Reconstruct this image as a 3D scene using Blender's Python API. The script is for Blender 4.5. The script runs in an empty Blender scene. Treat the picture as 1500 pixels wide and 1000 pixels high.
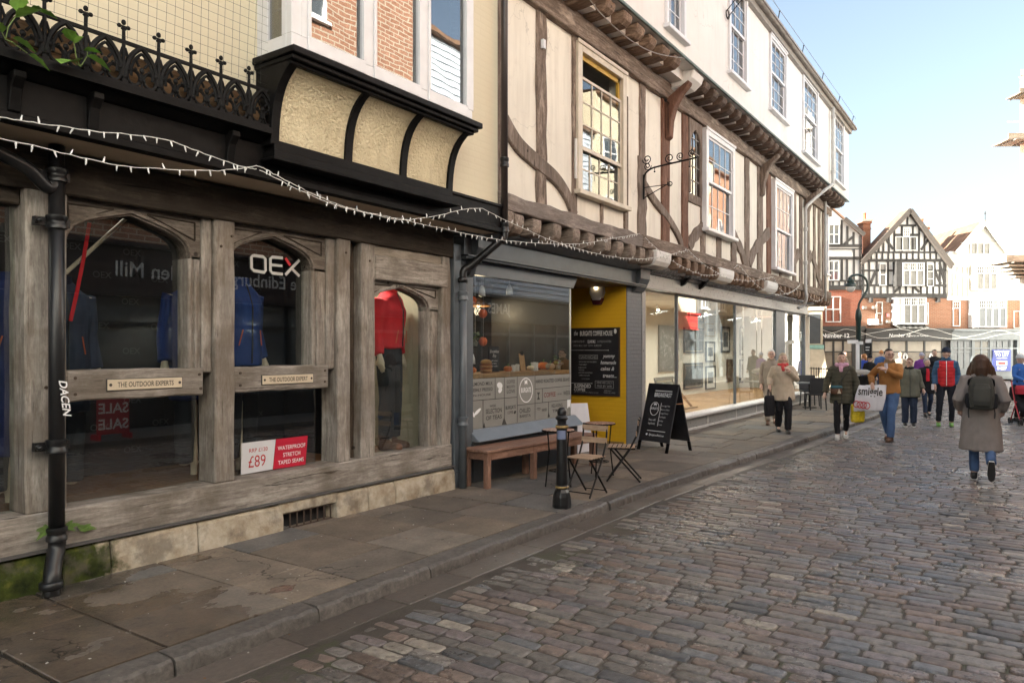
import bpy, bmesh, math, random
from mathutils import Vector, Matrix, noise
random.seed(7)
R = math.radians
PI = math.pi
# ---- camera numbers (1500 x 1000 pixel frame) used to turn measured points into places on real planes
F, TH, EYE, VH, UC = 1080.0, R(34.4), 1.7, 512.0, 750.0
CT, ST = math.cos(TH), math.sin(TH)
scene = bpy.context.scene
COL = scene.collection

def P(u, v, Y):
    k = (u-UC)/F
    d = Y/(ST-k*CT)
    return d*(CT+k*ST), EYE-(v-VH)/F*d
def pt(u, v, Y): x, z = P(u, v, Y); return (x, Y, z)
def UX(u, Y): return P(u, VH, Y)[0]
def VZ(u, v, Y): return P(u, v, Y)[1]
def PD(u, v, d):
    k = (u-UC)/F
    return Vector((d*(CT+k*ST), d*(ST-k*CT), EYE-(v-VH)/F*d))
def PG(u, v, z=0.0): return PD(u, v, F*(EYE-z)/(v-VH))

# ------------------------------------------------------------------ mesh collector
class MB:
    def __init__(s): s.v = []; s.f = []; s.m = []; s.c = []
    def add(s, vs, fs, m=0, col=None):
        n = len(s.v); s.v += [tuple(p) for p in vs]
        s.f += [tuple(i+n for i in f) for f in fs]; s.m += [m]*len(fs)
        if col is not None: s.c += [col]*len(vs)
        return s
    def box(s, x0, x1, y0, y1, z0, z1, m=0, col=None):
        x0, x1 = sorted((x0, x1)); y0, y1 = sorted((y0, y1)); z0, z1 = sorted((z0, z1))
        v = [(x0,y0,z0),(x1,y0,z0),(x1,y1,z0),(x0,y1,z0),(x0,y0,z1),(x1,y0,z1),(x1,y1,z1),(x0,y1,z1)]
        return s.add(v, [(0,3,2,1),(4,5,6,7),(0,1,5,4),(1,2,6,5),(2,3,7,6),(3,0,4,7)], m, col)
    def prism(s, pts, y0, y1, m=0):
        """outline in (x, z) pushed from y0 to y1"""
        n = len(pts)
        a = sum(pts[i][0]*pts[(i+1)%n][1]-pts[(i+1)%n][0]*pts[i][1] for i in range(n))
        if a < 0: pts = pts[::-1]
        y0, y1 = min(y0,y1), max(y0,y1)
        v = [(x,y0,z) for x,z in pts]+[(x,y1,z) for x,z in pts]
        f = [tuple(range(n)), tuple(range(2*n-1,n-1,-1))]
        f += [(i+n, (i+1)%n+n, (i+1)%n, i) for i in range(n)]
        return s.add(v, f, m)
    def prism_x(s, pts, x0, x1, m=0):
        """outline in (y, z) pushed from x0 to x1"""
        n = len(pts)
        a = sum(pts[i][0]*pts[(i+1)%n][1]-pts[(i+1)%n][0]*pts[i][1] for i in range(n))
        if a > 0: pts = pts[::-1]
        x0, x1 = min(x0,x1), max(x0,x1)
        v = [(x0,y,z) for y,z in pts]+[(x1,y,z) for y,z in pts]
        f = [tuple(range(n)), tuple(range(2*n-1,n-1,-1))]
        f += [(i+n, (i+1)%n+n, (i+1)%n, i) for i in range(n)]
        return s.add(v, f, m)
    def prism_z(s, pts, z0, z1, m=0, col=None):
        n = len(pts)
        a = sum(pts[i][0]*pts[(i+1)%n][1]-pts[(i+1)%n][0]*pts[i][1] for i in range(n))
        if a < 0: pts = pts[::-1]
        v = [(x,y,z0) for x,y in pts]+[(x,y,z1) for x,y in pts]
        f = [tuple(range(n-1,-1,-1)), tuple(range(n,2*n))]
        f += [(i, (i+1)%n, (i+1)%n+n, i+n) for i in range(n)]
        return s.add(v, f, m, col)
    def quad(s, a, b, c, d, m=0): return s.add([a,b,c,d], [(0,1,2,3)], m)
    def bar(s, p, q, w, t, up=(0,0,1), m=0):
        """box beam from p to q, w across (perpendicular to up), t along up"""
        p, q = Vector(p), Vector(q); d = (q-p).normalized(); u = Vector(up)
        sd = d.cross(u)
        if sd.length < 1e-5: sd = d.cross(Vector((1,0,0)))
        sd.normalize(); u = sd.cross(d).normalized()
        sd *= w/2; u *= t/2
        v = [p-sd-u, p+sd-u, p+sd+u, p-sd+u, q-sd-u, q+sd-u, q+sd+u, q-sd+u]
        return s.add(v, [(0,1,2,3),(7,6,5,4),(0,4,5,1),(1,5,6,2),(2,6,7,3),(3,7,4,0)], m)
    def tube(s, path, r, n=8, m=0, cap=True, squash=1.0, col=None):
        path = [Vector(p) for p in path]; N = len(path)
        rr = r if isinstance(r, (list,tuple)) else [r]*N
        ref = None; vs = []; fs = []
        for i, p in enumerate(path):
            t = (path[min(i+1,N-1)]-path[max(i-1,0)])
            if t.length < 1e-9: t = Vector((0,0,1))
            t.normalize()
            if ref is None:
                ref = t.orthogonal().normalized()
            ref = (ref - t*ref.dot(t))
            if ref.length < 1e-6: ref = t.orthogonal()
            ref.normalize(); b = t.cross(ref)
            for j in range(n):
                a = 2*PI*j/n
                vs.append(p+ref*(math.cos(a)*rr[i])+b*(math.sin(a)*rr[i]*squash))
        for i in range(N-1):
            for j in range(n):
                fs.append((i*n+j, i*n+(j+1)%n, (i+1)*n+(j+1)%n, (i+1)*n+j))
        if cap: fs += [tuple(range(n-1,-1,-1)), tuple(range((N-1)*n, N*n))]
        return s.add(vs, fs, m, col)
    def lathe(s, prof, cx, cy, z0=0, n=16, m=0, phase=0.0):
        vs = []; fs = []; N = len(prof)
        for r, z in prof:
            for j in range(n):
                a = 2*PI*j/n+phase; vs.append((cx+r*math.cos(a), cy+r*math.sin(a), z0+z))
        for i in range(N-1):
            for j in range(n):
                fs.append((i*n+j, i*n+(j+1)%n, (i+1)*n+(j+1)%n, (i+1)*n+j))
        fs += [tuple(range(n-1,-1,-1)), tuple(range((N-1)*n, N*n))]
        return s.add(vs, fs, m)
    def ball(s, c, r, nu=12, nv=8, m=0, fn=None):
        if not isinstance(r, (list,tuple)): r = (r,r,r)
        vs = []; fs = []
        for i in range(nv+1):
            th = PI*i/nv
            for j in range(nu):
                a = 2*PI*j/nu
                p = Vector((math.sin(th)*math.cos(a), math.sin(th)*math.sin(a), math.cos(th)))
                if fn: p = fn(p)
                vs.append((c[0]+p.x*r[0], c[1]+p.y*r[1], c[2]+p.z*r[2]))
        for i in range(nv):
            for j in range(nu):
                fs.append((i*nu+j, (i+1)*nu+j, (i+1)*nu+(j+1)%nu, i*nu+(j+1)%nu))
        return s.add(vs, fs, m)
    def ribbon(s, pts, w, y0, y1, m=0):
        """curved timber: centre line in (x, z), widths, pushed through y0..y1"""
        n = len(pts); ww = w if isinstance(w, (list,tuple)) else [w]*n
        L = []; Rr = []
        for i in range(n):
            a = Vector(pts[max(i-1,0)]); b = Vector(pts[min(i+1,n-1)])
            t = (b-a).normalized(); nn = Vector((-t.y, t.x))
            c = Vector(pts[i]); L.append(tuple(c+nn*ww[i]/2)); Rr.append(tuple(c-nn*ww[i]/2))
        y0, y1 = min(y0,y1), max(y0,y1)
        vs = [(x,y0,z) for x,z in L]+[(x,y0,z) for x,z in Rr]+[(x,y1,z) for x,z in L]+[(x,y1,z) for x,z in Rr]
        fs = []
        for i in range(n-1):
            fs += [(n+i, n+i+1, i+1, i), (2*n+i, 2*n+i+1, 3*n+i+1, 3*n+i), (i, i+1, 2*n+i+1, 2*n+i), (3*n+i, 3*n+i+1, n+i+1, n+i)]
        fs += [(0, 2*n, 3*n, n), (n-1, 2*n-1, 4*n-1, 3*n-1)]
        return s.add(vs, fs, m)
    def loft(s, rings, m=0, cap=True, close=True):
        n = len(rings[0]); vs = [p for r in rings for p in r]; fs = []
        for i in range(len(rings)-1):
            for j in range(n if close else n-1):
                fs.append((i*n+j, i*n+(j+1)%n, (i+1)*n+(j+1)%n, (i+1)*n+j))
        if cap: fs += [tuple(range(n-1,-1,-1)), tuple(range((len(rings)-1)*n, len(rings)*n))]
        return s.add(vs, fs, m)
    def text(s, txt, size, O, X, Y, align='CENTER', shear=0.0, m=0, bold=0.0, sx=1.0, space=1.0, thick=0.0015):
        vs, fs = text_geo(txt, align, shear, bold, space)
        O, X, Y = Vector(O), Vector(X).normalized(), Vector(Y).normalized(); N = X.cross(Y)
        s.add([O+X*(x*size*sx)+Y*(y*size)+N*thick for x,y in vs], fs, m)
        return s
    def xf(s, M):
        s.v = [tuple(M @ Vector(p)) for p in s.v]; return s
    def build(s, name, mats, parent=None, bev=0.0, smooth=False, auto=None, origin=None, sub=0):
        me = bpy.data.meshes.new(name)
        off = Vector((0,0,0))
        if parent is not None: off = ORG.get(parent.name, Vector((0,0,0)))
        elif origin is not None: off = Vector(origin)
        elif s.v:
            xs = [p[0] for p in s.v]; ys = [p[1] for p in s.v]; zs = [p[2] for p in s.v]
            off = Vector(((min(xs)+max(xs))/2, (min(ys)+max(ys))/2, min(zs)))
        me.from_pydata([(p[0]-off.x, p[1]-off.y, p[2]-off.z) for p in s.v], [], s.f)
        if not isinstance(mats, (list,tuple)): mats = [mats]
        for mm in mats: me.materials.append(mm)
        if len(mats) > 1: me.polygons.foreach_set('material_index', s.m)
        if smooth: me.polygons.foreach_set('use_smooth', [True]*len(me.polygons))
        if s.c and len(s.c) == len(s.v):
            ca = me.color_attributes.new('col', 'FLOAT_COLOR', 'POINT')
            ca.data.foreach_set('color', [x for c in s.c for x in (c[0],c[1],c[2],1.0)])
        me.update()
        o = bpy.data.objects.new(name, me); COL.objects.link(o)
        if parent is not None: o.parent = parent
        else: o.location = off
        ORG[o.name] = off
        if bev > 0:
            md = o.modifiers.new('bev','BEVEL'); md.width = bev; md.segments = 1; md.limit_method = 'ANGLE'; md.angle_limit = R(40)
        if sub:
            md = o.modifiers.new('sub','SUBSURF'); md.levels = sub; md.render_levels = sub
        if auto is not None:
            me.polygons.foreach_set('use_smooth', [True]*len(me.polygons))
            try: me.set_sharp_from_angle(angle=R(auto))
            except Exception: pass
        return o
ORG = {}
_T = {}
def text_geo(txt, align='CENTER', shear=0.0, bold=0.0, space=1.0):
    key = (txt, align, shear, bold, space)
    if key not in _T:
        cu = bpy.data.curves.new('t', 'FONT'); cu.body = txt; cu.size = 1.0; cu.align_x = align
        cu.shear = shear; cu.offset = bold; cu.space_character = space; cu.resolution_u = 3
        ob = bpy.data.objects.new('t', cu)
        me = ob.to_mesh()
        _T[key] = ([(v.co.x, v.co.y) for v in me.vertices], [tuple(p.vertices) for p in me.polygons])
        ob.to_mesh_clear(); bpy.data.objects.remove(ob); bpy.data.curves.remove(cu)
    return _T[key]

def tag(o, label=None, cat=None, group=None, kind=None):
    if label: o['label'] = label
    if cat: o['category'] = cat
    if group: o['group'] = group
    if kind: o['kind'] = kind
    return o
def thing(name, loc, label, cat, group=None, rz=None):
    """an Empty at the thing's base; parts are given in world coordinates (rz None) or in its own frame (rz a number)"""
    o = bpy.data.objects.new(name, None); COL.objects.link(o)
    o.empty_display_size = 0.2; o.location = loc
    ORG[o.name] = Vector(loc)
    if rz is not None:
        o.rotation_euler = (0,0,rz); ORG[o.name] = Vector((0,0,0))
    return tag(o, label, cat, group)
def copy_tree(o, parent=None):
    c = o.copy(); COL.objects.link(c)
    if parent is not None: c.parent = parent
    for ch in list(o.children): copy_tree(ch, c)
    return c
def bez(p0, p1, p2, p3, n=8):
    out = []
    for i in range(n+1):
        t = i/n; a = (1-t)**3; b = 3*(1-t)**2*t; c = 3*(1-t)*t*t; d = t**3
        out.append(tuple(a*p0[k]+b*p1[k]+c*p2[k]+d*p3[k] for k in range(len(p0))))
    return out
def catmull(pts, n=6):
    out = []; N = len(pts)
    for i in range(N-1):
        p0 = Vector(pts[max(i-1,0)]); p1 = Vector(pts[i]); p2 = Vector(pts[i+1]); p3 = Vector(pts[min(i+2,N-1)])
        for k in range(n):
            t = k/n
            out.append(0.5*((2*p1)+(p2-p0)*t+(2*p0-5*p1+4*p2-p3)*t*t+(3*p1-p0-3*p2+p3)*t**3))
    out.append(Vector(pts[-1])); return out
def wob(a): return random.uniform(-a, a)
def beam_mesh(x0, x1, y0, y1, z0, z1, axis, amp=0.006, n=8, seed=0):
    """old hand-cut timber: a box whose long edges wander a little"""
    mb = MB(); rings = []
    rnd = random.Random(seed*77+int((x0+z0)*100))
    sft = [[rnd.uniform(-1,1) for _ in range(8)] for _ in range(n+1)]
    for i in range(n+1):
        t = i/n; q = sft[i]
        if axis == 'z':
            z = z0+(z1-z0)*t
            rings.append([(x0+q[0]*amp,y0+q[1]*amp*.5,z),(x1+q[2]*amp,y0+q[3]*amp*.5,z),(x1+q[4]*amp,y1,z),(x0+q[5]*amp,y1,z)])
        else:
            x = x0+(x1-x0)*t
            rings.append([(x,y0+q[0]*amp*.5,z1+q[1]*amp),(x,y0+q[2]*amp*.5,z0+q[3]*amp),(x,y1,z0+q[4]*amp),(x,y1,z1+q[5]*amp)])
    mb.loft(rings)
    return mb
# ------------------------------------------------------------------ materials (all procedural)
class NT:
    def __init__(s, name):
        m = bpy.data.materials.new(name); m.use_nodes = True
        s.m = m; s.nt = m.node_tree; s.nt.nodes.clear()
        s.out = s.nt.nodes.new('ShaderNodeOutputMaterial')
    def n(s, typ, ins=None, **props):
        nd = s.nt.nodes.new('ShaderNode'+typ)
        for k, v in props.items(): setattr(nd, k, v)
        for k, v in (ins or {}).items():
            sock = nd.inputs[k]
            if hasattr(v, 'is_output'): s.nt.links.new(v, sock)
            else: sock.default_value = v
        return nd
    def link(s, a, b): s.nt.links.new(a, b)
    def ramp(s, fac, stops):
        nd = s.n('ValToRGB', {'Fac': fac}); cr = nd.color_ramp
        while len(cr.elements) > 1: cr.elements.remove(cr.elements[0])
        cr.elements[0].position = stops[0][0]; cr.elements[0].color = rgba(stops[0][1])
        for p, c in stops[1:]:
            e = cr.elements.new(p); e.color = rgba(c)
        return nd.outputs['Color']
    def coord(s, scale=(1,1,1), which='Object', rot=(0,0,0)):
        tc = s.n('TexCoord')
        return s.n('Mapping', {'Vector': tc.outputs[which], 'Scale': scale, 'Rotation': rot}).outputs[0]
    def noise(s, vec, scale, detail=4, rough=0.55, dist=0.0):
        return s.n('TexNoise', {'Vector': vec, 'Scale': scale, 'Detail': detail, 'Roughness': rough, 'Distortion': dist}).outputs['Fac']
    def mix(s, fac, a, b, mode='MIX'):
        nd = s.n('MixRGB', {'Fac': fac, 'Color1': a, 'Color2': b}, blend_type=mode); return nd.outputs[0]
    def math(s, op, a, b=0.5, c=None, clamp=False):
        nd = s.n('Math', operation=op, use_clamp=clamp)
        for i, x in enumerate((a, b, c)):
            if x is None: continue
            if hasattr(x, 'is_output'): s.link(x, nd.inputs[i])
            else: nd.inputs[i].default_value = x
        return nd.outputs[0]
    def bump(s, h, strength=0.3, dist=0.01, normal=None):
        ins = {'Height': h, 'Strength': strength, 'Distance': dist}
        if normal is not None: ins['Normal'] = normal
        return s.n('Bump', ins).outputs[0]
    def pbr(s, color, rough=0.6, metal=0.0, normal=None, spec=0.5, **extra):
        ins = {'Base Color': color, 'Roughness': rough, 'Metallic': metal, 'Specular IOR Level': spec}
        if normal is not None: ins['Normal'] = normal
        ins.update(extra)
        p = s.n('BsdfPrincipled', ins); s.link(p.outputs[0], s.out.inputs[0]); return s.m
def rgba(c): return (c[0], c[1], c[2], 1.0) if len(c) == 3 else c
def srgb(h):
    h = h.lstrip('#'); o = []
    for i in (0,2,4):
        x = int(h[i:i+2],16)/255; o.append(x/12.92 if x <= .04045 else ((x+.055)/1.055)**2.4)
    return tuple(o)
def dim(c, k): return tuple(min(1,x*k) for x in c)

def plain(name, c, rough=0.6, metal=0.0, var=0.12, scale=6.0, bump=0.1, spec=0.5, bscale=40.0):
    t = NT(name); v = t.coord()
    f = t.noise(v, scale, 5)
    col = t.ramp(f, [(0.3, dim(c,1-var)), (0.7, dim(c,1+var))])
    nm = t.bump(t.noise(v, bscale, 4), bump, 0.004) if bump else None
    r = t.math('MULTIPLY_ADD', t.noise(v, scale*3, 3), 0.2, rough-0.1)
    return t.pbr(rgba_out(col), r, metal, nm, spec)
def rgba_out(x): return x
def wood(name, dark, mid, light, axis='z', rough=0.8, grain=26.0, bump=0.5, crack=1.0, stain=None, worn=0.5):
    t = NT(name)
    sc = {'x': (0.10,1,1), 'y': (1,0.10,1), 'z': (1,1,0.10)}[axis]
    v = t.coord(sc)
    g0 = t.noise(v, grain, 8, 0.68, 0.6); fine = t.noise(t.coord(tuple(x*1.6 if x < .5 else x for x in sc)), 95, 5, 0.7)
    spk = t.noise(t.coord(), 30, 6, .7)
    g = t.math('ADD', t.math('MULTIPLY', g0, .62), t.math('ADD', t.math('MULTIPLY', fine, .24), t.math('MULTIPLY', spk, .14)))
    big = t.noise(t.coord(), 1.9, 6, .6)
    col = t.ramp(g, [(0.34, dark), (0.5, mid), (0.64, light)])
    col = t.mix(t.math('MULTIPLY', t.ramp(big, [(0.35,(0,0,0)),(0.6,(1,1,1))]), 0.5), col, rgba(dim(mid,0.55)))
    wm = t.ramp(t.noise(t.coord(tuple(x*3 if x < .5 else x for x in sc)), 5.5, 7, .7), [(0.54,(0,0,0)),(0.66,(1,1,1))])
    col = t.mix(t.math('MULTIPLY', wm, worn), col, rgba(dim(light,1.25)))
    ck = t.noise(t.coord(tuple(x*0.45 if x < .5 else x for x in sc)), 34, 4, 0.6, 0.7)
    cr = t.ramp(ck, [(0.31,(1,1,1)),(0.36,(0,0,0))])
    col = t.mix(t.math('MULTIPLY', cr, 0.85*crack), col, rgba(dim(dark,0.22)))
    vo = t.n('TexVoronoi', {'Vector': t.coord(), 'Scale': 2.3}).outputs['Distance']
    knot = t.ramp(vo, [(0.035,(1,1,1)),(0.06,(0,0,0))]); col = t.mix(t.math('MULTIPLY', knot, .8*crack), col, rgba(dim(dark,.35)))
    if stain:
        sf = t.ramp(t.noise(t.coord((1,1,1)), stain[1], 6), [(0.46,(0,0,0)),(0.62,(1,1,1))])
        col = t.mix(t.math('MULTIPLY', sf, stain[2]), col, rgba(stain[0]))
    h = t.math('SUBTRACT', g, t.math('MULTIPLY', cr, 0.9*crack))
    return t.pbr(col, rough, 0, t.bump(h, bump, 0.02), 0.25)
def plaster(name, c, var=0.07, bump=0.25, bscale=14, rough=0.85, streak=0.10, dirt=(0.25,0.2,0.15)):
    t = NT(name); v = t.coord()
    f = t.noise(v, 1.3, 6)
    col = t.ramp(f, [(0.3, dim(c,1-var)), (0.7, dim(c,1+var))])
    st = t.ramp(t.noise(t.coord((3.0,3.0,0.25)), 2.2, 6), [(0.5,(0,0,0)),(0.75,(1,1,1))])
    col = t.mix(t.math('MULTIPLY', st, streak), col, rgba(dirt))
    vo = t.n('TexVoronoi', {'Vector': t.n('VectorMath', {0: v, 1: t.n('TexNoise', {'Vector': v, 'Scale': 2.2, 'Detail': 6.0}).outputs['Color']}, operation='ADD').outputs[0], 'Scale': .75}, feature='DISTANCE_TO_EDGE').outputs['Distance']
    ckm = t.math('MULTIPLY', t.ramp(vo, [(0.002,(1,1,1)),(0.006,(0,0,0))]), t.ramp(t.noise(v, .8, 3), [(.5,(0,0,0)),(.58,(.45,.45,.45))]))
    col = t.mix(ckm, col, rgba(dim(c,.45)))
    gr = t.ramp(t.noise(v, 4.5, 7, .7), [(.56,(0,0,0)),(.72,(1,1,1))]); col = t.mix(t.math('MULTIPLY', gr, streak*.7), col, rgba(dirt))
    h = t.math('ADD', t.noise(v, bscale, 6), t.math('MULTIPLY', t.noise(v, 3, 3), 2.0))
    return t.pbr(col, rough, 0, t.bump(h, bump, 0.01), 0.25)
def brick(name, c1, c2, mortar, plane='xz', w=0.225, h=0.075, rough=0.85, bump=0.5, msize=0.012, paint=False, bad=0.5):
    t = NT(name); tc = t.n('TexCoord'); sp = t.n('SeparateXYZ', {'Vector': tc.outputs['Object']})
    a, b = {'xz': ('X','Z'), 'yz': ('Y','Z')}[plane]
    v = t.n('CombineXYZ', {'X': sp.outputs[a], 'Y': sp.outputs[b]}).outputs[0]
    ins = {'Vector': v, 'Color1': rgba(c1), 'Color2': rgba(c2), 'Mortar': rgba(mortar), 'Scale': 1.0, 'Mortar Size': msize, 'Mortar Smooth': 0.2, 'Bias': 0.0, 'Brick Width': w, 'Row Height': h}
    bt = t.n('TexBrick', ins); bt.offset = 0.5
    n1 = t.noise(tc.outputs['Object'], 9, 6)
    col = t.mix(0.5, bt.outputs[0], t.ramp(n1, [(0.25, dim(c1,0.55)), (0.75, dim(c2,1.25))]), 'MIX') if not paint else t.mix(0.18, rgba(c1), bt.outputs[0])
    if not paint: col = t.mix(bt.outputs['Fac'], col, rgba(mortar))
    big = t.ramp(t.noise(tc.outputs['Object'], 0.9, 5), [(0.4,(0,0,0)),(0.7,(1,1,1))])
    col = t.mix(t.math('MULTIPLY', big, 0.25*bad), col, rgba(dim(c1,0.45)))
    hh = t.math('ADD', t.math('SUBTRACT', 1.0, bt.outputs['Fac']), t.math('MULTIPLY', n1, 0.6))
    return t.pbr(col, rough, 0, t.bump(hh, bump, 0.006), 0.3)
def glass(name, tint=(0.9,0.93,0.92), ior=1.55, wav=0.0, wscale=2.0, gain=1.0, rough=0.0):
    t = NT(name)
    ins = {'Color': (1,1,1,1), 'Roughness': rough}
    nm = None
    if wav:
        nm = t.bump(t.noise(t.coord((1,1,1.0)), wscale, 2, 0.4), wav, 0.02)
        ins['Normal'] = nm
    gl = t.n('BsdfGlossy', ins)
    tr = t.n('BsdfTransparent', {'Color': rgba(tint)})
    ge = t.n('NewGeometry'); vm = t.n('VectorMath', {0: ge.outputs['Incoming'], 1: ge.outputs['Normal'] if nm is None else nm}, operation='DOT_PRODUCT')
    c = t.math('ABSOLUTE', vm.outputs['Value']); f0 = ((ior-1)/(ior+1))**2
    fr = t.math('MULTIPLY_ADD', t.math('POWER', t.math('SUBTRACT', 1.0, c, clamp=True), 5.0), 1-f0, f0)
    fac = t.math('MULTIPLY', fr, gain, clamp=True)
    mx = t.n('MixShader', {'Fac': fac, 1: tr.outputs[0], 2: gl.outputs[0]})
    t.link(mx.outputs[0], t.out.inputs[0]); return t.m
def emit(name, c, s):
    t = NT(name); e = t.n('Emission', {'Color': rgba(c), 'Strength': s}); t.link(e.outputs[0], t.out.inputs[0]); return t.m
def attr_stone(name, rough=(0.3,0.6), bump=0.35, wet=0.5, spec=0.5, grit=60.0, mott=0.5):
    t = NT(name); a = t.n('Attribute', attribute_name='col'); v = t.coord()
    n1 = t.noise(v, 22, 7, 0.65); n2 = t.noise(v, grit, 5, 0.7)
    col = t.mix(mott, a.outputs['Color'], t.ramp(n1, [(0.25,(0.3,0.3,0.3)),(0.75,(1.5,1.5,1.5))]), 'MULTIPLY')
    sp = t.ramp(n2, [(0.62,(0,0,0)),(0.72,(1,1,1))])
    col = t.mix(t.math('MULTIPLY', sp, 0.22), col, (0.42,0.40,0.38,1))
    w = t.ramp(t.noise(v, 0.8, 5), [(0.40,(0,0,0)),(0.62,(1,1,1))])
    r = t.math('MULTIPLY_ADD', w, -(rough[1]-rough[0])*wet*2, rough[1])
    r = t.math('ADD', r, t.math('MULTIPLY', t.math('SUBTRACT', n1, 0.5), 0.25))
    h = t.math('ADD', n1, t.math('MULTIPLY', n2, 0.5))
    return t.pbr(col, r, 0, t.bump(h, bump, 0.006), spec)

OAKG = ((0.12,0.10,0.083), (0.31,0.275,0.24), (0.50,0.455,0.40))
M = {}
M['oak_z'] = wood('grey_oak_upright', *OAKG, 'z', stain=((0.12,0.085,0.05),2.3,0.45))
M['oak_x'] = wood('grey_oak_level', *OAKG, 'x', stain=((0.10,0.075,0.045),1.9,0.45))
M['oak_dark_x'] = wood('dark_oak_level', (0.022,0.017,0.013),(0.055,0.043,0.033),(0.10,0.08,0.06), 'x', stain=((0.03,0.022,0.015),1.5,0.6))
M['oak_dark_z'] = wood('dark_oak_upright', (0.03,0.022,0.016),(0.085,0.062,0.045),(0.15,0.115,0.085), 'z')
M['oak_arch'] = wood('mid_oak_arch', (0.05,0.04,0.032),(0.16,0.132,0.108),(0.30,0.26,0.22), 'x')  # mid-tone oak for the arch heads and mouldings
M['oak_pale'] = wood('pale_oak_strip', (0.2,0.17,0.13),(0.36,0.31,0.25),(0.46,0.4,0.33), 'x', crack=.4)
BRN = ((0.05,0.036,0.028), (0.20,0.150,0.118), (0.46,0.375,0.305))
M['stud_z'] = wood('brown_stud', *BRN, 'z')
M['stud_x'] = wood('brown_beam', *BRN, 'x')
M['stud_red'] = wood('red_brown_stud', (0.07,0.032,0.02),(0.17,0.085,0.055),(0.27,0.15,0.10), 'z')
M['stud_grey_x'] = wood('weathered_beam', (0.10,0.08,0.07),(0.24,0.20,0.175),(0.38,0.33,0.29), 'x')
M['brace'] = wood('weathered_brace', (0.09,0.065,0.05),(0.20,0.155,0.125),(0.33,0.27,0.23), 'z')
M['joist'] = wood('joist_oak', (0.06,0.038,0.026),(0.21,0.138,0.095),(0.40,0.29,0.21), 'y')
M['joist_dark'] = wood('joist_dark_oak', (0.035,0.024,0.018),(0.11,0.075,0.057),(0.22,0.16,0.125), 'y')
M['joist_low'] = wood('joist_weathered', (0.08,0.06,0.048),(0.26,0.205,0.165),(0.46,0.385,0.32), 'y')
M['black_wood'] = plain('black_painted_wood', (0.005,0.0045,0.0045), 0.55, var=.6, bump=.5, bscale=25, spec=.14)
M['black_iron'] = plain('black_cast_iron', (0.007,0.0065,0.0065), 0.6, 0.0, var=.6, bump=.5, bscale=60, spec=.16)
M['pipe_black'] = plain('black_glossy_pipe', (0.011,0.011,0.012), 0.36, 0.0, var=.3, bump=.15, bscale=30)
M['cream_wall'] = brick('cream_painted_brick', (0.71,0.64,0.475), (0.74,0.67,0.50), (0.67,0.60,0.44), paint=True, bump=.22, bad=.15)
M['soffit'] = plaster('soffit_plaster', (0.62,0.52,0.39), bump=.1)
def _roughcast():
    t = NT('yellow_roughcast'); v = t.coord((1,1,1))
    n1 = t.noise(v, 36, 2, 0.5); n2 = t.noise(v, 80, 2)
    col = t.ramp(t.noise(v,3,7,.65), [(0.3,(0.55,0.465,0.30)),(0.7,(0.73,0.64,0.44))]); col = t.mix(t.math('MULTIPLY', t.ramp(t.noise(t.coord((2,2,.4)), 4, 6), [(.55,(0,0,0)),(.75,(1,1,1))]), .35), col, (.25,.19,.10,1))
    return t.pbr(col, 0.85, 0, t.bump(t.math('ADD', n1, t.math('MULTIPLY', n2, .3)), 0.9, 0.024), 0.2)
M['roughcast'] = _roughcast()
M['white_paint'] = plain('white_gloss_paint', (0.74,0.73,0.74), 0.4, var=.05, bump=.06)
M['cream_paint'] = plain('cream_window_paint', (0.60,0.52,0.41), 0.5, var=.1, bump=.1)
M['render_pink'] = plaster('warm_cream_render', (0.80,0.752,0.655), streak=.2, var=.06)
M['render_white'] = plaster('white_render', (0.76,0.735,0.70), var=.04, streak=.10, bump=.15)
M['lead'] = plain('lead_flashing', (0.12,0.17,0.165), 0.55, var=.25)
M['gutter'] = plain('grey_gutter', (0.28,0.25,0.22), 0.5, var=.15)
M['slate_paint'] = plain('slate_grey_paint', (0.105,0.118,0.132), 0.38, var=.12, bump=.06)
M['slate_dark'] = plain('dark_slate_paint', (0.055,0.062,0.07), 0.36, var=.15, bump=.06)
M['slate_light'] = plain('pale_slate_paint', (0.17,0.195,0.225), 0.4, var=.08, bump=.05)
M['gallery_grey'] = plain('gallery_grey_paint', (0.25,0.245,0.24), 0.3, var=.06, bump=0)
M['gallery_sill'] = plain('gallery_sill_paint', (0.56,0.54,0.52), 0.3, var=.05, bump=0)
M['grey_brick'] = brick('grey_painted_brick', (0.13,0.135,0.145), (0.16,0.165,0.175), (0.10,0.10,0.11), paint=True, bump=.9, rough=.45, w=.22, h=.07)
M['yellow_brick'] = brick('mustard_painted_brick', (0.72,0.41,0.015), (0.75,0.44,0.02), (0.62,0.35,0.012), plane='yz', paint=True, bump=.4, rough=.5, bad=.1)
M['glass_dark'] = glass('shop_glass', ior=1.95)
M['glass_old'] = glass('wavy_old_glass', ior=2.6, wav=0.07, wscale=1.8, gain=1.15, tint=(.45,.47,.47))
M['glass_sash'] = glass('sash_glass', ior=1.95, wav=0.12, wscale=1.5, gain=.95, tint=(.7,.72,.73))
M['glass_clear'] = glass('clear_shop_glass', ior=2.2)
M['glass_gallery'] = glass('gallery_glass', ior=1.95)
M['dark_room'] = plain('dark_room', (0.02,0.02,0.022), 0.9, bump=0)
M['room_brown'] = plain('dim_room', (0.16,0.145,0.125), 0.9, bump=0)
M['blind'] = plain('pale_blind', (0.62,0.58,0.52), 0.9, bump=0)
M['floor_brown'] = wood('brown_floor', (0.09,0.045,0.02),(0.17,0.085,0.04),(0.25,0.13,0.065), 'x', crack=.2)
M['pine'] = wood('pine_board', (0.36,0.20,0.09),(0.50,0.30,0.15),(0.62,0.40,0.21), 'x', crack=.15, bump=.1)
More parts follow.
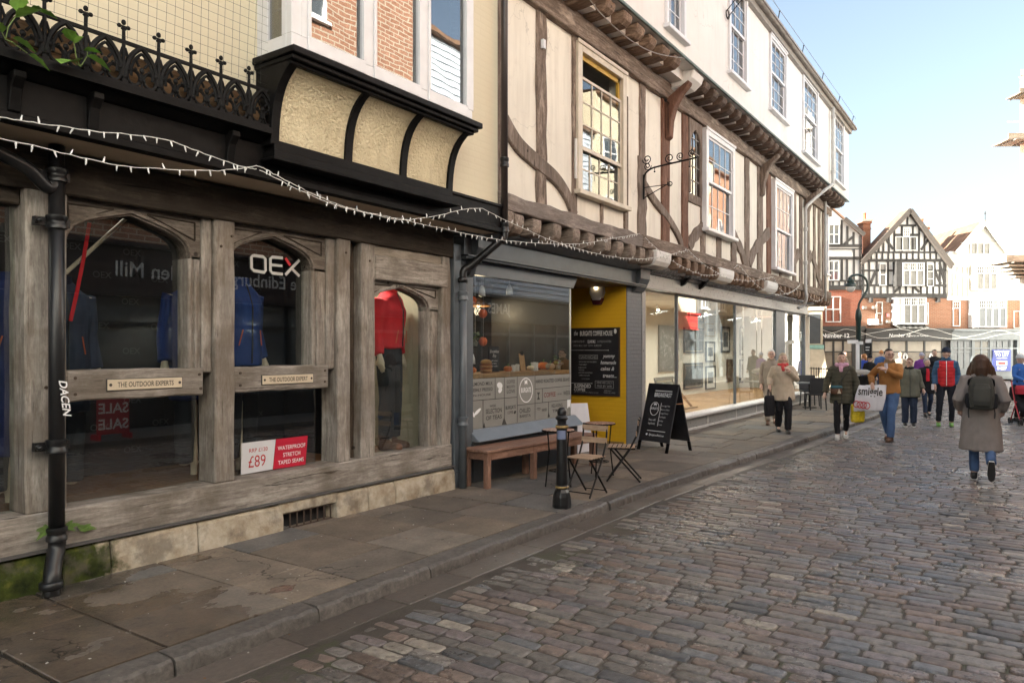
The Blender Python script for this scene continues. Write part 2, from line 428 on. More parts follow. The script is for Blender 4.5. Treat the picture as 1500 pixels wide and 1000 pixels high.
M['bench'] = wood('stained_bench', (0.15,0.078,0.052),(0.26,0.145,0.10),(0.37,0.225,0.165), 'x', crack=.2, bump=.2, rough=.5)
M['slat'] = wood('chair_slat', (0.30,0.20,0.13),(0.46,0.33,0.23),(0.58,0.44,0.32), 'x', crack=.2, bump=.15)
M['white_letter'] = plain('white_lettering', (0.8,0.8,0.8), 0.6, var=.03, bump=0)
M['grey_letter'] = plain('grey_lettering', (0.045,0.045,0.042), 0.6, var=.1, bump=0)
M['chalk'] = plain('chalk_lettering', (0.62,0.61,0.6), 0.9, var=.2, scale=30, bump=0)
M['chalk_dim'] = plain('faint_chalk', (0.28,0.275,0.27), 0.9, var=.25, scale=30, bump=0)
M['blackboard'] = plain('blackboard', (0.018,0.017,0.02), 0.5, var=.25, bump=.03)
M['red_letter'] = plain('red_lettering', (0.45,0.03,0.035), 0.6, var=.03, bump=0)
M['copper'] = plain('green_copper', (0.25,0.42,0.36), 0.7, var=.2)
M['wire'] = plain('white_cable', (0.75,0.73,0.68), 0.5, var=.04, bump=0)
M['led'] = plain('clear_bulb', (0.85,0.85,0.82), 0.2, var=.02, bump=0)
# ------------------------------------------------------------------ ground
ROADZ = -0.085
KP = [(-6,3.86),(0,3.83),(5,3.80),(9,3.73),(14,3.42),(20.5,3.06),(30,2.8),(44,2.6)]
def kerb_y(x):
    for (a,ya),(b,yb) in zip(KP, KP[1:]):
        if x <= b: return ya+(yb-ya)*(x-a)/(b-a)
    return KP[-1][1]
def _road_base():
    t = NT('joint_dirt'); v = t.coord()
    n = t.noise(v, 3.0, 6); g = t.noise(v, 1.4, 5)
    col = t.ramp(n, [(0.3,(0.045,0.037,0.030)),(0.7,(0.095,0.08,0.065))])
    gm = t.ramp(t.math('ADD', t.math('MULTIPLY', g, .6), t.math('MULTIPLY', t.noise(v,14,3), .4)), [(0.53,(0,0,0)),(0.6,(1,1,1))])
    col = t.mix(t.math('MULTIPLY', gm, 0.45), col, (0.045,0.062,0.016,1))
    return t.pbr(col, 0.7, 0, t.bump(t.noise(v, 45, 5), .6, .01))
M['joint'] = _road_base()
M['sett'] = attr_stone('granite_sett', rough=(0.20,0.48), bump=.9, wet=0.5, spec=0.5, mott=0.95, grit=110)
def _far_road():
    t = NT('distant_setts'); tc = t.n('TexCoord')
    v = t.n('Mapping', {'Vector': tc.outputs['Object'], 'Rotation': (0,0,R(90))}).outputs[0]
    b = t.n('TexBrick', {'Vector': v, 'Color1': (.10,.09,.085,1), 'Color2': (.15,.125,.115,1), 'Mortar': (.04,.034,.028,1), 'Scale': 1.0, 'Mortar Size': .015, 'Brick Width': .25, 'Row Height': .15})
    return t.pbr(b.outputs[0], 0.4, 0, t.bump(t.math('SUBTRACT', 1.0, b.outputs['Fac']), .6, .01))
M['far_sett'] = _far_road()
def _paving():
    t = NT('york_stone_paving'); a = t.n('Attribute', attribute_name='col'); tc = t.n('TexCoord'); v = tc.outputs['Object']
    n1 = t.noise(v, 3.5, 7, 0.6); n2 = t.noise(v, 40, 5, 0.7)
    col = t.mix(0.75, a.outputs['Color'], t.ramp(n1, [(0.25,(0.5,0.5,0.5)),(0.75,(1.4,1.36,1.3))]), 'MULTIPLY')
    col = t.mix(0.35, col, t.ramp(n2, [(0.3,(0.4,0.4,0.4)),(0.7,(1.5,1.5,1.5))]), 'MULTIPLY')
    # wet patches left by the downpipe, fading out along the pavement
    sp = t.n('SeparateXYZ', {'Vector': v})
    gx = t.math('MULTIPLY_ADD', sp.outputs['X'], -0.42, 2.0, clamp=True)
    w = t.math('ADD', t.math('MULTIPLY', gx, 0.42), t.noise(t.coord((1,1.5,1)), 1.5, 6, .55))
    wm = t.ramp(w, [(0.80,(0,0,0)),(0.83,(1,1,1))])
    small = t.ramp(t.noise(v, 2.3, 6), [(0.69,(0,0,0)),(0.71,(.6,.6,.6))])
    wm = t.math('MAXIMUM', wm, small)
    col = t.mix(t.math('MULTIPLY', wm, 0.55), col, t.mix(0.5, (0.028,0.016,0.008,1), t.ramp(n1, [(0.35,(0.02,0.014,0.01)),(0.65,(0.09,0.048,0.02))])))
    gum = t.ramp(t.n('TexVoronoi', {'Vector': v, 'Scale': 3.1}).outputs['Distance'], [(0.045,(1,1,1)),(0.06,(0,0,0))])
    col = t.mix(t.math('MULTIPLY', gum, .4), col, (.045,.04,.036,1))
    vo = t.n('TexVoronoi', {'Vector': t.n('VectorMath', {0: v, 1: t.n('TexNoise', {'Vector': v, 'Scale': 2.5, 'Detail': 6.0}).outputs['Color']}, operation='ADD').outputs[0], 'Scale': .8}, feature='DISTANCE_TO_EDGE').outputs['Distance']
    ckm = t.math('MULTIPLY', t.ramp(vo, [(0.004,(1,1,1)),(0.010,(0,0,0))]), t.ramp(t.noise(v, .9, 3), [(.52,(0,0,0)),(.58,(.7,.7,.7))]))
    col = t.mix(ckm, col, (.02,.017,.014,1))
    r = t.math('MULTIPLY_ADD', wm, -0.58, 0.74)
    r = t.math('ADD', r, t.math('MULTIPLY', t.math('SUBTRACT', n1, .5), .3))
    return t.pbr(col, r, 0, t.bump(t.math('ADD', n1, t.math('MULTIPLY', n2, .4)), .4, .008), .3)
M['paving'] = _paving()
M['kerb'] = attr_stone('kerb_granite', rough=(0.45,0.7), bump=1.0, wet=0.5, mott=.9, grit=70)
M['gutter_stone'] = attr_stone('gutter_stone', rough=(0.35,0.55), bump=0.5, wet=0.5, mott=.6)

def sett_block(mb, x0, x1, y0, y1, z, col, rnd):
    """a worn sett: rounded top with chamfered corners"""
    g = 0.004+rnd.random()*0.004; c = 0.007+rnd.random()*.014
    def ring(ins, zz, wobble=0.0):
        a, b, e, f = x0+g+ins, x1-g-ins, y0+g+ins, y1-g-ins; cc = max(.004, c-ins*.2)
        pts = [(a+cc,e),(b-cc,e),(b,e+cc),(b,f-cc),(b-cc,f),(a+cc,f),(a,f-cc),(a,e+cc)]
        return [(px+rnd.uniform(-1,1)*wobble, py+rnd.uniform(-1,1)*wobble, zz) for px,py in pts]
    tx, ty = rnd.uniform(-.05,.05), rnd.uniform(-.03,.03); cx, cy = (x0+x1)/2, (y0+y1)/2
    j = .0032
    r0 = ring(0, z-0.045, j); r1 = ring(0.002, z-0.009, j); r2 = ring(0.008, z-0.0015, j); r3 = ring(0.018, z+.0003, j)
    rr = [[(p[0],p[1],p[2]+(p[0]-cx)*tx+(p[1]-cy)*ty) for p in r] for r in (r1,r2,r3)]
    vs = r0+rr[0]+rr[1]+rr[2]; fs = []
    for k in range(3):
        for i in range(8): fs.append((k*8+i, k*8+(i+1)%8, k*8+8+(i+1)%8, k*8+8+i))
    fs.append(tuple(range(24,32)))
    mb.add(vs, fs, 0, col)
def sett_colour(rnd):
    q = rnd.random(); b = rnd.uniform(.75,1.25)
    if q < .40: c = (.125,.112,.102)
    elif q < .64: c = (.13,.098,.082)
    elif q < .78: c = (.122,.102,.10)
    elif q < .91: c = (.10,.10,.105)
    elif q < .95: c = (.21,.185,.155)
    else: c = (.062,.06,.062)
    return dim(c, b*1.28)
def make_road():
    rnd = random.Random(3); mb = MB(); x = 0.2
    while x < 31:
        pitch = rnd.uniform(.102,.124)
        ye = kerb_y(x)-.30; y = ye-rnd.random()*.1; first = True
        drift = rnd.uniform(-.004,.004)
        while y > -1.5:
            L = rnd.uniform(.17,.31)
            q = max(0, 1-(ye-y)/0.55)
            xx = x+drift*math.sin(y*1.3)+.03*math.sin(y*.9+x*.05)
            sett_block(mb, xx, xx+pitch, y-L, y, ROADZ-0.012*q*rnd.random()-.004*q+rnd.uniform(-.004,.004), sett_colour(rnd), rnd)
            y -= L
        x += pitch
    o = mb.build('road_setts', M['sett'], smooth=True); tag(o, kind='structure')
    b = MB(); b.add([(-8,-4.2,ROADZ-.0125),(31,-4.2,ROADZ-.0125),(31,2.9,ROADZ-.0125),(31,3.1,ROADZ-.0125),(-8,4.2,ROADZ-.0125)], [(0,1,2,3,4)])
    tag(b.build('road_bed', M['joint']), kind='structure')
    f = MB(); f.add([(30.9,-30,ROADZ-.01),(140,-90,ROADZ-.01),(140,90,ROADZ-.01),(30.9,30,ROADZ-.01)], [(0,1,2,3)])
    f.add([(-60,-40,ROADZ-.04),(31,-40,ROADZ-.04),(31,40,ROADZ-.04),(-60,40,ROADZ-.04)], [(0,1,2,3)])
    tag(f.build('square_ground', M['far_sett']), kind='structure')
make_road()
def make_kerb():
    rnd = random.Random(11); mb = MB(); g = MB(); x = -3.0
    while x < 36:
        L = rnd.uniform(.75,1.15); n = 13; rings = []
        col = dim((.118,.104,.092), rnd.uniform(.8,1.25))
        for i in range(n+1):
            t = x+.006+(L-.012)*i/n; y = kerb_y(t); e = rnd.uniform(-.015,.015); f = rnd.uniform(-.02,.003)
            rings.append([(t,y+.20,-.15),(t,y+.195,-.006),(t,y+.185,.001),(t,y+.09+e,.003+f*.4),(t,y+.03+e,.0+f*.5),(t,y+.008+e,-.015+f*.7),(t,y+e,-.035+f),(t,y-.008+e,ROADZ-.04)])
        mb.loft(rings); mb.c += [col]*(len(mb.v)-len(mb.c))
        x += L
    tag(mb.build('kerb', M['kerb'], auto=16), kind='structure'); x = -3.0
    mb.c = []
    while x < 36:
        L = rnd.uniform(.7,1.2); w = rnd.uniform(.25,.33); col = dim((.115,.095,.08), rnd.uniform(.75,1.2)); dz = rnd.uniform(-.006,.004)
        a, b = x+.006, x+L-.006
        za = ROADZ-.006+dz
        pts = [(a,kerb_y(a)-w),(b,kerb_y(b)-w+rnd.uniform(-.02,.02)),(b,kerb_y(b)-.004),(a,kerb_y(a)-.004)]
        g.prism_z(pts, ROADZ-.06, za, 0, col); x += L
    tag(g.build('gutter_channel', M['gutter_stone'], bev=.008), kind='structure')
make_kerb()
def make_pavement():
    rnd = random.Random(5); mb = MB(); x = -3.0
    while x < 33:
        L = rnd.uniform(.55,.95); ya = kerb_y(x+L/2)+.20; y = ya
        end = 9.0 if x+L > 27.6 else (8.2 if 10.6 < x+L/2 < 14.4 else 6.1)
        while y < end-.1:
            W = rnd.uniform(.5,.95)
            if end-y-W < .35: W = end-y
            q = rnd.random(); c = (.18,.155,.13) if q < .55 else ((.20,.165,.13) if q < .8 else (.145,.138,.13))
            c = dim(c, rnd.uniform(.8,1.2)); g = .007; x0, x1 = x+g, x+L-g; y0, y1 = y+g, y+W-g
            if y == ya: ys0, ys1 = kerb_y(x0)+.205, kerb_y(x1)+.205
            else: ys0 = ys1 = y0
            z = rnd.uniform(-.004,.003); tx, ty = rnd.uniform(-.004,.004), rnd.uniform(-.004,.004)
            n = len(mb.v)
            top = [(x0,ys0,z),(x1,ys1,z+tx),(x1,y1,z+tx+ty),(x0,y1,z+ty)]
            ins = .009
            it = [(x0+ins,ys0+ins,z+.003),(x1-ins,ys1+ins,z+tx+.003),(x1-ins,y1-ins,z+tx+ty+.003),(x0+ins,y1-ins,z+ty+.003)]
            bot = [(a,b,-.06) for a,b,_ in top]
            mb.add(bot+top+it, [(0,1,5,4),(1,2,6,5),(2,3,7,6),(3,0,4,7),(4,5,9,8),(5,6,10,9),(6,7,11,10),(7,4,8,11),(8,9,10,11)], 0, c)
            y += W
        x += L
    tag(mb.build('pavement', M['paving'], origin=(0,0,0)), kind='structure')
    b = MB(); b.prism_z([(-3,3.95),(9,3.85),(14,3.55),(20.5,3.2),(33,2.95),(33,9.2),(27.4,9.2),(27.4,8.3),(-3,8.3)], -.10, -.012)
    tag(b.build('pavement_bed', plain('dark_joint',(.022,.018,.014),.9,bump=0)), kind='structure')
make_pavement()
# litter: fallen leaves and bits on the pavement (nobody would count them)
def litter():
    rnd = random.Random(9); mb = MB()
    for i in range(320):
        x = rnd.uniform(.8,8) if rnd.random() < .8 else rnd.uniform(8,20)
        y = kerb_y(x)-rnd.random()*.3 if rnd.random() < .25 else rnd.uniform(kerb_y(x)+.05, 5.6)
        z = .006 if y > kerb_y(x)+.02 else ROADZ+.004
        s = rnd.uniform(.004,.013); a = rnd.random()*6.3; q = rnd.random(); 
        m = 0 if q < .55 else (1 if q < .8 else 2)
        pts = [(x+math.cos(a+k*1.57)*s*(1 if k%2 else rnd.uniform(.4,.9)), y+math.sin(a+k*1.57)*s*(1 if k%2 else .6), z+rnd.uniform(0,.004)) for k in range(4)]
        mb.add(pts, [(0,1,2,3)], m)
    o = mb.build('leaf_litter', [plain('pale_litter',(.5,.48,.44),.8,bump=0), plain('dead_leaf',(.22,.11,.04),.8,bump=0), plain('dark_litter',(.05,.04,.03),.8,bump=0)])
    tag(o, 'scattered bits of pale and brown leaf litter on the pavement', 'litter', kind='stuff')
litter()
# ------------------------------------------------------------------ old timber framed outdoor shop (left)
YF = 5.72
def q(u, Y=YF): return UX(u, Y)
shop = thing('timber_shop', (4.6,5.9,0), 'low grey oak shop with arched windows, black cresting and cream upper wall', 'building')
def part(mb, name, mat, parent=shop, **k): return mb.build(name, mat, parent, **k)
_sd = [0]
def beam(x0, x1, y0, y1, z0, z1, axis, name, mat, parent, amp=.007, bev=.012, n=8):
    _sd[0] += 1
    return beam_mesh(x0, x1, y0, y1, z0, z1, axis, amp, n, _sd[0]).build(name, mat, parent, bev=bev)
def tudor(x0, x1, zs, za, n=9):
    xm = (x0+x1)/2; h = za-zs; w = xm-x0
    L = bez((x0,zs),(x0,zs+.62*h),(x0+.34*w,za-.30*h),(xm,za),n)
    return L+[(2*xm-x,z) for x,z in L[-2::-1]]
# wall bodies, with an unseen added length blocking sun from the road
mb = MB(); mb.box(-16, 7.44, 5.31, 5.6, 3.47, 8.6); part(mb, 'upper_wall', M['cream_wall'])
mb = MB(); mb.box(-16, 7.44, 5.62, 13.0, 3.17, 8.4); part(mb, 'rear_block', M['cream_wall'])
mb = MB(); mb.add([(-16.2,5.0,8.55),(7.44,5.0,8.55),(7.44,9.3,11.3),(-16.2,9.3,11.3),(-16.2,13.4,8.55),(7.44,13.4,8.55)], [(0,1,2,3),(3,2,5,4)]); part(mb, 'roof', plain('old_roof_tile',(.12,.06,.045),.8))
mb = MB(); mb.box(-16, 7.44, 5.28, 5.75, 3.15, 3.17); part(mb, 'soffit', M['soffit'])
mb = MB(); mb.box(-16, 7.46, 5.22, 5.31, 3.135, 3.45); mb.box(-16, 7.46, 5.195, 5.222, 3.13, 3.19); mb.box(3.85, 7.47, 5.20, 5.30, 3.44, 3.475)
part(mb, 'fascia_board', M['black_wood'], bev=.006)
mb = MB(); mb.prism_x([(5.28,3.40),(5.20,3.42),(5.13,3.47),(5.06,3.475),(5.06,3.525),(5.31,3.525)], -16, 3.90); part(mb, 'cornice', M['black_wood'])
for u in (22, 137, 338):
    x = q(u, 5.2); mb = MB()
    mb.prism_x([(5.23,3.19),(5.20,3.20),(5.19,3.26),(5.17,3.34),(5.12,3.40),(5.12,3.44),(5.23,3.44)], x-.035, x+.035); part(mb, 'console', M['black_wood'], bev=.006)
# ground floor frame
XL, XR = 0.2, q(661)
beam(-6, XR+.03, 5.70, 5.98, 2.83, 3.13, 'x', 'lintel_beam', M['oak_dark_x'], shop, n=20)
beam(-6, XR, 5.705, 5.98, .275, .545, 'x', 'sill_beam', M['oak_x'], shop, n=20)
mb = MB()
xs = [-6, -3, -1.5, .6, 1.6, 2.55, 2.9, 3.62, q(411), q(488), q(535), q(575), XR+.02]
rnd = random.Random(2)
for a, b in zip(xs, xs[1:]):
    if abs(a-q(411)) < .01:      # vent opening leaves a shallow lintel stone
        mb.box(a-.05, b+.03, 5.68, 5.98, .155, .27); continue
    n = 6; rings = []
    for i in range(n+1):
        t = a+.004+(b-a-.008)*i/n; e = rnd.uniform(-.008,.008)
        e2 = rnd.uniform(-.02,.004)*(2 if i in (0,n) else 1); rings.append([(t,5.66+e,-.08),(t,5.665-e*.5,.12),(t,5.68+e,.225+e2*.6),(t,5.70,.262+e2*.4),(t,5.98,.272),(t,5.98,-.08)])
    mb.loft(rings)
def _plinth():
    t = NT('plinth_stone'); v = t.coord(); n = t.noise(v, 4.5, 7, .65); f = t.noise(v, 40, 4)
    col = t.ramp(n, [(.28,(.26,.19,.12)),(.5,(.46,.395,.30)),(.72,(.60,.55,.46))])
    sp = t.n('SeparateXYZ', {'Vector': v}); X = sp.outputs['X']     # object origin sits at x=4.6
    g = t.math('MULTIPLY_ADD', X, -1.7, -2.35, clamp=True)
    mm = t.ramp(t.math('ADD', t.math('MULTIPLY', g, .5), t.math('MULTIPLY', t.noise(v, 5.5, 6), .62)), [(.56,(0,0,0)),(.64,(1,1,1))])
    moss = t.ramp(t.noise(v, 9, 5), [(.3,(.012,.016,.006)),(.55,(.05,.065,.012)),(.75,(.16,.16,.03))])
    col = t.mix(mm, col, moss)
    dk = t.ramp(t.noise(v, 3.4, 8, .65), [(.5,(0,0,0)),(.62,(1,1,1))])
    col = t.mix(t.math('MULTIPLY', dk, .6), col, (.13,.11,.09,1))
    return t.pbr(col, .85, 0, t.bump(t.math('ADD', n, t.math('MULTIPLY', f, .3)), .8, .02), .2)
M['plinth'] = _plinth()
part(mb, 'plinth', M['plinth'], bev=.01)
mb = MB(); mb.box(-6, XR+.01, 5.66, 5.71, .268, .284); part(mb, 'lead_strip', plain('dull_lead_strip',(.10,.095,.09),.6))
# vent grille in the plinth
gx0, gx1 = q(412,5.7), q(487,5.7)
mb = MB(); mb.box(gx0, gx1, 5.80, 5.84, -.02, .155); vent = part(mb, 'vent', M['dark_room'])
mb = MB()
for i in range(8):
    x = gx0+.02+(gx1-gx0-.04)*i/7; mb.box(x-.006, x+.006, 5.70, 5.712, 0, .15)
mb.box(gx0, gx1, 5.698, 5.714, .145, .155); mb.box(gx0, gx1, 5.698, 5.714, 0.0, .01); part(mb, 'grille', plain('rusty_iron',(.06,.04,.03),.8), vent)
# posts
def post(u0, u1, z0=.54, z1=2.85, y=YF, mat='oak_z', name='post', amp=.007):
    return beam(q(u0,y), q(u1,y), y, 5.98, z0, z1, 'z', name, M[mat], shop, amp=amp)
beam(.75, .95, YF, 5.98, .54, 2.85, 'z', 'post', M['oak_z'], shop)
beam(q(37), q(98), YF, 5.98, .54, 2.85, 'z', 'post', M['oak_z'], shop)
post(315, 344.5); post(495, 514); post(514, 530, y=5.84, mat='oak_dark_z', name='door_post'); post(530, 550); post(647, 661, amp=.018)
# window bays
def bay(u0, u1, uj1, uj2, zs, za, bot, lower=True, head_top=2.84, rail=True):
    x0, x1 = q(u0), q(u1); A = tudor(x0, x1, zs, za)
    xa, xb = x0-.05, q(uj1) if uj1 else x1+.05
    out = A+[(xb,zs),(xb,head_top),(xa,head_top),(xa,zs)]
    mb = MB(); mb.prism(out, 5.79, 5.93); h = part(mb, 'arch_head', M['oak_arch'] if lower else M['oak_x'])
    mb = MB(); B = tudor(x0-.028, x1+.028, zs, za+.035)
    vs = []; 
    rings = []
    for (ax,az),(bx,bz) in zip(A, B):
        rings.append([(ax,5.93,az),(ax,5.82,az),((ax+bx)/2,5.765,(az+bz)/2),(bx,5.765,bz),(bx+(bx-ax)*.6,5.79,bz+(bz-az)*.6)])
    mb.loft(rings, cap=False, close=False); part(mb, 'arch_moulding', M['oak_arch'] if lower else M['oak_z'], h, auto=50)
    for s in (0, 1):
        if s == 0: tri = [(xa+.06, head_top-.06), (x0+.36*(x1-x0), head_top-.05), (xa+.07, zs+.16)]
        else: tri = [(xb-.05, head_top-.06), (x1-.36*(x1-x0), head_top-.05), (xb-.05, zs+.16)]
        mb = MB()
        for a, b in zip(tri, tri[1:]+tri[:1]): mb.tube([(a[0],5.788,a[1]),(b[0],5.788,b[1])], .008, 6)
        part(mb, 'spandrel_carving', M['oak_dark_x'], h)
    if uj1:                                                          # moulded jamb
        zb = 1.5 if rail else .54
        mb = MB(); mb.box(x1, q(uj1), 5.79, 5.93, zb, zs+.02)
        mb.tube([(x1+.02,5.79,zb),(x1+.02,5.79,zs)], .022, 8); mb.tube([(x1+.075,5.785,zb),(x1+.075,5.785,zs)], .016, 8)
        part(mb, 'jamb_moulding', M['oak_z'], auto=40)
        if uj2: beam(q(uj1), q(uj2), 5.76, 5.93, zb, 2.84, 'z', 'jamb_post', M['oak_z'], shop, amp=.004)
    top = 2.83
    if rail:
        beam(x0-.02, q(uj1) if uj1 else x1, 5.735, 5.93, 1.315, 1.545, 'x', 'mid_rail', M['oak_x'], shop)
        mb = MB(); mb.box(x0-.03, x1+.1, 5.895, 5.899, 1.54, top); part(mb, 'window_pane', M['glass_dark'])
        mb = MB(); mb.box(x0-.03, x1+.16, 5.905, 5.909, .54, 1.33); part(mb, 'window_pane', M['glass_dark'])
    else:
        mb = MB(); mb.box(x0-.03, x1+.1, 5.895, 5.899, .50, top); part(mb, 'window_pane', M['glass_dark'])
bay(103, 281, 300, 315, 2.47, 2.76, .56)
bay(345, 462, 483, 495, 2.485, 2.75, .56)
x0, x1 = q(550), q(632)
bay(550, 632, 648, None, 2.16, 2.405, .5, lower=False, head_top=2.47, rail=False)
beam(x0-.01, q(656), 5.71, 5.93, 2.455, 2.725, 'x', 'door_lintel', M['oak_x'], shop)
mb = MB(); mb.box(x0, q(656), 5.74, 5.93, 2.725, 2.832); part(mb, 'lintel_strip', M['oak_pale'], bev=.006)
mb = MB(); mb.box(.95, q(37)+.02, 5.895, 5.899, .54, 2.83); part(mb, 'window_pane', M['glass_dark'])
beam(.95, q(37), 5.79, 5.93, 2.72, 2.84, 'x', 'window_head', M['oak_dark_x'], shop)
for u, z in ((110,1.37),(110,1.49),(294,1.37),(292,1.49),(352,1.38),(352,1.49),(476,1.38),(476,1.49),(322,2.6),(338,2.7),(505,2.7),(540,2.65),(66,1.43),(60,2.6)):
    x = q(u, 5.735); mb = MB(); yy = 5.71 if u in (322,338,505,540,66,60) else 5.728
    mb.tube([(x,yy+.02,z),(x,yy,z)], .012, 8); part(mb, 'oak_peg', M['oak_dark_z'])
# inside: display floor, dark backboards, cream panelled display case
mb = MB(); mb.box(-1.4, 5.60, 5.93, 8.8, .38, .545); part(mb, 'display_floor', M['floor_brown'])
mb = MB(); mb.box(5.62, 7.2, 5.93, 8.8, .36, .50); part(mb, 'display_floor', M['floor_brown'])
mb = MB(); mb.box(-1.4, 5.58, 7.0, 7.05, .545, 3.1); bk = part(mb, 'backboard', plain('charcoal_backboard',(.012,.012,.014),.6,bump=0))
mb = MB(); mb.box(-1.4, 5.6, 8.8, 8.9, .38, 3.12); mb.box(-1.45, -1.4, 5.93, 8.9, .38, 3.12); part(mb, 'inner_wall', M['dark_room'])
mb = MB(); rnd = random.Random(4)
for r in range(9):
    for c in range(9):
        mb.text('OEX', .085, (.4+c*.56+(.28 if r%2 else 0)+rnd.uniform(-.02,.02), 6.995, .72+r*.235), (1,0,0), (0,0,1), bold=.01)
part(mb, 'lettering', plain('faint_grey_lettering',(.075,.075,.078),.6,bump=0), bk)
mb = MB(); mb.box(5.58, 5.62, 5.95, 7.4, .5, 2.83); mb.box(5.62, 6.95, 6.62, 6.66, .5, 2.83); mb.box(6.78, 6.82, 5.95, 6.62, .5, 2.83)
for x in (6.05, 6.5): mb.box(x-.012, x+.012, 6.61, 6.62, .5, 2.83)
case = part(mb, 'display_case', plain('cream_panel',(.40,.36,.26),.6,var=.05,bump=0))
mb = MB(); mb.box(5.555, 5.578, 5.95, 7.0, .545, 3.1); part(mb, 'case_side', bpy.data.materials['charcoal_backboard'], case)
mb = MB(); sx, sz = P(598, 635, 6.6); mb.box(sx-.075, sx+.075, 6.60, 6.619, sz-.045, sz+.045)
sk_ = part(mb, 'socket', plain('brass_socket',(.10,.075,.04),.4), case)
mb = MB()
for d in (-.035, .035): mb.box(sx+d-.022, sx+d+.022, 6.594, 6.60, sz-.02, sz+.015); mb.box(sx+d-.006, sx+d+.006, 6.594, 6.6, sz+.022, sz+.034)
part(mb, 'socket_insert', M['white_paint'], sk_)
mb = MB(); mb.box(-6, .75, 5.8, 5.98, .5, 2.85); part(mb, 'end_wall', M['oak_dark_z'])
for i, (x, y, z, e) in enumerate(((6.2,6.3,2.74,2.8),(4.5,6.35,3.0,.22),(3.1,6.35,3.0,.22),(1.7,6.35,3.0,.2))):      # lamps added to brighten the window displays
    mb = MB(); mb.lathe([(.05,0),(.06,.01),(.06,.06),(.01,.06)], x, y, z, 14); dl = part(mb, 'added_downlight', M['white_paint'])
    mb = MB(); mb.lathe([(.04,-.004),(.045,-.002),(.01,-.001)], x, y, z, 12); part(mb, 'added_lens', emit('added_lamp',(1,.85,.68),3) if i == 0 else bpy.data.materials['added_lamp'], dl)
    l = bpy.data.lights.new('added_fill','AREA'); l.energy = e; l.size = .2; l.color = (1,.86,.7); lo = bpy.data.objects.new('added_fill', l); COL.objects.link(lo); lo.location = (x,y,z-.02)
# ---- cast iron cresting
PIT = .2535; X0C = 2.2-PIT*14
mb = MB(); mb.box(-6, 3.88, 5.2, 5.22, 3.525, 3.79); part(mb, 'cresting_board', wood('weathered_board',(.10,.06,.03),(.30,.18,.09),(.42,.28,.16),'x'))
mb = MB(); mb.box(-6, 3.9, 5.115, 5.14, 3.828, 3.85); mb.box(-6, 3.9, 5.105, 5.15, 3.525, 3.555); part(mb, 'cresting_rail', M['black_iron'])
def cresting_unit(x, name='cresting_panel'):
    mb = MB(); y = 5.128; c = x+PIT/2
    A = bez((x+.012,3.60),(x+.01,3.72),(x+.07,3.80),(c,3.835),7); mb.tube([(a,y,b) for a,b in A], .018, 6); mb.tube([(2*c-a,y,b) for a,b in A], .018, 6)
    A = bez((x+.05,3.62),(x+.04,3.70),(x+.085,3.765),(c,3.795),7); mb.tube([(a,y-.004,b) for a,b in A], .011, 5); mb.tube([(2*c-a,y-.004,b) for a,b in A], .011, 5)
    for s in (-1,1):
        px = c+s*.058; pts = [(px+.047*math.cos(t*PI/6), y, 3.612+.052*math.sin(t*PI/6)) for t in range(13)]
        mb.tube(pts, .013, 5); mb.ball((c+s*.048,y-.01,3.672),(.013,.012,.013),6,5); mb.ball((c+s*.012,y-.01,3.60),(.012,.012,.014),6,5)
    for s in (-1,1):
        mb.tube([(c+s*.02,y,3.70),(c+s*.045,y-.006,3.735),(c+s*.02,y,3.765)], .010, 5); mb.tube([(c+s*.115,y,3.60),(c+s*.085,y,3.70),(c+s*.118,y,3.80)], .010, 5); mb.ball((c+s*.10,y-.008,3.66),(.018,.014,.018),6,5)
    mb.tube([(c,y,3.555),(c,y,3.66)], .010, 5); mb.ball((c,y-.006,3.675),(.02,.015,.022),6,5)
    o = part(mb, name, M['black_iron'], auto=60)
    mb = MB(); mb.tube([(x,y,3.55),(x,y,3.62),(x,y,3.84),(x,y,3.94)], [.02,.014,.013,.011], 7)
    mb.ball((x,y-.005,3.60),(.022,.018,.02),7,5); mb.box(x-.02,x+.02,y-.02,y+.02,3.545,3.575)
    mb.ball((x,y,3.975),(.017,.014,.02),7,5); mb.ball((x-.031,y,3.945),(.017,.014,.015),7,5); mb.ball((x+.031,y,3.945),(.017,.014,.015),7,5); mb.ball((x,y,3.93),(.022,.014,.012),7,5)
    mb.tube([(x-.03,y,3.945),(x+.03,y,3.945)], .008, 5)
    f = part(mb, 'finial', M['black_iron'], auto=60); return o, f
for i in range(21):
    if X0C+PIT*i < 3.75: cresting_unit(X0C+PIT*i)
# ---- oriel window over the pavement
mb = MB(); mb.box(3.92, 6.33, 5.06, 5.3, 3.29, 3.36); mb.box(3.95, 6.30, 5.10, 5.3, 3.36, 3.45); mb.box(3.90, 6.36, 5.04, 5.3, 3.27, 3.295)
oriel = part(mb, 'oriel_base', M['black_wood'], bev=.006)
cov = bez((5.13,3.42),(5.12,3.78),(5.05,3.93),(4.88,4.03),10)
mb = MB(); mb.prism_x([(y,z) for y,z in cov]+[(5.3,4.03),(5.3,3.42)], 3.99, 6.25); part(mb, 'roughcast_cove', M['roughcast'], auto=50)
for x in (3.955, 4.78, 5.52, 6.26):
    mb = MB(); cv = [(y-.03,z-.005) for y,z in cov]; mb.prism_x(cv+[(4.9,4.06),(5.3,4.06),(5.3,3.40),(5.11,3.40)], x-.042, x+.042); part(mb, 'oriel_rib', M['black_wood'], bev=.004)
mb = MB(); mb.box(3.88, 6.42, 4.775, 5.31, 4.09, 4.15); mb.box(3.90, 6.39, 4.81, 5.31, 4.05, 4.09); mb.box(3.92, 6.36, 4.85, 5.31, 4.02, 4.05); part(mb, 'oriel_sill', M['black_wood'], bev=.008)
YO = 4.86; ZB, ZT = 4.15, 5.95
def ox(u): return q(u, YO)
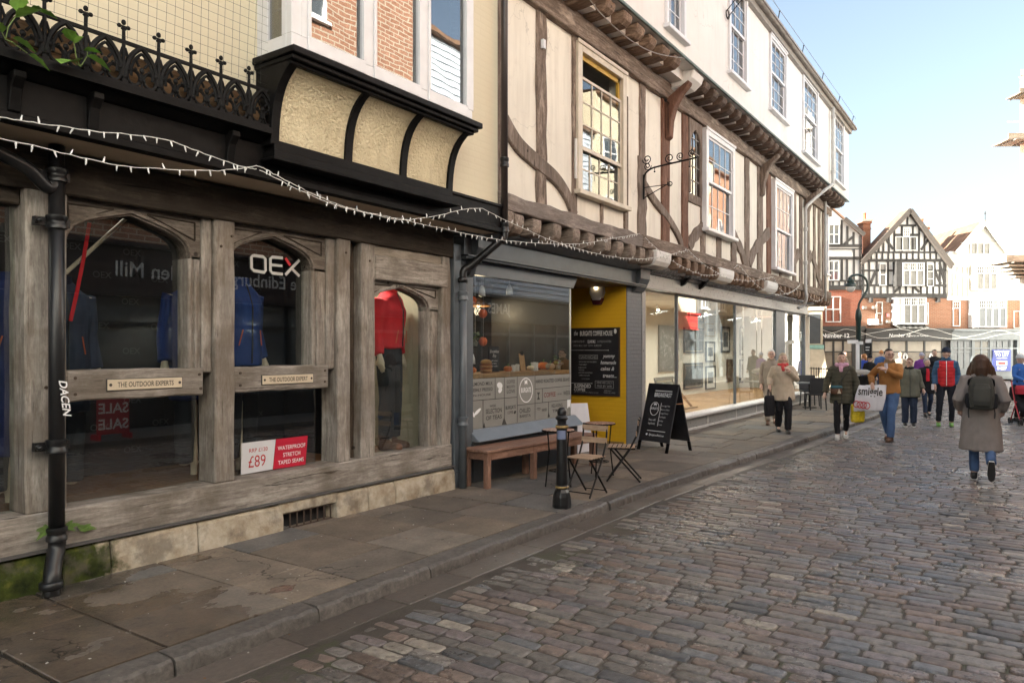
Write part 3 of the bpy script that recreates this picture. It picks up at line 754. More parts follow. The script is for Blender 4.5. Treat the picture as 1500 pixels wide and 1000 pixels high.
fr = MB(); fr.box(3.93, 6.34, YO, YO+.07, ZB, ZB+.13); fr.box(3.93, 6.34, YO, YO+.07, ZT-.1, ZT)
for a, b in ((442,455),(531,551),(613,630),(682,694)): fr.box(ox(a), ox(b), YO, YO+.07, ZB+.13, ZT-.1)
fr.box(3.93, ox(442), YO, YO+.07, ZB+.13, ZT-.1)
fr.box(3.93, 4.0, YO+.07, 5.31, ZB, ZB+.13); fr.box(3.93, 4.0, YO+.07, 4.99, ZB+.13, ZT); fr.box(3.93, 4.0, 5.17, 5.31, ZB+.13, ZT)
fr.box(6.27, 6.34, YO+.07, 5.31, ZB, ZT)
for a, b in ((455,531),(551,613),(630,682)):                          # casement rails proud of the frame
    xa, xb = ox(a)-.035, ox(b)+.03; fr.box(xa, xb, YO-.018, YO, ZB+.03, ZB+.15); fr.box(xa, xa+.035, YO-.018, YO, ZB+.15, ZT); fr.box(xb-.03, xb, YO-.018, YO, ZB+.15, ZT)
wf = part(fr, 'oriel_window', M['white_paint'], bev=.005)
for a, b in ((455,531),(551,613),(630,682)):
    mb = MB(); mb.box(ox(a)-.01, ox(b)+.01, YO+.03, YO+.034, ZB+.12, ZT-.08); part(mb, 'pane', M['glass_old'], wf)
mb = MB(); mb.box(3.955, 3.959, 4.98, 5.18, ZB+.12, ZT); part(mb, 'pane', M['glass_old'], wf)
mb = MB(); mb.box(3.962, 3.972, 4.99, 5.17, 4.52, 4.535); part(mb, 'glazing_bar', M['white_paint'], wf)
mb = MB(); mb.box(4.02, 6.25, 5.1, 5.14, ZB, ZT); part(mb, 'oriel_interior', M['room_brown'])
mb = MB(); mb.box(3.88, 6.42, 4.78, 5.31, ZT, ZT+.12); part(mb, 'oriel_roof', M['lead'])
# ---- black downpipe in front of the first post
px0 = q(85, 5.58); PY = 5.60
mb = MB(); mb.tube([(px0,PY,3.14),(px0,PY,.34)], .052, 14); dp = part(mb, 'downpipe', M['pipe_black'], smooth=True)
for z in (2.93, 2.60, 1.02, .40):
    mb = MB(); mb.lathe([(.055,-.05),(.068,-.045),(.068,-.02),(.06,-.01),(.06,.01),(.068,.02),(.068,.045),(.055,.05)], px0, PY, z, 16)
    if z not in (.40,): mb.box(px0-.13, px0+.10, PY+.02, PY+.07, z-.03, z+.03); mb.ball((px0-.115,PY,z),(.022,.03,.02),8,6)
    part(mb, 'collar', M['pipe_black'], dp, auto=40)
mb = MB(); mb.tube(catmull([(px0,PY,.37),(px0,PY,.30),(px0-.045,PY-.05,.19),(px0-.07,PY-.09,.11),(px0-.075,PY-.09,.0)],5), .056, 14); mb.lathe([(.06,0),(.074,.01),(.074,.05),(.06,.06)], px0-.075, PY-.09, .045, 14)
part(mb, 'shoe', M['pipe_black'], dp, smooth=True)
mb = MB(); mb.text('DACEN', .075, (px0+.005, PY-.055, 1.36), (.12,0,-1), (1,0,.12), bold=.02, thick=.0, shear=.3); part(mb, 'graffiti', M['white_letter'], dp)
# dark pipe stub and bracket under the soffit
mb = MB(); mb.tube(catmull([pt(-40,205,5.5),pt(0,225,5.52),pt(42,248,5.55),pt(70,275,5.58),(px0,PY,2.90)],5), .045, 10); part(mb, 'pipe_branch', M['pipe_black'], dp, smooth=True)
# ---- name plates
def plate(u0, v0, u1, v1, u2, txt, lab):
    xa, za = P(u0, v0, 5.73); xb, _ = P(u1, v1, 5.73); h = u2
    o = thing('name_plate', ((xa+xb)/2, 5.73, za-h), lab, 'sign', 'cream name plates on the oak rails')
    mb = MB(); mb.box(xa, xb, 5.722, 5.735, za-h, za); part(mb, 'plate', plain('cream_plate',(.62,.52,.38),.5,var=.05,bump=0), o, bev=.002)
    mb = MB(); mb.box(xa-.006, xb+.006, 5.728, 5.7355, za-h-.006, za+.006); part(mb, 'border', M['grey_letter'], o)
    mb = MB(); n = xb-xa; mb.text(txt, .056, ((xa+xb)/2, 5.722, za-h/2-.019), (1,0,0), (0,0,1), bold=.012, sx=n*.82/(len(txt)*.0365), space=1.0)
    for s in (xa+.022, xb-.022): mb.lathe([(.012,0),(.012,.001)], 0, 0, 0, 10); mb.v[-20:] = [(s+a, 5.7205-c, za-h/2+b) for a,b,c in mb.v[-20:]]
    part(mb, 'lettering', plain('dark_plate_letter',(.05,.04,.035),.6,bump=0), o)
plate(157, 556, 266, 552, .082, 'THE OUTDOOR EXPERTS', 'wider cream name plate, on the oak rail under the plain arched window')
plate(384, 550, 458, 546, .082, 'THE OUTDOOR EXPERT', 'narrower cream name plate, on the oak rail under the white lettered window')
# ---- letters and price card on the second window
YG = 5.888
def gx(u, v): return P(u, v, YG)
ow = plain('dull_white_vinyl',(.50,.50,.48),.5,bump=0)
oex = thing('window_lettering', (4.6,YG,2.3), 'three large white letters with a red stroke on the second arched window', 'lettering')
def ribbon_px(pts, w, mat, nm):
    mb = MB(); mb.ribbon([gx(*p) for p in pts], w, YG-.003, YG); return part(mb, nm, mat, oex)
tt = .028
ribbon_px([(371,374),(385,376),(388.5,379),(389,396),(387,399),(372,396.5),(368.5,393),(368,377),(371,374)], tt, ow, 'letter')
mb = MB(); mb.ribbon([gx(414,378),(gx(399,376.5)),gx(396,379),gx(396,396.5),gx(399,400),gx(414,401.5)], tt, YG-.003, YG); mb.ribbon([gx(397,388),gx(413.5,389.5)], tt*.9, YG-.0032, YG); part(mb, 'letter', ow, oex)
ribbon_px([(418,402.5),(438.5,381)], tt, ow, 'letter'); ribbon_px([(427.5,393.5),(438.5,404.5)], tt, ow, 'letter')
ribbon_px([(418,378),(425,388.5)], tt, plain('vivid_red_vinyl',(.55,.02,.03),.5,bump=0), 'letter')
card = thing('price_card', (4.35,5.89,.56), 'white and red window card priced 89 pounds for a waterproof item', 'sign')
YC = 5.885
def gc(u, v): return P(u, v, YC)
mb = MB(); mb.prism([gc(352.5,695), gc(399,687), gc(403.5,643), gc(353.5,649)], YC-.004, YC); part(mb, 'white_panel', plain('white_card',(.66,.66,.68),.5,var=.03,bump=0), card)
mb = MB(); mb.prism([gc(399.8,687), gc(447,680), gc(450.5,637.5), gc(404.3,643)], YC-.004, YC); part(mb, 'red_panel', plain('red_card',(.50,.012,.04),.45,var=.04,bump=0), card)
def line(mb, txt, u, v, size, **k):
    x, z = gc(u, v); mb.text(txt, size, (x, YC-.004, z), (1,0,0), (0,0,1), **k)
mb = MB(); line(mb, 'RRP £120', 378, 661, .052, bold=.005); line(mb, '£89', 376, 683, .155, sx=.85); part(mb, 'price', M['red_letter'], card)
mb = MB(); line(mb, 'WATERPROOF', 427, 656.5, .056, bold=.006, sx=.9); line(mb, 'STRETCH', 427, 667, .056, bold=.006, sx=.9); line(mb, 'TAPED SEAMS', 426, 677.5, .056, bold=.006, sx=.9); part(mb, 'lettering', M['white_letter'], card)
# ---- bird netting over the upper wall
mb = MB()
for i in range(60):
    x = -.2+i*.068
    if x > 3.88: break
    mb.tube([(x+wob(.004),5.105,3.86),(x+wob(.01),5.07,4.5),(x+wob(.01),5.05,5.9)], .0013, 3, cap=False)
for j in range(30):
    z = 3.87+j*.068; mb.tube([(-.2,5.105-(z-3.86)*.03,z+.02),(1.8,5.10-(z-3.86)*.03,z-.012),(3.88,5.105-(z-3.86)*.03,z+.015)], .0013, 3, cap=False)
tag(mb.build('bird_net', plain('dark_net_cord',(.03,.028,.025),.8,bump=0)), 'fine dark bird netting hung in front of the cream upper wall', 'netting')
# ---- weeds
leafm = plain('weed_leaf', (.20,.36,.06), .5, var=.35, scale=12, bump=.1)
def leaf(mb, p, d, s, up=(0,0,1), lobes=3):
    p = Vector(p); d = Vector(d).normalized(); sd = d.cross(Vector(up)).normalized(); nn = sd.cross(d)
    pts = [(0,0),(.18,.30),(.34,.42),(.5,.36),(.62,.45),(.8,.25),(1,0),(.8,-.25),(.62,-.45),(.5,-.36),(.34,-.42),(.18,-.30)]
    n = len(mb.v)
    vs = [p+d*(a*s)+sd*(b*s)+nn*(s*(.12*abs(b)*2-.15*a*a)) for a,b in pts]+[p+d*(.5*s)+nn*(-.06*s)]
    mb.add(vs, [(i,(i+1)%12,12) for i in range(12)])
def weed(name, stems, lab, group=None, base=None):
    o = thing(name, base or stems[0][0][0], lab, 'plant', group)
    for path, leaves in stems:
        mb = MB(); mb.tube(path, .0035, 5); part(mb, 'stem', plain('weed_stem',(.16,.22,.06),.6,bump=0) if 'weed_stem' not in bpy.data.materials else bpy.data.materials['weed_stem'], o)
        for (p, d, s) in leaves:
            mb = MB(); leaf(mb, p, d, s*1.45); part(mb, 'leaf', leafm, o)
D = lambda a: (math.cos(R(a)), -.55, math.sin(R(a)))
weed('wall_weed', [([pt(118,98,5.08),pt(112,85,5.05),pt(108,62,5.04)], [(pt(108,62,5.04),D(140),.075),(pt(109,64,5.03),D(60),.05)]),
    ([pt(118,98,5.08),pt(128,82,5.04),pt(128,75,5.03)], [(pt(122,74,5.03),D(10),.07),(pt(127,82,5.02),D(-25),.11)]),
    ([pt(118,98,5.08),pt(110,92,5.0)], [(pt(114,90,5.0),D(200),.12)])], 'broad leaved weed sprouting between iron finials, the one nearer the oriel')
weed('wall_weed', [([pt(8,58,5.08),pt(12,40,5.05),pt(26,20,5.04)], [(pt(22,26,5.03),D(40),.10),(pt(26,18,5.03),D(95),.08)]),
    ([pt(8,58,5.08),pt(18,62,5.0),pt(40,78,5.0)], [(pt(18,56,5.0),D(-25),.10),(pt(42,80,4.99),D(-35),.10)]),
    ([pt(8,58,5.08),pt(2,46,5.05)], [(pt(4,48,5.04),D(150),.07),(pt(45,12,5.06),D(10),.05)]),
    ([pt(20,8,5.06),pt(60,16,5.05)], [(pt(58,17,5.05),D(-10),.07),(pt(30,4,5.05),D(60),.08)])], 'straggling weed on the iron cresting at the left picture edge')
fernm = plain('fern_leaf', (.13,.22,.045), .6, var=.3, scale=15, bump=0)
def fern(base, fronds, lab):
    o = thing('wall_fern', base, lab, 'plant', 'small ferns behind the black downpipe')
    for a, L in fronds:
        mb = MB(); d = Vector((math.cos(a), -.35, math.sin(a))).normalized(); b = Vector(base)
        for k in range(9):
            t = k/9; c = b+d*(L*t)+Vector((0,0,-.25*L*t*t)); s = L*.34*(1-t*.8)
            for sg in (-1, 1): leaf(mb, c, d*.5+Vector((-d.z,0,d.x))*sg, s, up=(0,-1,0))
        part(mb, 'frond', fernm, o)
fern(pt(68,777,5.62), [(2.6,.10),(1.9,.08),(3.5,.09),(.9,.07)], 'bright green fern left of the black downpipe foot')
fern(pt(98,772,5.66), [(.4,.09),(1.2,.08),(-.4,.06)], 'small fern tight against the right of the black downpipe')
fern(pt(122,774,5.69), [(.1,.09),(.8,.07),(2.4,.08)], 'pale flat fern on the sill beam right of the downpipe')
# ------------------------------------------------------------------ tall jettied timber framed house
Y1 = 5.33; Y2 = 4.80; XA, XE = 7.45, 27.2
house = thing('timber_framed_house', (17,5.75,0), 'long jettied house with brown timbers, white top storey and two shopfronts', 'building')
def hp(mb, name, mat, parent=None, **k): return mb.build(name, mat, parent or house, **k)
def h1(u): return UX(u, Y1)
HOLES = {1: [], 2: []}
mb = MB(); mb.box(XA, XA+.25, Y2+.25, 12, 6.8, 9.3); mb.box(27.35, 27.6, Y2+.25, 12, 6.8, 9.3); hp(mb, 'top_side_wall', M['render_white'])
mb = MB(); mb.box(26.95, XE, Y1+.25, 12, 3.2, 6.8); mb.box(XA, XE, 12, 12.2, 0, 9.3); mb.box(26.9, XE-.05, 8, 12, 0, 3.3); hp(mb, 'side_wall', M['render_pink'])
mb = MB(); mb.add([(XA-.1,4.55,9.34),(27.75,4.55,9.34),(27.75,8.6,10.7),(XA-.1,8.6,10.7),(27.75,12.4,9.3),(XA-.1,12.4,9.3),(XA-.1,4.55,9.28),(27.75,4.55,9.28)], [(0,1,2,3),(3,2,4,5),(7,6,0,1),(6,7,4,5)]); hp(mb, 'roof', plain('grey_roof_tile',(.10,.07,.055),.8))
mb = MB(); mb.box(XA, 27.6, Y2+.25, 12, 6.62, 6.80); hp(mb, 'jetty_floor', M['render_white'])
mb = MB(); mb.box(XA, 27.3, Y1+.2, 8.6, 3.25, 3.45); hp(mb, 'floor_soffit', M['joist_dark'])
# eaves
mb = MB(); n = 20
mb.tube([(XA-.1,4.62,9.33),(27.75,4.62,9.33)], .075, 10); hp(mb, 'gutter', M['gutter'], smooth=True)
mb = MB(); mb.box(XA, 27.65, 4.70, 4.81, 9.14, 9.30); mb.box(XA, 27.65, 4.66, 4.80, 9.27, 9.33); hp(mb, 'eaves_board', M['gutter'], bev=.005)
for i in range(7):
    x = 13.0+i*2.35; mb = MB(); mb.tube([(x,4.60,9.38),(x,4.56,9.58)], .012, 6); mb.tube([(x-.05,4.56,9.56),(x+.05,4.56,9.60)], .012, 5); hp(mb, 'roof_hook', M['black_iron'])
mb = MB(); mb.tube([(12,4.56,9.60),(27.6,4.56,9.62)], .006, 4); hp(mb, 'eaves_wire', M['gutter'])
# bressumer of the first floor, in two timbers of different tone
beam(XA, h1(938), 5.28, 5.58, 3.45, 3.665, 'x', 'bressumer', M['stud_grey_x'], house, amp=.02, n=14)
beam(h1(938), XE+.05, 5.28, 5.58, 3.45, 3.68, 'x', 'bressumer', M['stud_x'], house, amp=.015, n=26)
# joist ends under it: 26 visible, some cased in white plaster
def joist(x, w, y0, y1, z0, z1, mat, round_=True):
    mb = MB(); r = (z1-z0)
    prof = [(y1,z0),(y0+.45*r,z0)]+[(y0+.45*r-.45*r*math.sin(a), z0+.5*r-.5*r*math.cos(a)) for a in (.5,1.0,1.5)]+[(y0,z1-.1*r),(y0+.02,z1),(y1,z1)]
    mb.prism_x(prof, x-w/2, x+w/2); jx = random.uniform(-.012,.012)
    mb.v = [(a+jx*(b-y0), b, c+random.uniform(-.008,.008)) for a,b,c in mb.v]
    return hp(mb, 'joist', mat, bev=.018)
us = [742,760,786,814,841,864,887,907,924,940,954]
X = [UX(u,5.30) for u in us]
for x in X: joist(x, .20, 5.265+wob(.02), 5.75, 3.20+wob(.02), 3.45, M['joist_low'])
x = X[-1]+.42
while x < XE:
    u = UC+F*((x*ST-5.30*CT)/(x*CT+5.30*ST))
    if not (962 < u < 984 or 1056 < u < 1076 or 1124 < u < 1141): joist(x, .19, 5.27+wob(.02), 5.75, 3.21+wob(.02), 3.45, M['joist'])
    x += .43
for ua, ub in ((962,984),(1056,1076),(1125,1140)):
    mb = MB(); xa, xb = UX(ua,5.22), UX(ub,5.22)
    mb.prism_x([(5.8,3.17),(5.40,3.17),(5.30,3.20),(5.24,3.27),(5.22,3.35),(5.22,3.46),(5.8,3.46)], xa, xb); hp(mb, 'plastered_casing', M['render_white'], bev=.02)
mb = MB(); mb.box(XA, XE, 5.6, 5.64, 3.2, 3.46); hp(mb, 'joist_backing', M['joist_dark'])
# wall plate and second jetty
beam(XA, XE+.02, 5.26, 5.55, 6.28, 6.60, 'x', 'wall_plate', M['stud_x'], house, amp=.018, n=30)
ue = [(700,)]
xj = XA+.2; k = 0
while xj < 27.4:
    u = UC+F*((xj*ST-4.85*CT)/(xj*CT+4.85*ST))
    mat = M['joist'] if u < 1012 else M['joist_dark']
    if not (1005 < u < 1034):
        mb = MB(); w = .27; z0, z1 = 6.56+wob(.015), 6.79; y0 = 4.83+wob(.025)
        prof = [(5.75,z0+.02),(y0+.30,z0+.01),(y0+.10,z0+.03),(y0+.03,z0+.08),(y0,z0+.15),(y0+.02,z1-.01),(5.75,z1)]
        mb.prism_x(prof, xj-w/2, xj+w/2); mb.v = [(a+random.uniform(-.01,.01), b, c) for a,b,c in mb.v]; hp(mb, 'joist', mat, bev=.02)
    xj += .50; k += 1
xa, xb = UX(1009,4.83), UX(1034,4.83); mb = MB()
mb.prism_x([(5.6,6.5),(5.25,6.50),(5.0,6.55),(4.87,6.65),(4.83,6.76),(4.83,6.795),(5.6,6.795)], xa+.25, xb-.1); hp(mb, 'plastered_casing', M['render_white'], bev=.02)
mb = MB(); mb.box(XA, XE, 5.45, 5.5, 6.6, 6.8); hp(mb, 'joist_backing', M['render_white'])
mb = MB(); mb.prism_x([(4.775,6.79),(4.765,6.81),(4.80,6.86),(4.81,6.86),(4.81,6.79)], XA, 27.62); hp(mb, 'lead_drip', M['lead'])
# studs (pixel edges measured on the wall plane)
def stud(ua, ub, za=3.66, zb=6.30, mat='stud_z', y=None, amp=.012):
    return beam(h1(ua), h1(ub), (y or Y1-.005), Y1+.12, za, zb, 'z', 'stud', M[mat], house, amp=amp, bev=.01)
def curve(pts, w, mat='brace', n=5, y=Y1-.02):
    pp = catmull([P(u,v,Y1) for u,v in pts], n); N = len(pp); ww = [w*(1+.12*math.sin(i*1.3)) for i in range(N)] if not isinstance(w, list) else [w[0]+(w[1]-w[0])*i/(N-1) for i in range(N)]
    mb = MB(); mb.ribbon([tuple(p) for p in pp], ww, y, Y1+.1); return hp(mb, 'brace', M[mat], bev=.012)
stud(728,736,3.66,6.3,'stud_z'); 
stud(787,801,3.66,6.3,'stud_z',amp=.02)
stud(839.5,846,3.66,6.3,'stud_z',amp=.014); stud(918.5,920.5,3.68,5.9,'stud_z',amp=.004); stud(881,884.2,3.66,4.02,'stud_z',amp=.006); stud(915.5,919.5,3.66,3.97,'stud_z',amp=.006)
stud(936,947,3.66,5.02,'brace',amp=.02); stud(938,945.5,5.0,6.3,'stud_z'); stud(970,981,3.66,6.3,'stud_red'); stud(1000,1008.5,3.66,6.3,'stud_red')
stud(1027.5,1034,3.66,6.3,'stud_z'); stud(1051,1057,3.66,4.15,'brace',amp=.006); stud(1072,1079,3.66,4.2,'brace',amp=.01); stud(1092,1098,3.66,6.3,'stud_z'); stud(1110.5,1117.5,3.66,6.3,'stud_z'); stud(1124,1129.5,3.66,6.3,'stud_red')
stud(1143,1146,3.66,4.1,'stud_z',amp=.006); stud(1162,1166.5,3.66,6.3,'stud_z')
for ua, ub in ((1172,1176),(1183.5,1186.5),(1192,1195),(1199,1202),(1205,1208)): stud(ua, ub, 3.66, 6.3, 'stud_z', amp=.02)
curve([(738,176),(760,212),(790,240),(815,262),(832,288),(842,316)], [.24,.17]); curve([(944,270),(960,295),(978,318),(994,345),(999,362)], [.17,.15])
curve([(1034,330),(1022,341),(1014,352),(1010,364)], .24); curve([(1074,342),(1082,358),(1088,372),(1091,388)], .26); curve([(1127,340),(1112,357),(1103,372),(1098,388)], .28)
curve([(1170,370),(1164,384),(1160,397)], .28); curve([(1188,372),(1183,388),(1180,404)], .3); curve([(1190,372),(1196,395),(1203,420)], .3)
# knee brackets carrying the upper jetty
def knee(u, w):
    x = h1(u); pr = [(Y1,6.29),(4.92,6.55),(4.88,6.56),(4.88,6.50),(5.02,6.36),(5.15,6.15),(5.22,5.90),(5.245,5.60),(5.33,5.55)]
    mb = MB(); mb.prism_x(pr, x-w/2, x+w/2); return mb
hp(knee(977,.19), 'knee_bracket', M['stud_red'], bev=.015); hp(knee(1114.5,.2), 'knee_bracket', M['stud_z'], bev=.015); hp(knee(1180,.2), 'knee_bracket', M['stud_z'], bev=.015)
# horizontal rails of the frame
beam(h1(1008.5), h1(1027.5), Y1-.005, Y1+.1, 4.62, 4.80, 'x', 'rail', M['stud_z'], house); beam(h1(846), h1(919), Y1-.02, Y1+.1, 3.985, 4.06, 'x', 'rail', M['stud_x'], house, amp=.004)
# ---- sash windows
def sash(xa, xb, za, zb, y, mat, cols, rows_top, rows_bot, meet=None, fw=.11, proud=.05, sill=True, pane='glass_sash', open_top=False, bars=.018, curtain=None, name='window'):
    """frame box proud of the wall y, upper sash in front, panes, glazing bars"""
    yf = y-proud; H_ = zb-za; meet = meet or za+H_*.5
    mb = MB(); mb.box(xa, xa+fw, yf, y+.05, za, zb); mb.box(xb-fw, xb, yf, y+.05, za, zb); mb.box(xa+fw, xb-fw, yf, y+.05, zb-fw, zb)
    mb.box(xa-.02, xb+.02, yf-.02, yf+.001, zb-.04, zb+.02)
    w = hp(mb, name, mat, bev=.006)
    if sill:
        mb = MB(); mb.box(xa-.05, xb+.06, yf-.06, y+.05, za-.07, za); hp(mb, 'sill', mat, w, bev=.008)
    s0, s1 = xa+fw, xb-fw; st = .045
    ztop = zb-fw-(.34 if open_top else 0)
    def leafsash(z0, z1, yy, rows, nm):
        mb = MB(); mb.box(s0, s0+st, yy, yy+.035, z0, z1); mb.box(s1-st, s1, yy, yy+.035, z0, z1); mb.box(s0+st, s1-st, yy, yy+.035, z1-st, z1); mb.box(s0+st, s1-st, yy, yy+.035, z0, z0+st*1.3)
        o = hp(mb, nm, mat, w, bev=.003)
    def barsm(z0, z1, yy, rows):
        mb = MB()
        for i in range(1, cols): x = s0+st+(s1-s0-2*st)*i/cols; mb.box(x-bars/2, x+bars/2, yy+.004, yy+.028, z0+st*1.3, z1-st)
        for j in range(1, rows): z = z0+st*1.3+(z1-z0-2.3*st)*j/rows; mb.box(s0+st, s1-st, yy+.006, yy+.026, z-bars/2, z+bars/2)
        hp(mb, 'glazing_bars', mat, w)
    def panem(z0, z1, yy):
        mb = MB(); mb.box(s0+st*.8, s1-st*.8, yy+.014, yy+.018, z0+st, z1-st*.8); hp(mb, 'pane', M[pane], w)
    t0 = meet-(.34 if open_top else 0)
    leafsash(t0, ztop, yf+.035, rows_top, 'upper_sash'); barsm(t0, ztop, yf+.035, rows_top); panem(t0, ztop, yf+.035)
    leafsash(za, meet+.04, yf+.072, rows_bot, 'lower_sash'); barsm(za, meet+.04, yf+.072, rows_bot); panem(za, meet+.04, yf+.072)
    HOLES[1 if y == Y1 else 2].append((xa+.05, xb-.05, za+.02, zb-.05))
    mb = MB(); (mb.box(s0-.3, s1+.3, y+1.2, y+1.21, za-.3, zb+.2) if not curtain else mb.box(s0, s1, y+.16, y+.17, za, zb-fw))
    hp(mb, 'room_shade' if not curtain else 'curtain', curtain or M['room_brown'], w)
    return w
# openings are cut simply by setting the windows proud of the infill
def wpx(uL, uR, vTopL, vBotL, Y): xa, zt = P(uL, vTopL, Y); _, zb = P(uL, vBotL, Y); return xa, UX(uR, Y), zb, zt
xa, xb, za, zb = wpx(847.5, 918.5, 58, 277, Y1-.05)
w1 = sash(xa, xb, za, zb, Y1, M['cream_paint'], 4, 3, 3, meet=za+.44*(zb-za), fw=.13, open_top=True, bars=.02)
mb = MB(); mb.box(xa+.13, xb-.13, Y1+.02, Y1+.05, zb-.2, zb-.13); mb.box(xb-.19, xb-.13, Y1+.02, Y1+.06, zb-.55, zb-.13); hp(mb, 'stay_bead', plain('ochre_paint',(.50,.31,.04),.6), w1)
xa, xb, za, zb = wpx(1034.5, 1076.5, 186, 333, Y1-.09); sash(xa, xb, za, zb, Y1, M['white_paint'], 4, 2, 2, meet=za+.47*(zb-za), fw=.14, proud=.10)
xa, xb, za, zb = wpx(1135.5, 1162.5, 261, 391, Y1-.09); sash(xa, xb, za, zb, Y1, M['white_paint'], 4, 2, 1, meet=za+.44*(zb-za), fw=.14, proud=.10)
xa, xb, za, zb = wpx(1209, 1214, 300, 400, Y1-.05); sash(xa, xb, za, zb, Y1, M['white_paint'], 2, 2, 2, fw=.1, proud=.06)
for (uL, uR, vT, vB, cc) in ((977,1005,-140,35,None),(1069,1095.5,-38,103,None),(1129,1153,47,157,None),(1177,1199,106,220,M['blind']),(1222.5,1237,163,262,M['blind'])):
    xa, xb, za, zb = wpx(uL, uR, vT, vB, Y2-.04); sash(xa, xb, za, zb, Y2, M['white_paint'], 3, 3, 3, fw=.09, proud=.05, curtain=cc, pane='glass_sash')
def holed_wall(name, x0, x1, z0, z1, y0, y1, holes, mat):
    xs = sorted({x0, x1, *[min(max(v,x0),x1) for h in holes for v in h[:2]]}); mb = MB()
    for a, b in zip(xs, xs[1:]):
        if b-a < 1e-4: continue
        c = (a+b)/2; hs = sorted((h[2],h[3]) for h in holes if h[0] < c < h[1]); z = z0
        for (p,q_) in hs: mb.box(a, b, y0, y1, z, p); z = q_
        mb.box(a, b, y0, y1, z, z1)
    hp(mb, name, mat)
holed_wall('infill_wall', XA, XE, 3.60, 6.62, Y1+.03, Y1+.25, HOLES[1], M['render_pink'])
holed_wall('top_wall', XA, 27.6, 6.80, 9.30, Y2, Y2+.25, HOLES[2], M['render_white'])
# small arched lead light
xa, xb = h1(1008.5), h1(1027.5); zt, zb_ = VZ(1008.5,172,Y1), 4.80
A = tudor(xa+.10, xb-.10, 5.75, 6.10); mb = MB()
mb.prism([(xa+.10,zb_)]+A+[(xb-.10,zb_),(xb,zb_),(xb,6.28),(xa,6.28),(xa,zb_)], Y1-.02, Y1+.14); lw = hp(mb, 'arched_window', M['stud_z'], bev=.01)
mb = MB(); mb.box(xa+.02, xb-.02, Y1+.02, Y1+.024, zb_, 6.2); hp(mb, 'pane', M['glass_old'], lw)
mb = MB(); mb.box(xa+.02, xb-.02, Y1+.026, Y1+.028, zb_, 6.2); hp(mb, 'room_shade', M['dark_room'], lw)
mb = MB()
for i in (1,2): x = xa+.1+(xb-xa-.2)*i/3; mb.box(x-.008, x+.008, Y1+.005, Y1+.02, zb_, 6.1)
for j in range(1,5): z = zb_+.28*j; mb.box(xa+.1, xb-.1, Y1+.005, Y1+.02, z-.007, z+.007)
hp(mb, 'lead_bars', M['gutter'], lw)
# metal strip on the window stud, small fixings
x = h1(843); mb = MB(); mb.box(x-.035, x+.035, Y1-.03, Y1-.004, VZ(843,262,Y1), VZ(843,204,Y1)); hp(mb, 'metal_strip', M['render_white'])
x, z = P(796,65,Y1-.03); mb = MB(); mb.box(x-.03, x+.03, Y1-.05, Y1-.008, z-.06, z+.06); hp(mb, 'alarm_contact', M['white_paint'])
# ---- pipes
cp = MB(); xq = UX(739,5.20)
cp.tube([(xq,5.20,9.2),(xq,5.20,3.16)], .043, 12); pp2 = hp(cp, 'downpipe', plain('dark_brown_pipe',(.035,.026,.024),.4,bump=.05), smooth=True)
for z in (8.0, 6.6, VZ(739,238,5.2), 3.2):
    mb = MB(); mb.lathe([(.045,-.06),(.056,-.055),(.056,-.02),(.05,-.012),(.05,.012),(.056,.02),(.056,.055),(.045,.06)], xq, 5.20, z, 14); hp(mb, 'collar', M['pipe_black'], pp2, auto=40)
xg = UX(678,5.62)
mb = MB(); mb.tube(catmull([(xq,5.20,3.2),(xq,5.21,3.08),(xq-.06,5.26,3.01),(xg+.08,5.55,2.74),(xg+.01,5.61,2.68),(xg,5.62,2.56)],5), .047, 12); mb.lathe([(.05,0),(.065,.01),(.065,.06),(.05,.07)], xg, 5.62, 2.52, 14); hp(mb, 'swan_neck', M['pipe_black'], pp2, smooth=True)
mb = MB(); mb.tube([(xg,5.62,2.56),(xg,5.62,0)], .046, 12); gp = hp(mb, 'lower_downpipe', M['slate_paint'], smooth=True)
for z in (2.36, .82):
    mb = MB(); mb.lathe([(.048,-.06),(.066,-.05),(.066,-.03),(.056,-.015),(.056,.015),(.066,.03),(.066,.05),(.048,.06)], xg, 5.62, z, 14); hp(mb, 'collar', M['slate_paint'], gp, auto=40)
xw, _ = P(1180,340,5.22); xw2 = UX(1220,4.70)
mb = MB(); mb.tube(catmull([(xw2,4.70,9.2),(xw2,4.70,8.5),(xw2,4.70,6.95),(xw2-.03,4.72,6.8),(xw2-.5,4.85,6.55),(xw+.35,5.1,6.2),(xw,5.2,5.95),(xw,5.22,5.6),(xw,5.22,3.6),(xw+.02,5.2,3.3),(xw+.15,5.3,3.05),(xw+.05,5.45,2.95)],4), .05, 12); wp = hp(mb, 'white_downpipe', plain('pale_pipe',(.50,.48,.45),.5), smooth=True)
for xx,yy,z in ((xw2,4.70,8.9),(xw2,4.70,7.2),(xw,5.22,5.3),(xw,5.22,4.3)):
    mb = MB(); mb.lathe([(.052,-.06),(.066,-.05),(.066,.05),(.052,.06)], xx, yy, z, 12); hp(mb, 'collar', plain('pale_collar',(.46,.44,.41),.5) if 'pale_collar' not in bpy.data.materials else bpy.data.materials['pale_collar'], wp)
x3 = UX(1211.5,5.15); mb = MB(); mb.tube([(x3,5.2,6.7),(x3,5.2,3.3)], .04, 10); hp(mb, 'white_downpipe', bpy.data.materials['pale_pipe'], smooth=True)
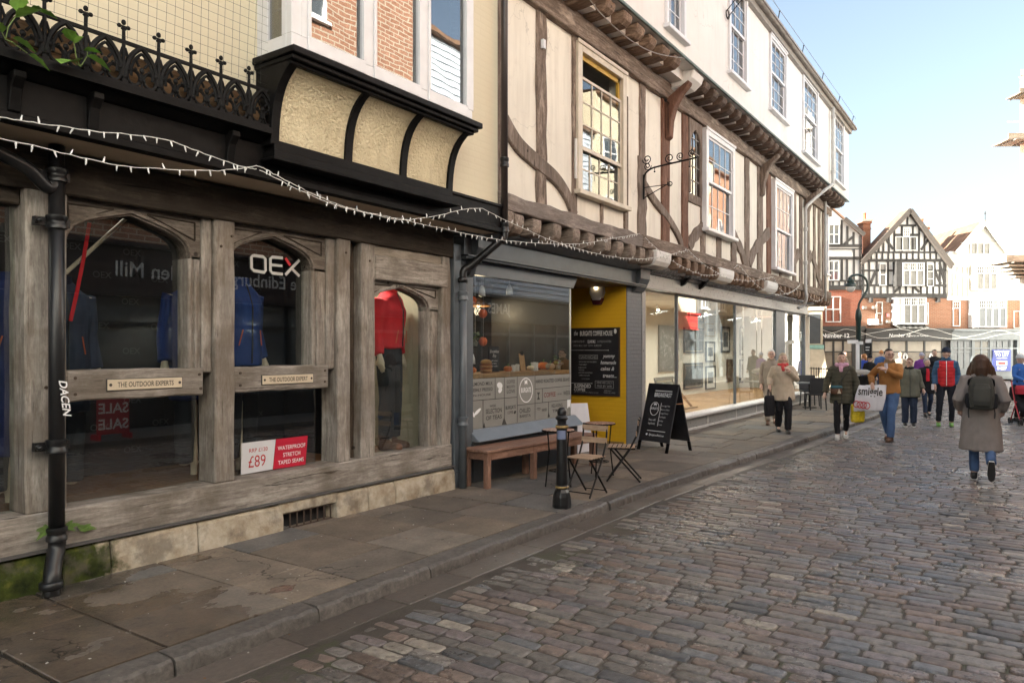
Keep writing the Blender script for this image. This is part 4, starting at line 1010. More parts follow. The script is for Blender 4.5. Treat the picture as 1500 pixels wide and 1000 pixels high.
# ---- wrought iron hanging sign bracket
sb = thing('sign_bracket', pt(942.5,293,Y1-.02), 'scrolled black wrought iron sign bracket with no sign, on brown stud', 'bracket')
def bq(dx, dz, dy): return (xbk+dx, Y1-.03-dy, zbk+dz)
xbk, zbk = P(943,292,Y1-.03)
mb = MB(); mb.tube([bq(0,0,.0),bq(0,.42,.0)], .016, 6); hp(mb, 'wall_bar', M['black_iron'], sb)
mb = MB(); mb.tube(catmull([bq(0,.30,0),bq(0,.42,.02),bq(0,.50,.12),bq(0,.53,.3),bq(0,.58,.95)],4), .015, 6); hp(mb, 'arm', M['black_iron'], sb)
def scroll(c, r, turns=1.6, a0=0, sg=1):
    return [bq(0, c[1]+r*(1-.75*t)*math.sin(a0+sg*turns*2*PI*t), c[0]+r*(1-.75*t)*math.cos(a0+sg*turns*2*PI*t)) for t in [i/18 for i in range(19)]]
for c, r, a, sg in (((.06,.68),.085,PI,1),((.07,.56),.07,0,-1),((.47,.64),.085,-1.2,-1),((.66,.645),.07,-1.2,-1),((.86,.67),.06,-1.6,-1),((.48,.21),.05,2.4,1)):
    mb = MB(); mb.tube(scroll(c, r, 1.5, a, sg), .009, 5); hp(mb, 'scroll', M['black_iron'], sb)
mb = MB(); mb.tube([bq(0,.02,0),bq(0,.20,.42)], .008, 5); mb.tube([bq(0,.20,0),bq(0,.20,.46)], .007, 5); hp(mb, 'stay', M['black_iron'], sb)
for dx in (.2,.82):
    mb = MB(); mb.tube([bq(0,.54,dx),bq(0,.47,dx)], .006, 5); mb.ball(bq(0,.45,dx), .016, 6, 5); hp(mb, 'hook', M['black_iron'], sb)
# overhead cable fixings on the top wall
cb = thing('cable_anchor', pt(1063,18,4.6), 'pair of taut dark cables ending in a loop on the white top wall', 'cable')
mb = MB(); e = pt(1064,17,4.78); mb.tube([e, (e[0]-1.5,2.5,9.6),(e[0]-3.2,.0,10.3)], .009, 5); hp(mb, 'cable', M['black_iron'], cb)
mb = MB(); e2 = (e[0]+.05,e[1],e[2]-.12); mb.tube([e2, (e[0]-1.45,2.5,9.45),(e[0]-3.15,.0,10.15)], .009, 5); hp(mb, 'cable', M['black_iron'], cb)
mb = MB(); mb.tube([(e[0]+.02+.09*math.cos(a*PI/5),e[1]-.02,e[2]-.06+.09*math.sin(a*PI/5)) for a in range(11)], .012, 5); hp(mb, 'ring', M['black_iron'], cb)
tl = thing('loose_wire', pt(870,0,4.7), 'thin grey telephone wire sagging under the brown jetty joists', 'cable')
mb = MB(); mb.tube(catmull([pt(850,-20,4.75),pt(880,20,4.73),pt(922,58,4.70),pt(960,78,4.70),pt(1003,86,4.76)],6), .008, 5); hp(mb, 'wire', M['gutter'], tl)
mb = MB(); mb.tube(catmull([pt(878,72,Y1-.04),pt(900,75,Y1-.07),pt(940,112,Y1-.05),pt(975,147,Y1-.08),pt(985,155,Y1-.08)],6), .007, 5); mb.ball(pt(975,147,Y1-.1), .03, 8, 6); hp(mb, 'wire', M['black_iron'], tl)
# ------------------------------------------------------------------ coffee house shopfront (parts of the jettied house)
def s5(u, Y=5.74): return UX(u, Y)
XW0, XW1, XP0, XP1 = 7.50, 10.06, 12.02, 12.66
mb = MB(); mb.box(s5(661.5), s5(672), 5.70, 5.98, 0, 3.0); mb.box(s5(672), 7.50, 5.735, 5.98, 0, 3.0); mb.box(s5(661.5)-.0, s5(672)+.004, 5.685, 5.70, 0, .2); pil = hp(mb, 'pilaster', M['slate_paint'], bev=.006)
mb = MB(); mb.prism_x([(5.74,2.62),(5.69,2.64),(5.66,2.74),(5.60,2.84),(5.55,2.98),(5.55,3.16),(5.74,3.16)], s5(683), s5(691)); hp(mb, 'corbel', M['slate_dark'], pil, bev=.006)
mb = MB(); mb.box(s5(672), s5(936), 5.655, 5.95, 2.885, 3.12); mb.box(s5(672), s5(936), 5.62, 5.95, 2.835, 2.885); mb.box(s5(672), s5(936), 5.59, 5.95, 2.86, 2.885)
fas = hp(mb, 'cafe_fascia', M['slate_dark'], bev=.005)
mb = MB(); mb.prism_x([(5.66,3.10),(5.60,3.12),(5.52,3.19),(5.50,3.22),(5.50,3.25),(5.95,3.25),(5.95,3.10)], s5(661), s5(938)); hp(mb, 'cornice', M['slate_dark'], fas)
mb = MB(); mb.prism([(XW0,2.66),(XW1+.02,2.66),(XW1+.16,2.834),(XW0,2.834)], 5.735, 5.80); hp(mb, 'blind_box', M['slate_paint'], bev=.004)
mb = MB(); mb.box(XW0, XP0, 5.80, 8.2, 2.834, 2.88); hp(mb, 'entrance_soffit', plain('brown_soffit',(.16,.10,.06),.8,bump=0))
mb = MB(); mb.box(XW0, XW1, 5.78, 5.786, .66, 2.70); hp(mb, 'window_pane', M['glass_clear'])
mb = MB(); mb.box(XW1-.012, XW1+.03, 5.80, 7.3, .66, 2.84); hp(mb, 'return_wall', plain('dark_return',(.035,.035,.035),.5,bump=0))
mb = MB(); mb.box(XW1-.008, XW1+.008, 5.772, 5.790, .66, 2.84); hp(mb, 'glass_corner_trim', plain('alu_trim',(.5,.52,.52),.35,.6,bump=0))
mb = MB(); mb.prism_x([(5.61,.525),(5.612,.535),(5.765,.668),(5.80,.668),(5.80,.525)], 7.46, s5(845)); hp(mb, 'slanted_sill', M['slate_light'], bev=.006)
mb = MB(); mb.box(7.46, s5(845)-.05, 5.70, 5.80, 0, .50); hp(mb, 'stall_riser', M['slate_dark']); 
mb = MB(); mb.box(XW1-.06, XW1+.05, 5.80, 6.95, 0, .66); hp(mb, 'stall_riser', M['slate_dark'])
mb = MB(); mb.box(XP0, XP1, 5.74, 5.99, 0, 2.85); hp(mb, 'grey_brick_pier', M['grey_brick'], bev=.006)
mb = MB(); mb.box(XP0-.005, XP1-.1, 5.76, 8.0, 0, 2.84); hp(mb, 'mustard_wall', M['yellow_brick'])
mb = MB(); mb.box(XP0-.018, XP0-.004, 5.80, 8.0, 0, .05); hp(mb, 'wall_base', plain('grubby_base',(.25,.15,.05),.8))
# cafe interior
mb = MB(); mb.box(7.3, 12.0, 8.6, 8.7, 0, 2.85); mb.box(7.3, 7.4, 5.98, 8.6, 0, 2.85); mb.box(XW1, 12.0, 8.0, 8.05, 0, 2.85); hp(mb, 'cafe_inner_wall', plain('cafe_wall',(.04,.038,.036),.8,bump=0))
mb = MB(); mb.box(7.4, XW1, 5.98, 8.6, 2.80, 2.83); mb.box(7.4, XW1, 5.98, 8.6, .0, .02); hp(mb, 'cafe_ceiling', plain('cafe_ceiling',(.10,.09,.08),.8,bump=0))
mb = MB(); mb.box(7.46, XW1-.01, 5.79, 6.30, 1.325, 1.385); hp(mb, 'window_counter', M['pine'], bev=.004)
mb = MB(); mb.box(7.5, 8.4, 8.52, 8.58, 1.4, 2.3); hp(mb, 'menu_board', M['blackboard'])
# vinyl lettered panel below the counter
YV = 5.777
def gv(x, y): return P(680+x/8.82, 540+y/8.82, YV-.001)
vin = thing('lettered_panel', (8.8,YV,.67), 'grey window panel of coffee shop lettering above the wooden bench', 'sign')
mb = MB(); mb.box(7.48, XW1-.012, YV, YV+.003, .672, 1.322); part(mb, 'panel', plain('warm_grey_vinyl',(.245,.24,.22),.45,var=.05,bump=0), vin)
mb = MB()
def vline(x0,y0,x1,y1):
    a, b = gv(x0,y0), gv(x1,y1); mb.bar((a[0],YV-.0015,a[1]),(b[0],YV-.0015,b[1]),.002,.008,(0,0,1) if abs(y1-y0) < abs(x1-x0) else (1,0,0))
for l in ((400,110,400,388),(518,105,518,700),(685,95,685,690),(75,415,685,365),(685,472,1390,392),(243,405,243,760),(915,85,915,655),(915,262,1385,218),(1010,252,1010,435),(1090,428,1090,630)): vline(*l)
part(mb, 'dividing_lines', M['grey_letter'], vin)
def vt(txt, x, y, h, w=None, mb=None, sp=1.0, bold=0.012):
    X0, Z0 = gv(x, y+h/2); d = (YV)/(ST-((680+x/8.82)-UC)/F*CT); size = h/8.82/F*d/.70
    Xa, _ = gv(x-w/2, y); Xb, _ = gv(x+w/2, y)
    g, _f = text_geo(txt,'CENTER',0.0,bold,sp); gw = max(p[0] for p in g)-min(p[0] for p in g)
    mb.text(txt, size, (X0, YV-.001, Z0), (1,0,0), (0,0,1), sx=(Xb-Xa)/(gw*size), bold=bold, space=sp)
mb = MB()
for a in (('ALMOND MILK',225,192,46,290),('FRESHLY PRESSED',225,268,44,290),('IN-HOUSE',225,338,26,240),('COFFEE',602,165,42,105),('MADE WITH',602,230,36,105),('LOVE',602,290,44,105),('HAND ROASTED COFFEE BEANS',1150,148,44,430),('OF THE',1230,325,18,50),('WEEK',1325,310,52,90),
          ('WIDE',368,478,28,80),('SELECTION',383,540,58,205),('OF TEAS',383,625,52,205),('BURGATE',600,497,46,130),('COFFEE',595,562,36,75),('CHILLED',785,535,56,140),('BARISTA',787,605,36,140),('WIFI',1035,530,38,66),('RELAXING',1200,470,42,140),('TIMES',1200,535,36,120)): mb = MB(); vt(*a, mb=mb); part(mb, 'dark_lettering', M['grey_letter'], vin)
mb = MB(); vt('COFFEE',1105,332,58,150,mb=mb); part(mb, 'red_lettering', plain('dusty_red_letter',(.16,.03,.03),.6,bump=0), vin)
def oval(mb, cx, cy, rx, ry, tilt=0, hole=0, n=24):
    pts = []
    for i in range(n):
        a = 2*PI*i/n; x, y = rx*math.cos(a), ry*math.sin(a)
        pts.append((cx+x*math.cos(tilt)-y*math.sin(tilt), cy+x*math.sin(tilt)+y*math.cos(tilt)))
    if hole:
        path = [gv(*p) for p in pts+[pts[0]]]; mb.ribbon(path, hole, YV-.003, YV-.001)
    else: mb.prism([gv(*p) for p in pts], YV-.003, YV-.001)
mb = MB(); oval(mb, 798, 275, 84, 155, 0, .013); vt('BURGATE', 798, 272, 60, 130, mb=mb, bold=.02); part(mb, 'logo', M['white_letter'], vin)
for a_ in ((458,215,34,42,-.3),(463,275,22,38,.3),(105,575,18,55,-.5),(170,555,18,62,.75)): mb = MB(); oval(mb, *a_); part(mb, 'white_leaf', M['white_letter'], vin)
mb = MB(); mb.prism([gv(780,140),gv(795,160),gv(812,138),gv(815,205),gv(797,185),gv(780,208)], YV-.003, YV-.001); part(mb, 'white_ribbon', M['white_letter'], vin); mb = MB(); mb.prism([gv(1330,400),gv(1378,395),gv(1378,510),gv(1355,485),gv(1330,512)], YV-.003, YV-.001)
part(mb, 'white_ribbon', M['white_letter'], vin)
for (x,y,h,w_) in ((258,765,70,30),(517,722,90,62),(1092,625,60,28)): mb = MB(); mb.prism([gv(x-w_/2,y), gv(x+w_/2,y-4), gv(x-2,y-h)], YV-.004, YV-.001); part(mb, 'dark_triangle', M['grey_letter'], vin)  # dark triangles laid along the foot of the panel
mb = MB(); mb.prism([gv(940,305),gv(978,303),gv(962,340),gv(962,360),gv(978,395),gv(942,398),gv(956,360),gv(956,340)], YV-.003, YV-.001); part(mb, 'coffee_pot_mark', M['grey_letter'], vin); mb = MB()
for r in (18,34): mb.ribbon([gv(962+r*math.sin(a), 545-r*1.2*math.cos(a)) for a in (-.8,-.4,0,.4,.8)], .008, YV-.003, YV-.001)
part(mb, 'wireless_mark', M['grey_letter'], vin); mb = MB(); oval(mb, 655, 560, 12, 22, .3); part(mb, 'bean_mark', M['grey_letter'], vin)
# ---- blackboard menu on the mustard wall
XB = XP0-.012
def gb(x, y):
    u, v = 830+x/8.33, 470+y/8.33; k = (u-UC)/F; d = XB/(CT+k*ST); return (d*(ST-k*CT), EYE-(v-VH)/F*d, d)
bb = thing('menu_blackboard', (XB,6.4,.88), 'tall framed blackboard menu chalked in white on the mustard brick wall', 'sign')
y1, zt_, _ = gb(640,95); y0 = 7.25; zb_ = gb(640,905)[1]
mb = MB(); mb.box(XB-.02, XB+.005, y1, y0, zb_, zt_); part(mb, 'board', M['blackboard'], bb)
mb = MB(); mb.box(XB-.035, XB, y1-.025, y1, zb_-.025, zt_+.025); mb.box(XB-.035, XB, y0, y0+.025, zb_, zt_); mb.box(XB-.035, XB, y1, y0, zt_, zt_+.025); mb.box(XB-.035, XB, y1, y0, zb_-.025, zb_); part(mb, 'frame', plain('dark_frame',(.05,.03,.02),.5,bump=0), bb)
def bt_(txt, x, y, h, w, mb, shear=0.0, bold=.006):
    Y0, Z0, d = gb(x, y+h/2); size = h/8.33/F*d/.70; Ya = gb(x-w/2,y)[0]; Yb = gb(x+w/2,y)[0]
    g, _f = text_geo(txt,'CENTER',shear,bold,1.0); gw = max(p[0] for p in g)-min(p[0] for p in g)
    mb.text(txt, size, (XB-.021, Y0, Z0), (0,-1,0), (0,0,1), sx=abs(Yb-Ya)/(gw*size), bold=bold, shear=shear)
for t_, x, y, h, w_, sh in (('the',118,148,55,45,.3),('BURGATE COFFEE HOUSE',365,150,58,395,0),('yummy',520,425,44,150,.35),('homemade',512,505,44,190,.35),('cakes &',500,580,44,165,.35),('treats...',530,665,46,165,.35),('SQUARE MILE',310,250,36,95,0),('SUSPENDED',200,790,44,200,0),('COFFEE',165,835,34,135,0)): mb = MB(); bt_(t_, x, y, h, w_, mb, sh, .014); part(mb, 'chalk_writing', M['chalk'], bb)
mb = MB()
for t_, x, y, h, w_ in (('HOME ROASTED BY',150,250,26,150),('COFFEE ROASTERS',465,250,26,170),('FRESH MILK  OAT  SOYA  ALMOND',260,300,22,340),('SANDWICHES',275,440,32,200),('BACON BRIE AND CRANBERRY',265,498,18,215),('TUNA MELT',205,532,18,100),('HAM SALAD',198,566,18,95),('VEGGIE',188,597,18,70),('HAM CHEESE AND MUSTARD',235,630,18,170),('HUMMUS AND SALAD',222,662,18,130),('EAT IN OR TAKE AWAY',240,705,14,100),('DRINK AND LUNCH',468,752,26,190),('FREE BY WIFI',468,795,26,180),('ASK FOR A DRINK FOR A FRIEND IN NEED',245,870,16,300),('OPEN DAILY',510,850,14,90),('FIND US HERE',530,875,16,140)): mb = MB(); bt_(t_, x, y, h, w_, mb); part(mb, 'small_chalk_writing', M['chalk_dim'], bb)
mb = MB()
for (a,b,c,e) in ((-80,355,515,357),(-80,752,315,760)):
    p, r = gb(a,b), gb(c,e); mb.bar((XB-.022,p[0],p[1]),(XB-.022,r[0],r[1]),.012,.002,(1,0,0)); mb.ball((XB-.022,r[0],r[1]),.012,6,5)
for (a,b,c,e) in ((160,415,385,462),(355,728,578,822)):
    p, r = gb(a,b), gb(c,e)
    for (q0,q1) in (((p[0],p[1]),(r[0],p[1])),((r[0],p[1]),(r[0],r[1])),((r[0],r[1]),(p[0],r[1])),((p[0],r[1]),(p[0],p[1]))): mb.bar((XB-.022,q0[0],q0[1]),(XB-.022,q1[0],q1[1]),.006,.002,(1,0,0))
part(mb, 'chalk_lines', M['chalk_dim'], bb)
mb = MB(); p = gb(600,125); mb.ball((XB-.022,p[0],p[1]),(.002,.03,.045),10,8); part(mb, 'chalk_badge', M['chalk'], bb)
# ---- alarm style wall box with a small lit lamp
ly, lz = 6.31, 2.55
ab = thing('wall_box', (XP0-.06,ly,lz), 'white and maroon wall box with small lit lamp above the blackboard', 'wall box')
def hx(w0,w1,w2,z0,z1,z2): return [(ly-w0,lz+z0),(ly-w1,lz+z1),(ly-w2,lz+z2),(ly+w2,lz+z2),(ly+w1,lz+z1),(ly+w0,lz+z0)]
mb = MB(); mb.prism_x(hx(.08,.145,.13,.05,.18,.33), XP0-.10, XP0-.005); part(mb, 'cover', M['white_paint'], ab, bev=.01)
mb = MB(); mb.prism_x(hx(.07,.085,.12,-.03,-.01,.085), XP0-.09, XP0-.005); part(mb, 'base', plain('maroon_plastic',(.09,.012,.025),.4,bump=0), ab, bev=.006)
mb = MB(); mb.ball((XP0-.115,ly,lz+.275),(.02,.03,.03),10,8); part(mb, 'lamp', emit('small_lamp',(1,.72,.38),2.5), ab)
mb = MB(); mb.text('ALARM', .035, (XP0-.1,ly,lz+.19), (0,-1,0), (0,0,1)); 
# ------------------------------------------------------------------ gallery shopfront
XG0, XGR, XGM, XGC0, XGC1, XGE = XP1, 14.40, UX(1078,5.74), UX(1136,5.74), UX(1149,5.74), UX(1178.5,5.74)
mb = MB(); mb.box(XP1-.02, XP1+.14, 5.73, 5.95, 0, 2.84); hp(mb, 'pilaster', M['gallery_grey'], bev=.005)
mb = MB(); mb.prism_x([(5.74,2.74),(5.68,2.76),(5.62,2.86),(5.56,2.98),(5.55,3.22),(5.74,3.22)], s5(925), s5(939)); cpl = hp(mb, 'corbel', M['slate_dark'], bev=.008)
XFE = UX(1182,5.70)
mb = MB(); mb.box(s5(939), XFE, 5.67, 5.95, 2.90, 3.14); mb.box(s5(939), XFE, 5.63, 5.95, 2.84, 2.90); gf = hp(mb, 'gallery_fascia', M['gallery_grey'], bev=.005)
mb = MB(); mb.prism_x([(5.67,3.10),(5.62,3.115),(5.60,3.15),(5.50,3.16),(5.46,3.20),(5.44,3.25),(5.95,3.25),(5.95,3.10)], s5(939), XFE+.1); hp(mb, 'cornice', plain('gallery_cornice',(.16,.15,.15),.25,bump=.03), gf)
for u in (1003, 1029): mb = MB(); x = UX(u,5.6); mb.prism_x([(5.67,3.0),(5.6,3.03),(5.50,3.14),(5.45,3.22),(5.67,3.22)], x-.05, x+.05); hp(mb, 'fascia_clip', M['black_iron'], gf)
mb = MB(); mb.box(XG0, XFE, 5.80, 8.3, 2.84, 2.90); hp(mb, 'gallery_ceiling', M['render_white'])
mb = MB(); mb.box(XGR-.03, XGR+.03, 5.74, 5.80, .30, 2.84); mb.box(XGM-.03, XGM+.03, 5.74, 5.80, .36, 2.84); mb.box(XGC0, XGC1, 5.72, 5.85, .30, 2.84); mb.box(XGE-.05, XGE+.05, 5.72, 5.84, .30, 2.84); mb.box(XGR, XGE, 5.74, 5.80, 2.80, 2.845)
mull = hp(mb, 'window_frame', M['slate_paint'], bev=.005)
for a, b in ((XGR+.03,XGM-.03),(XGM+.03,XGC0),(XGC1,XGE-.05)): mb = MB(); mb.box(a, b, 5.768, 5.774, .36, 2.80); hp(mb, 'pane', M['glass_gallery'], mull)
mb = MB(); mb.box(XGR-.004, XGR+.004, 5.80, 6.6, .36, 2.84); hp(mb, 'pane', M['glass_clear'], mull)
mb = MB(); mb.box(XGR-.03, XGR+.03, 6.6, 6.66, 0, 2.84); hp(mb, 'door_post', M['slate_paint'], bev=.004)
mb = MB(); mb.prism_x([(5.58,.27),(5.575,.315),(5.60,.335),(5.74,.36),(5.80,.36),(5.80,.27)], XGR-.05, XFE); hp(mb, 'window_sill', M['gallery_sill'], bev=.005)
mb = MB(); mb.box(XGR-.03, XFE-.03, 5.68, 5.80, .045, .27); sr = hp(mb, 'stall_riser', M['gallery_grey'])
mb = MB(); mb.box(XGR-.05, XFE, 5.655, 5.70, -.02, .05); hp(mb, 'skirting', M['gallery_sill'], sr, bev=.004)
mb = MB()
for x in (XGR+1.6, XGR+3.6, XGM+1.5, XGM+3.0, XGC1): mb.box(x-.03, x+.03, 5.668, 5.68, .05, .27)
hp(mb, 'riser_panels', M['gallery_sill'], sr)
mb = MB(); mb.box(XGR-.03, XGR+.02, 5.80, 6.6, 0, .36); hp(mb, 'stall_riser', M['gallery_grey'])
gwall = plain('gallery_wall', (.70,.66,.57), .85, var=.03, bump=0)
mb = MB(); mb.box(XG0, 26.8, 8.2, 8.3, 0, 2.84); mb.box(26.7, 26.8, 5.9, 8.2, 0, 2.84); mb.box(XG0-.02, XG0+.08, 5.95, 8.2, 0, 2.84); hp(mb, 'gallery_wall', gwall)
mb = MB(); mb.box(XGR+.02, 26.7, 5.80, 8.2, .25, .34); mb.box(XG0+.08, XGR+.02, 5.80, 8.2, .0, .012); hp(mb, 'gallery_floor', M['pine'])
# pictures hung inside the gallery
def picture(name, ua, va, ub, vb, Y, label, frame, mat, art, fw=.05, mw=.06, group=None):
    xa, za = P(ua, va, Y); xb, _ = P(ub, va, Y); zb = VZ((ua+ub)/2, vb, Y)
    o = thing(name, ((xa+xb)/2, Y, zb), label, 'picture', group)
    mb = MB(); mb.box(xa, xb, Y-.04, Y, zb, zb+fw); mb.box(xa, xb, Y-.04, Y, za-fw, za); mb.box(xa, xa+fw, Y-.04, Y, zb+fw, za-fw); mb.box(xb-fw, xb, Y-.04, Y, zb+fw, za-fw); part(mb, 'frame', frame, o)
    mb = MB(); mb.box(xa+fw, xb-fw, Y-.02, Y, zb+fw, za-fw); part(mb, 'mount', mat, o)
    f2 = fw+mw; mb = MB(); mb.box(xa+f2, xb-f2, Y-.023, Y-.019, zb+f2, za-f2); part(mb, 'artwork', art, o)
def art(name, c1, c2, sc):
    t = NT(name); v = t.coord((1,1,1)); f = t.noise(v, sc, 6, .65, 1.5)
    return t.pbr(t.ramp(f, [(.3,c1),(.5,dim(c1,.6)),(.7,c2)]), .5)
blackf = plain('black_frame', (.015,.014,.014), .35, bump=0); whitem = plain('white_mount', (.7,.68,.63), .8, bump=0); goldf = plain('gilt_mount', (.45,.36,.2), .5, bump=0)
greya = art('smoky_art', (.07,.08,.085), (.45,.46,.44), 6); browna = art('umber_art', (.16,.10,.06), (.5,.42,.3), 7); darka = art('dark_art', (.03,.035,.035), (.25,.25,.24), 5)
picture('framed_picture', 964, 476, 992, 544, 8.19, 'largest dark framed smoky picture on the gallery back wall', blackf, greya, greya, .09, .02)
picture('framed_picture', 1001, 479, 1029, 517, 8.19, 'wide dark picture, upper of two beside the column of small frames', blackf, goldf, darka, .05, .02)
picture('framed_picture', 1001, 532, 1028, 569, 8.19, 'wide dark picture, lower of two beside the column of small frames', blackf, goldf, darka, .06, .02)
picture('framed_picture', 1033, 473, 1046, 493, 8.19, 'topmost narrow white picture in the column of small frames', goldf, whitem, browna, .03, .14)
picture('framed_picture', 1033, 500, 1046, 530, 8.19, 'middle narrow black framed picture in the column of small frames', blackf, whitem, greya, .05, .14)
picture('framed_picture', 1033, 536, 1047, 570, 8.19, 'lowest narrow black framed picture in the column of small frames', blackf, whitem, greya, .05, .15)
picture('framed_picture', 1064, 526, 1072, 559, 8.19, 'small brown framed picture alone on the gallery wall', plain('brown_frame',(.10,.045,.02),.4,bump=0), browna, browna, .06, .03)
for (ua,va,ub,vb,lab,ar) in ((1008,447,1030,472,'small wide picture above the two dark pictures in the gallery',greya),(1083,478,1098,520,'tall dark framed picture behind the second gallery pane, upper',darka),(1083,526,1098,560,'square brown picture behind the second gallery pane, lower',browna),(1104,485,1116,548,'tall narrow picture nearest the gallery corner post',greya),(1056,478,1068,516,'narrow smoky picture above the small brown framed picture',greya),(966,553,990,580,'low wide picture under the largest gallery picture',darka)):
    picture('framed_picture', ua, va, ub, vb, 8.19, lab, blackf, whitem, ar, .06, .12)
# big picture leaning in the window, lower left
lp = thing('leaning_picture', (14.9,6.2,.34), 'black framed picture with cream border leaning on the gallery window floor', 'picture')
Mx = Matrix.Translation((14.55,6.15,.345)) @ Matrix.Rotation(R(-14),4,'X')
mb = MB(); w_, h_ = 1.0, .78
mb.box(0,w_,-.03,0,0,.07); mb.box(0,w_,-.03,0,h_-.07,h_); mb.box(0,.07,-.03,0,.07,h_-.07); mb.box(w_-.07,w_,-.03,0,.07,h_-.07); part(mb.xf(Mx), 'frame', blackf, lp)
mb = MB(); mb.box(.07,w_-.07,-.015,0,.07,h_-.07); part(mb.xf(Mx), 'mount', goldf, lp)
mb = MB(); mb.box(.11,w_-.11,-.018,-.014,.11,h_-.11); part(mb.xf(Mx), 'artwork', greya, lp)
bk = thing('wooden_easel', (16.4,6.4,.34), 'small folded wooden easel on the gallery window floor', 'easel')
mb = MB(); mb.bar((15.8,6.3,.35),(16.15,6.5,.85),.05,.04); part(mb, 'leg', M['pine'], bk)
mb = MB(); mb.bar((16.7,6.3,.35),(16.15,6.5,.85),.05,.04); part(mb, 'leg', M['pine'], bk)
mb = MB(); mb.box(15.9,16.8,6.2,6.6,.342,.37); part(mb, 'tray', M['pine'], bk)
# gallery spotlights that are lit
for i, (x, y) in enumerate(((15.3,7.7),(16.1,7.6),(17.2,7.4),(19.5,7.0),(22.0,7.0),(24.2,7.0))):
    lab = ['lit spotlight nearest the gallery doorway','second lit gallery spotlight from the doorway','third lit gallery spotlight from the doorway','spotlight over the first large gallery pane','spotlight over the second large gallery pane','spotlight behind the angled end pane'][i]
    sp_ = thing('spotlight', (x,y,2.66), lab, 'light', 'gallery ceiling spotlights')
    mb = MB(); mb.tube([(x,y,2.84),(x,y,2.76)], .012, 6); mb.tube([(x,y,2.78),(x,y-.02,2.70)], .04, 10); part(mb, 'can', M['white_paint'], sp_)
    mb = MB(); mb.ball((x,y-.025,2.685),(.035,.035,.02),10,6); part(mb, 'bulb', emit('warm_bulb',(1,.78,.5),6) if i == 0 else bpy.data.materials['warm_bulb'], sp_)
    l = bpy.data.lights.new('spot_glow','AREA'); l.energy = 8; l.size = .35; l.color = (1,.90,.78); lo = bpy.data.objects.new('spot_glow', l); COL.objects.link(lo); lo.location = (x,y-.03,2.62); lo.rotation_euler = (R(-12),0,0)
# pendant lamps in the cafe, lit
for i, (x, y) in enumerate(((8.62,6.9),(9.55,7.2))):
    pl = thing('pendant_lamp', (x,y,2.40), ['lit cafe pendant lamp nearer the grey downpipe','lit cafe pendant lamp nearer the doorway'][i], 'lamp', 'cafe pendant lamps')
    mb = MB(); mb.tube([(x,y,2.8),(x,y,2.53)], .006, 5); part(mb, 'cord', M['black_iron'], pl)
    mb = MB(); mb.lathe([(.02,.14),(.05,.13),(.2,.02),(.205,0),(.19,0),(.04,.11)], x, y, 2.40, 18); part(mb, 'shade', plain('copper_shade',(.5,.25,.08),.35,.6,bump=0) if i == 0 else bpy.data.materials['copper_shade'], pl, smooth=True)
    mb = MB(); mb.ball((x,y,2.43),.035,10,8); part(mb, 'bulb', emit('cafe_bulb',(1,.65,.3),4) if i == 0 else bpy.data.materials['cafe_bulb'], pl)
    l = bpy.data.lights.new('pendant_glow','POINT'); l.energy = 4; l.shadow_soft_size = .06; l.color = (1,.7,.42); lo = bpy.data.objects.new('pendant_glow', l); COL.objects.link(lo); lo.location = (x,y,2.32)
# ------------------------------------------------------------------ houses across the square, each in its own frame facing us
DF = 43.0; RZF = TH-R(90)
def fx(u): return (u-UC)/F*DF
def fz(v): return EYE-(v-VH)/F*DF
def far_thing(name, u0, label, cat, d=DF):
    r = (u0-UC)/F*d
    o = thing(name, (d*CT+r*ST, d*ST-r*CT, 0), label, cat, None, RZF); ORG[o.name] = Vector((r*1.0,0,0)); return o
timb = plain('grey_black_timber', (.035,.032,.03), .7, var=.3); timw = plain('white_timber', (.60,.57,.50), .6, var=.06); infw = plaster('white_infill', (.66,.65,.63), var=.03, streak=.03)
fbrick = brick('orange_brick', (.24,.095,.05), (.32,.145,.085), (.30,.22,.16)); fbrick2 = brick('red_brick_far', (.26,.065,.035), (.33,.10,.055), (.25,.16,.12)); shaded_brick = brick('shaded_gable_brick', (.14,.05,.035),(.19,.075,.05),(.14,.10,.08),plane='yz')  # gable brick is a darkened copy, its shade put into the colour
tilem = plain('brown_roof_tiles', (.20,.115,.07), .8, var=.3, scale=3, bump=.5, bscale=12)
farw = plain('far_white_paint',(.60,.59,.57),.5,var=.05,bump=0)
fglass = plain('far_window_glass', (.09,.10,.11), .08, var=.3, scale=1.2, bump=0, spec=.8); fpale = plain('net_curtain_glass', (.17,.165,.15), .25, var=.15, scale=2, bump=0)
fblack = plain('black_shopfront', (.022,.022,.023), .4, var=.2); fgrey = plain('grey_shopfront', (.15,.165,.175), .45, var=.1)
pot = plain('chimney_pot', (.42,.14,.06), .8); chm = brick('chimney_brick', (.30,.10,.05),(.38,.15,.08),(.3,.2,.14)); stonec = plain('chimney_cap', (.45,.40,.34), .8)
def bld(mb, name, mat, o, parent=None, **k): return mb.build(name, mat, parent or o, **k)
def fr_rect(mb, u0, u1, v0, v1, y0, y1): mb.box(fx(u0), fx(u1), y0, y1, fz(v1), fz(v0))
def ftimber(o, u0, u1, v0, v1, y=-.05, mat=None, name='timber'):
    mb = MB(); fr_rect(mb, u0, u1, v0, v1, y, .05); return bld(mb, name, mat or timb, o)
def fdiag(o, u0, v0, u1, v1, w=.13, mat=None, y=-.045):
    mb = MB(); mb.bar((fx(u0),0,fz(v0)),(fx(u1),0,fz(v1)),.09,w,(0,0,1)); mb.v = [(a,b+y*.0,c) for a,b,c in mb.v]; return bld(mb, 'brace', mat or timb, o)
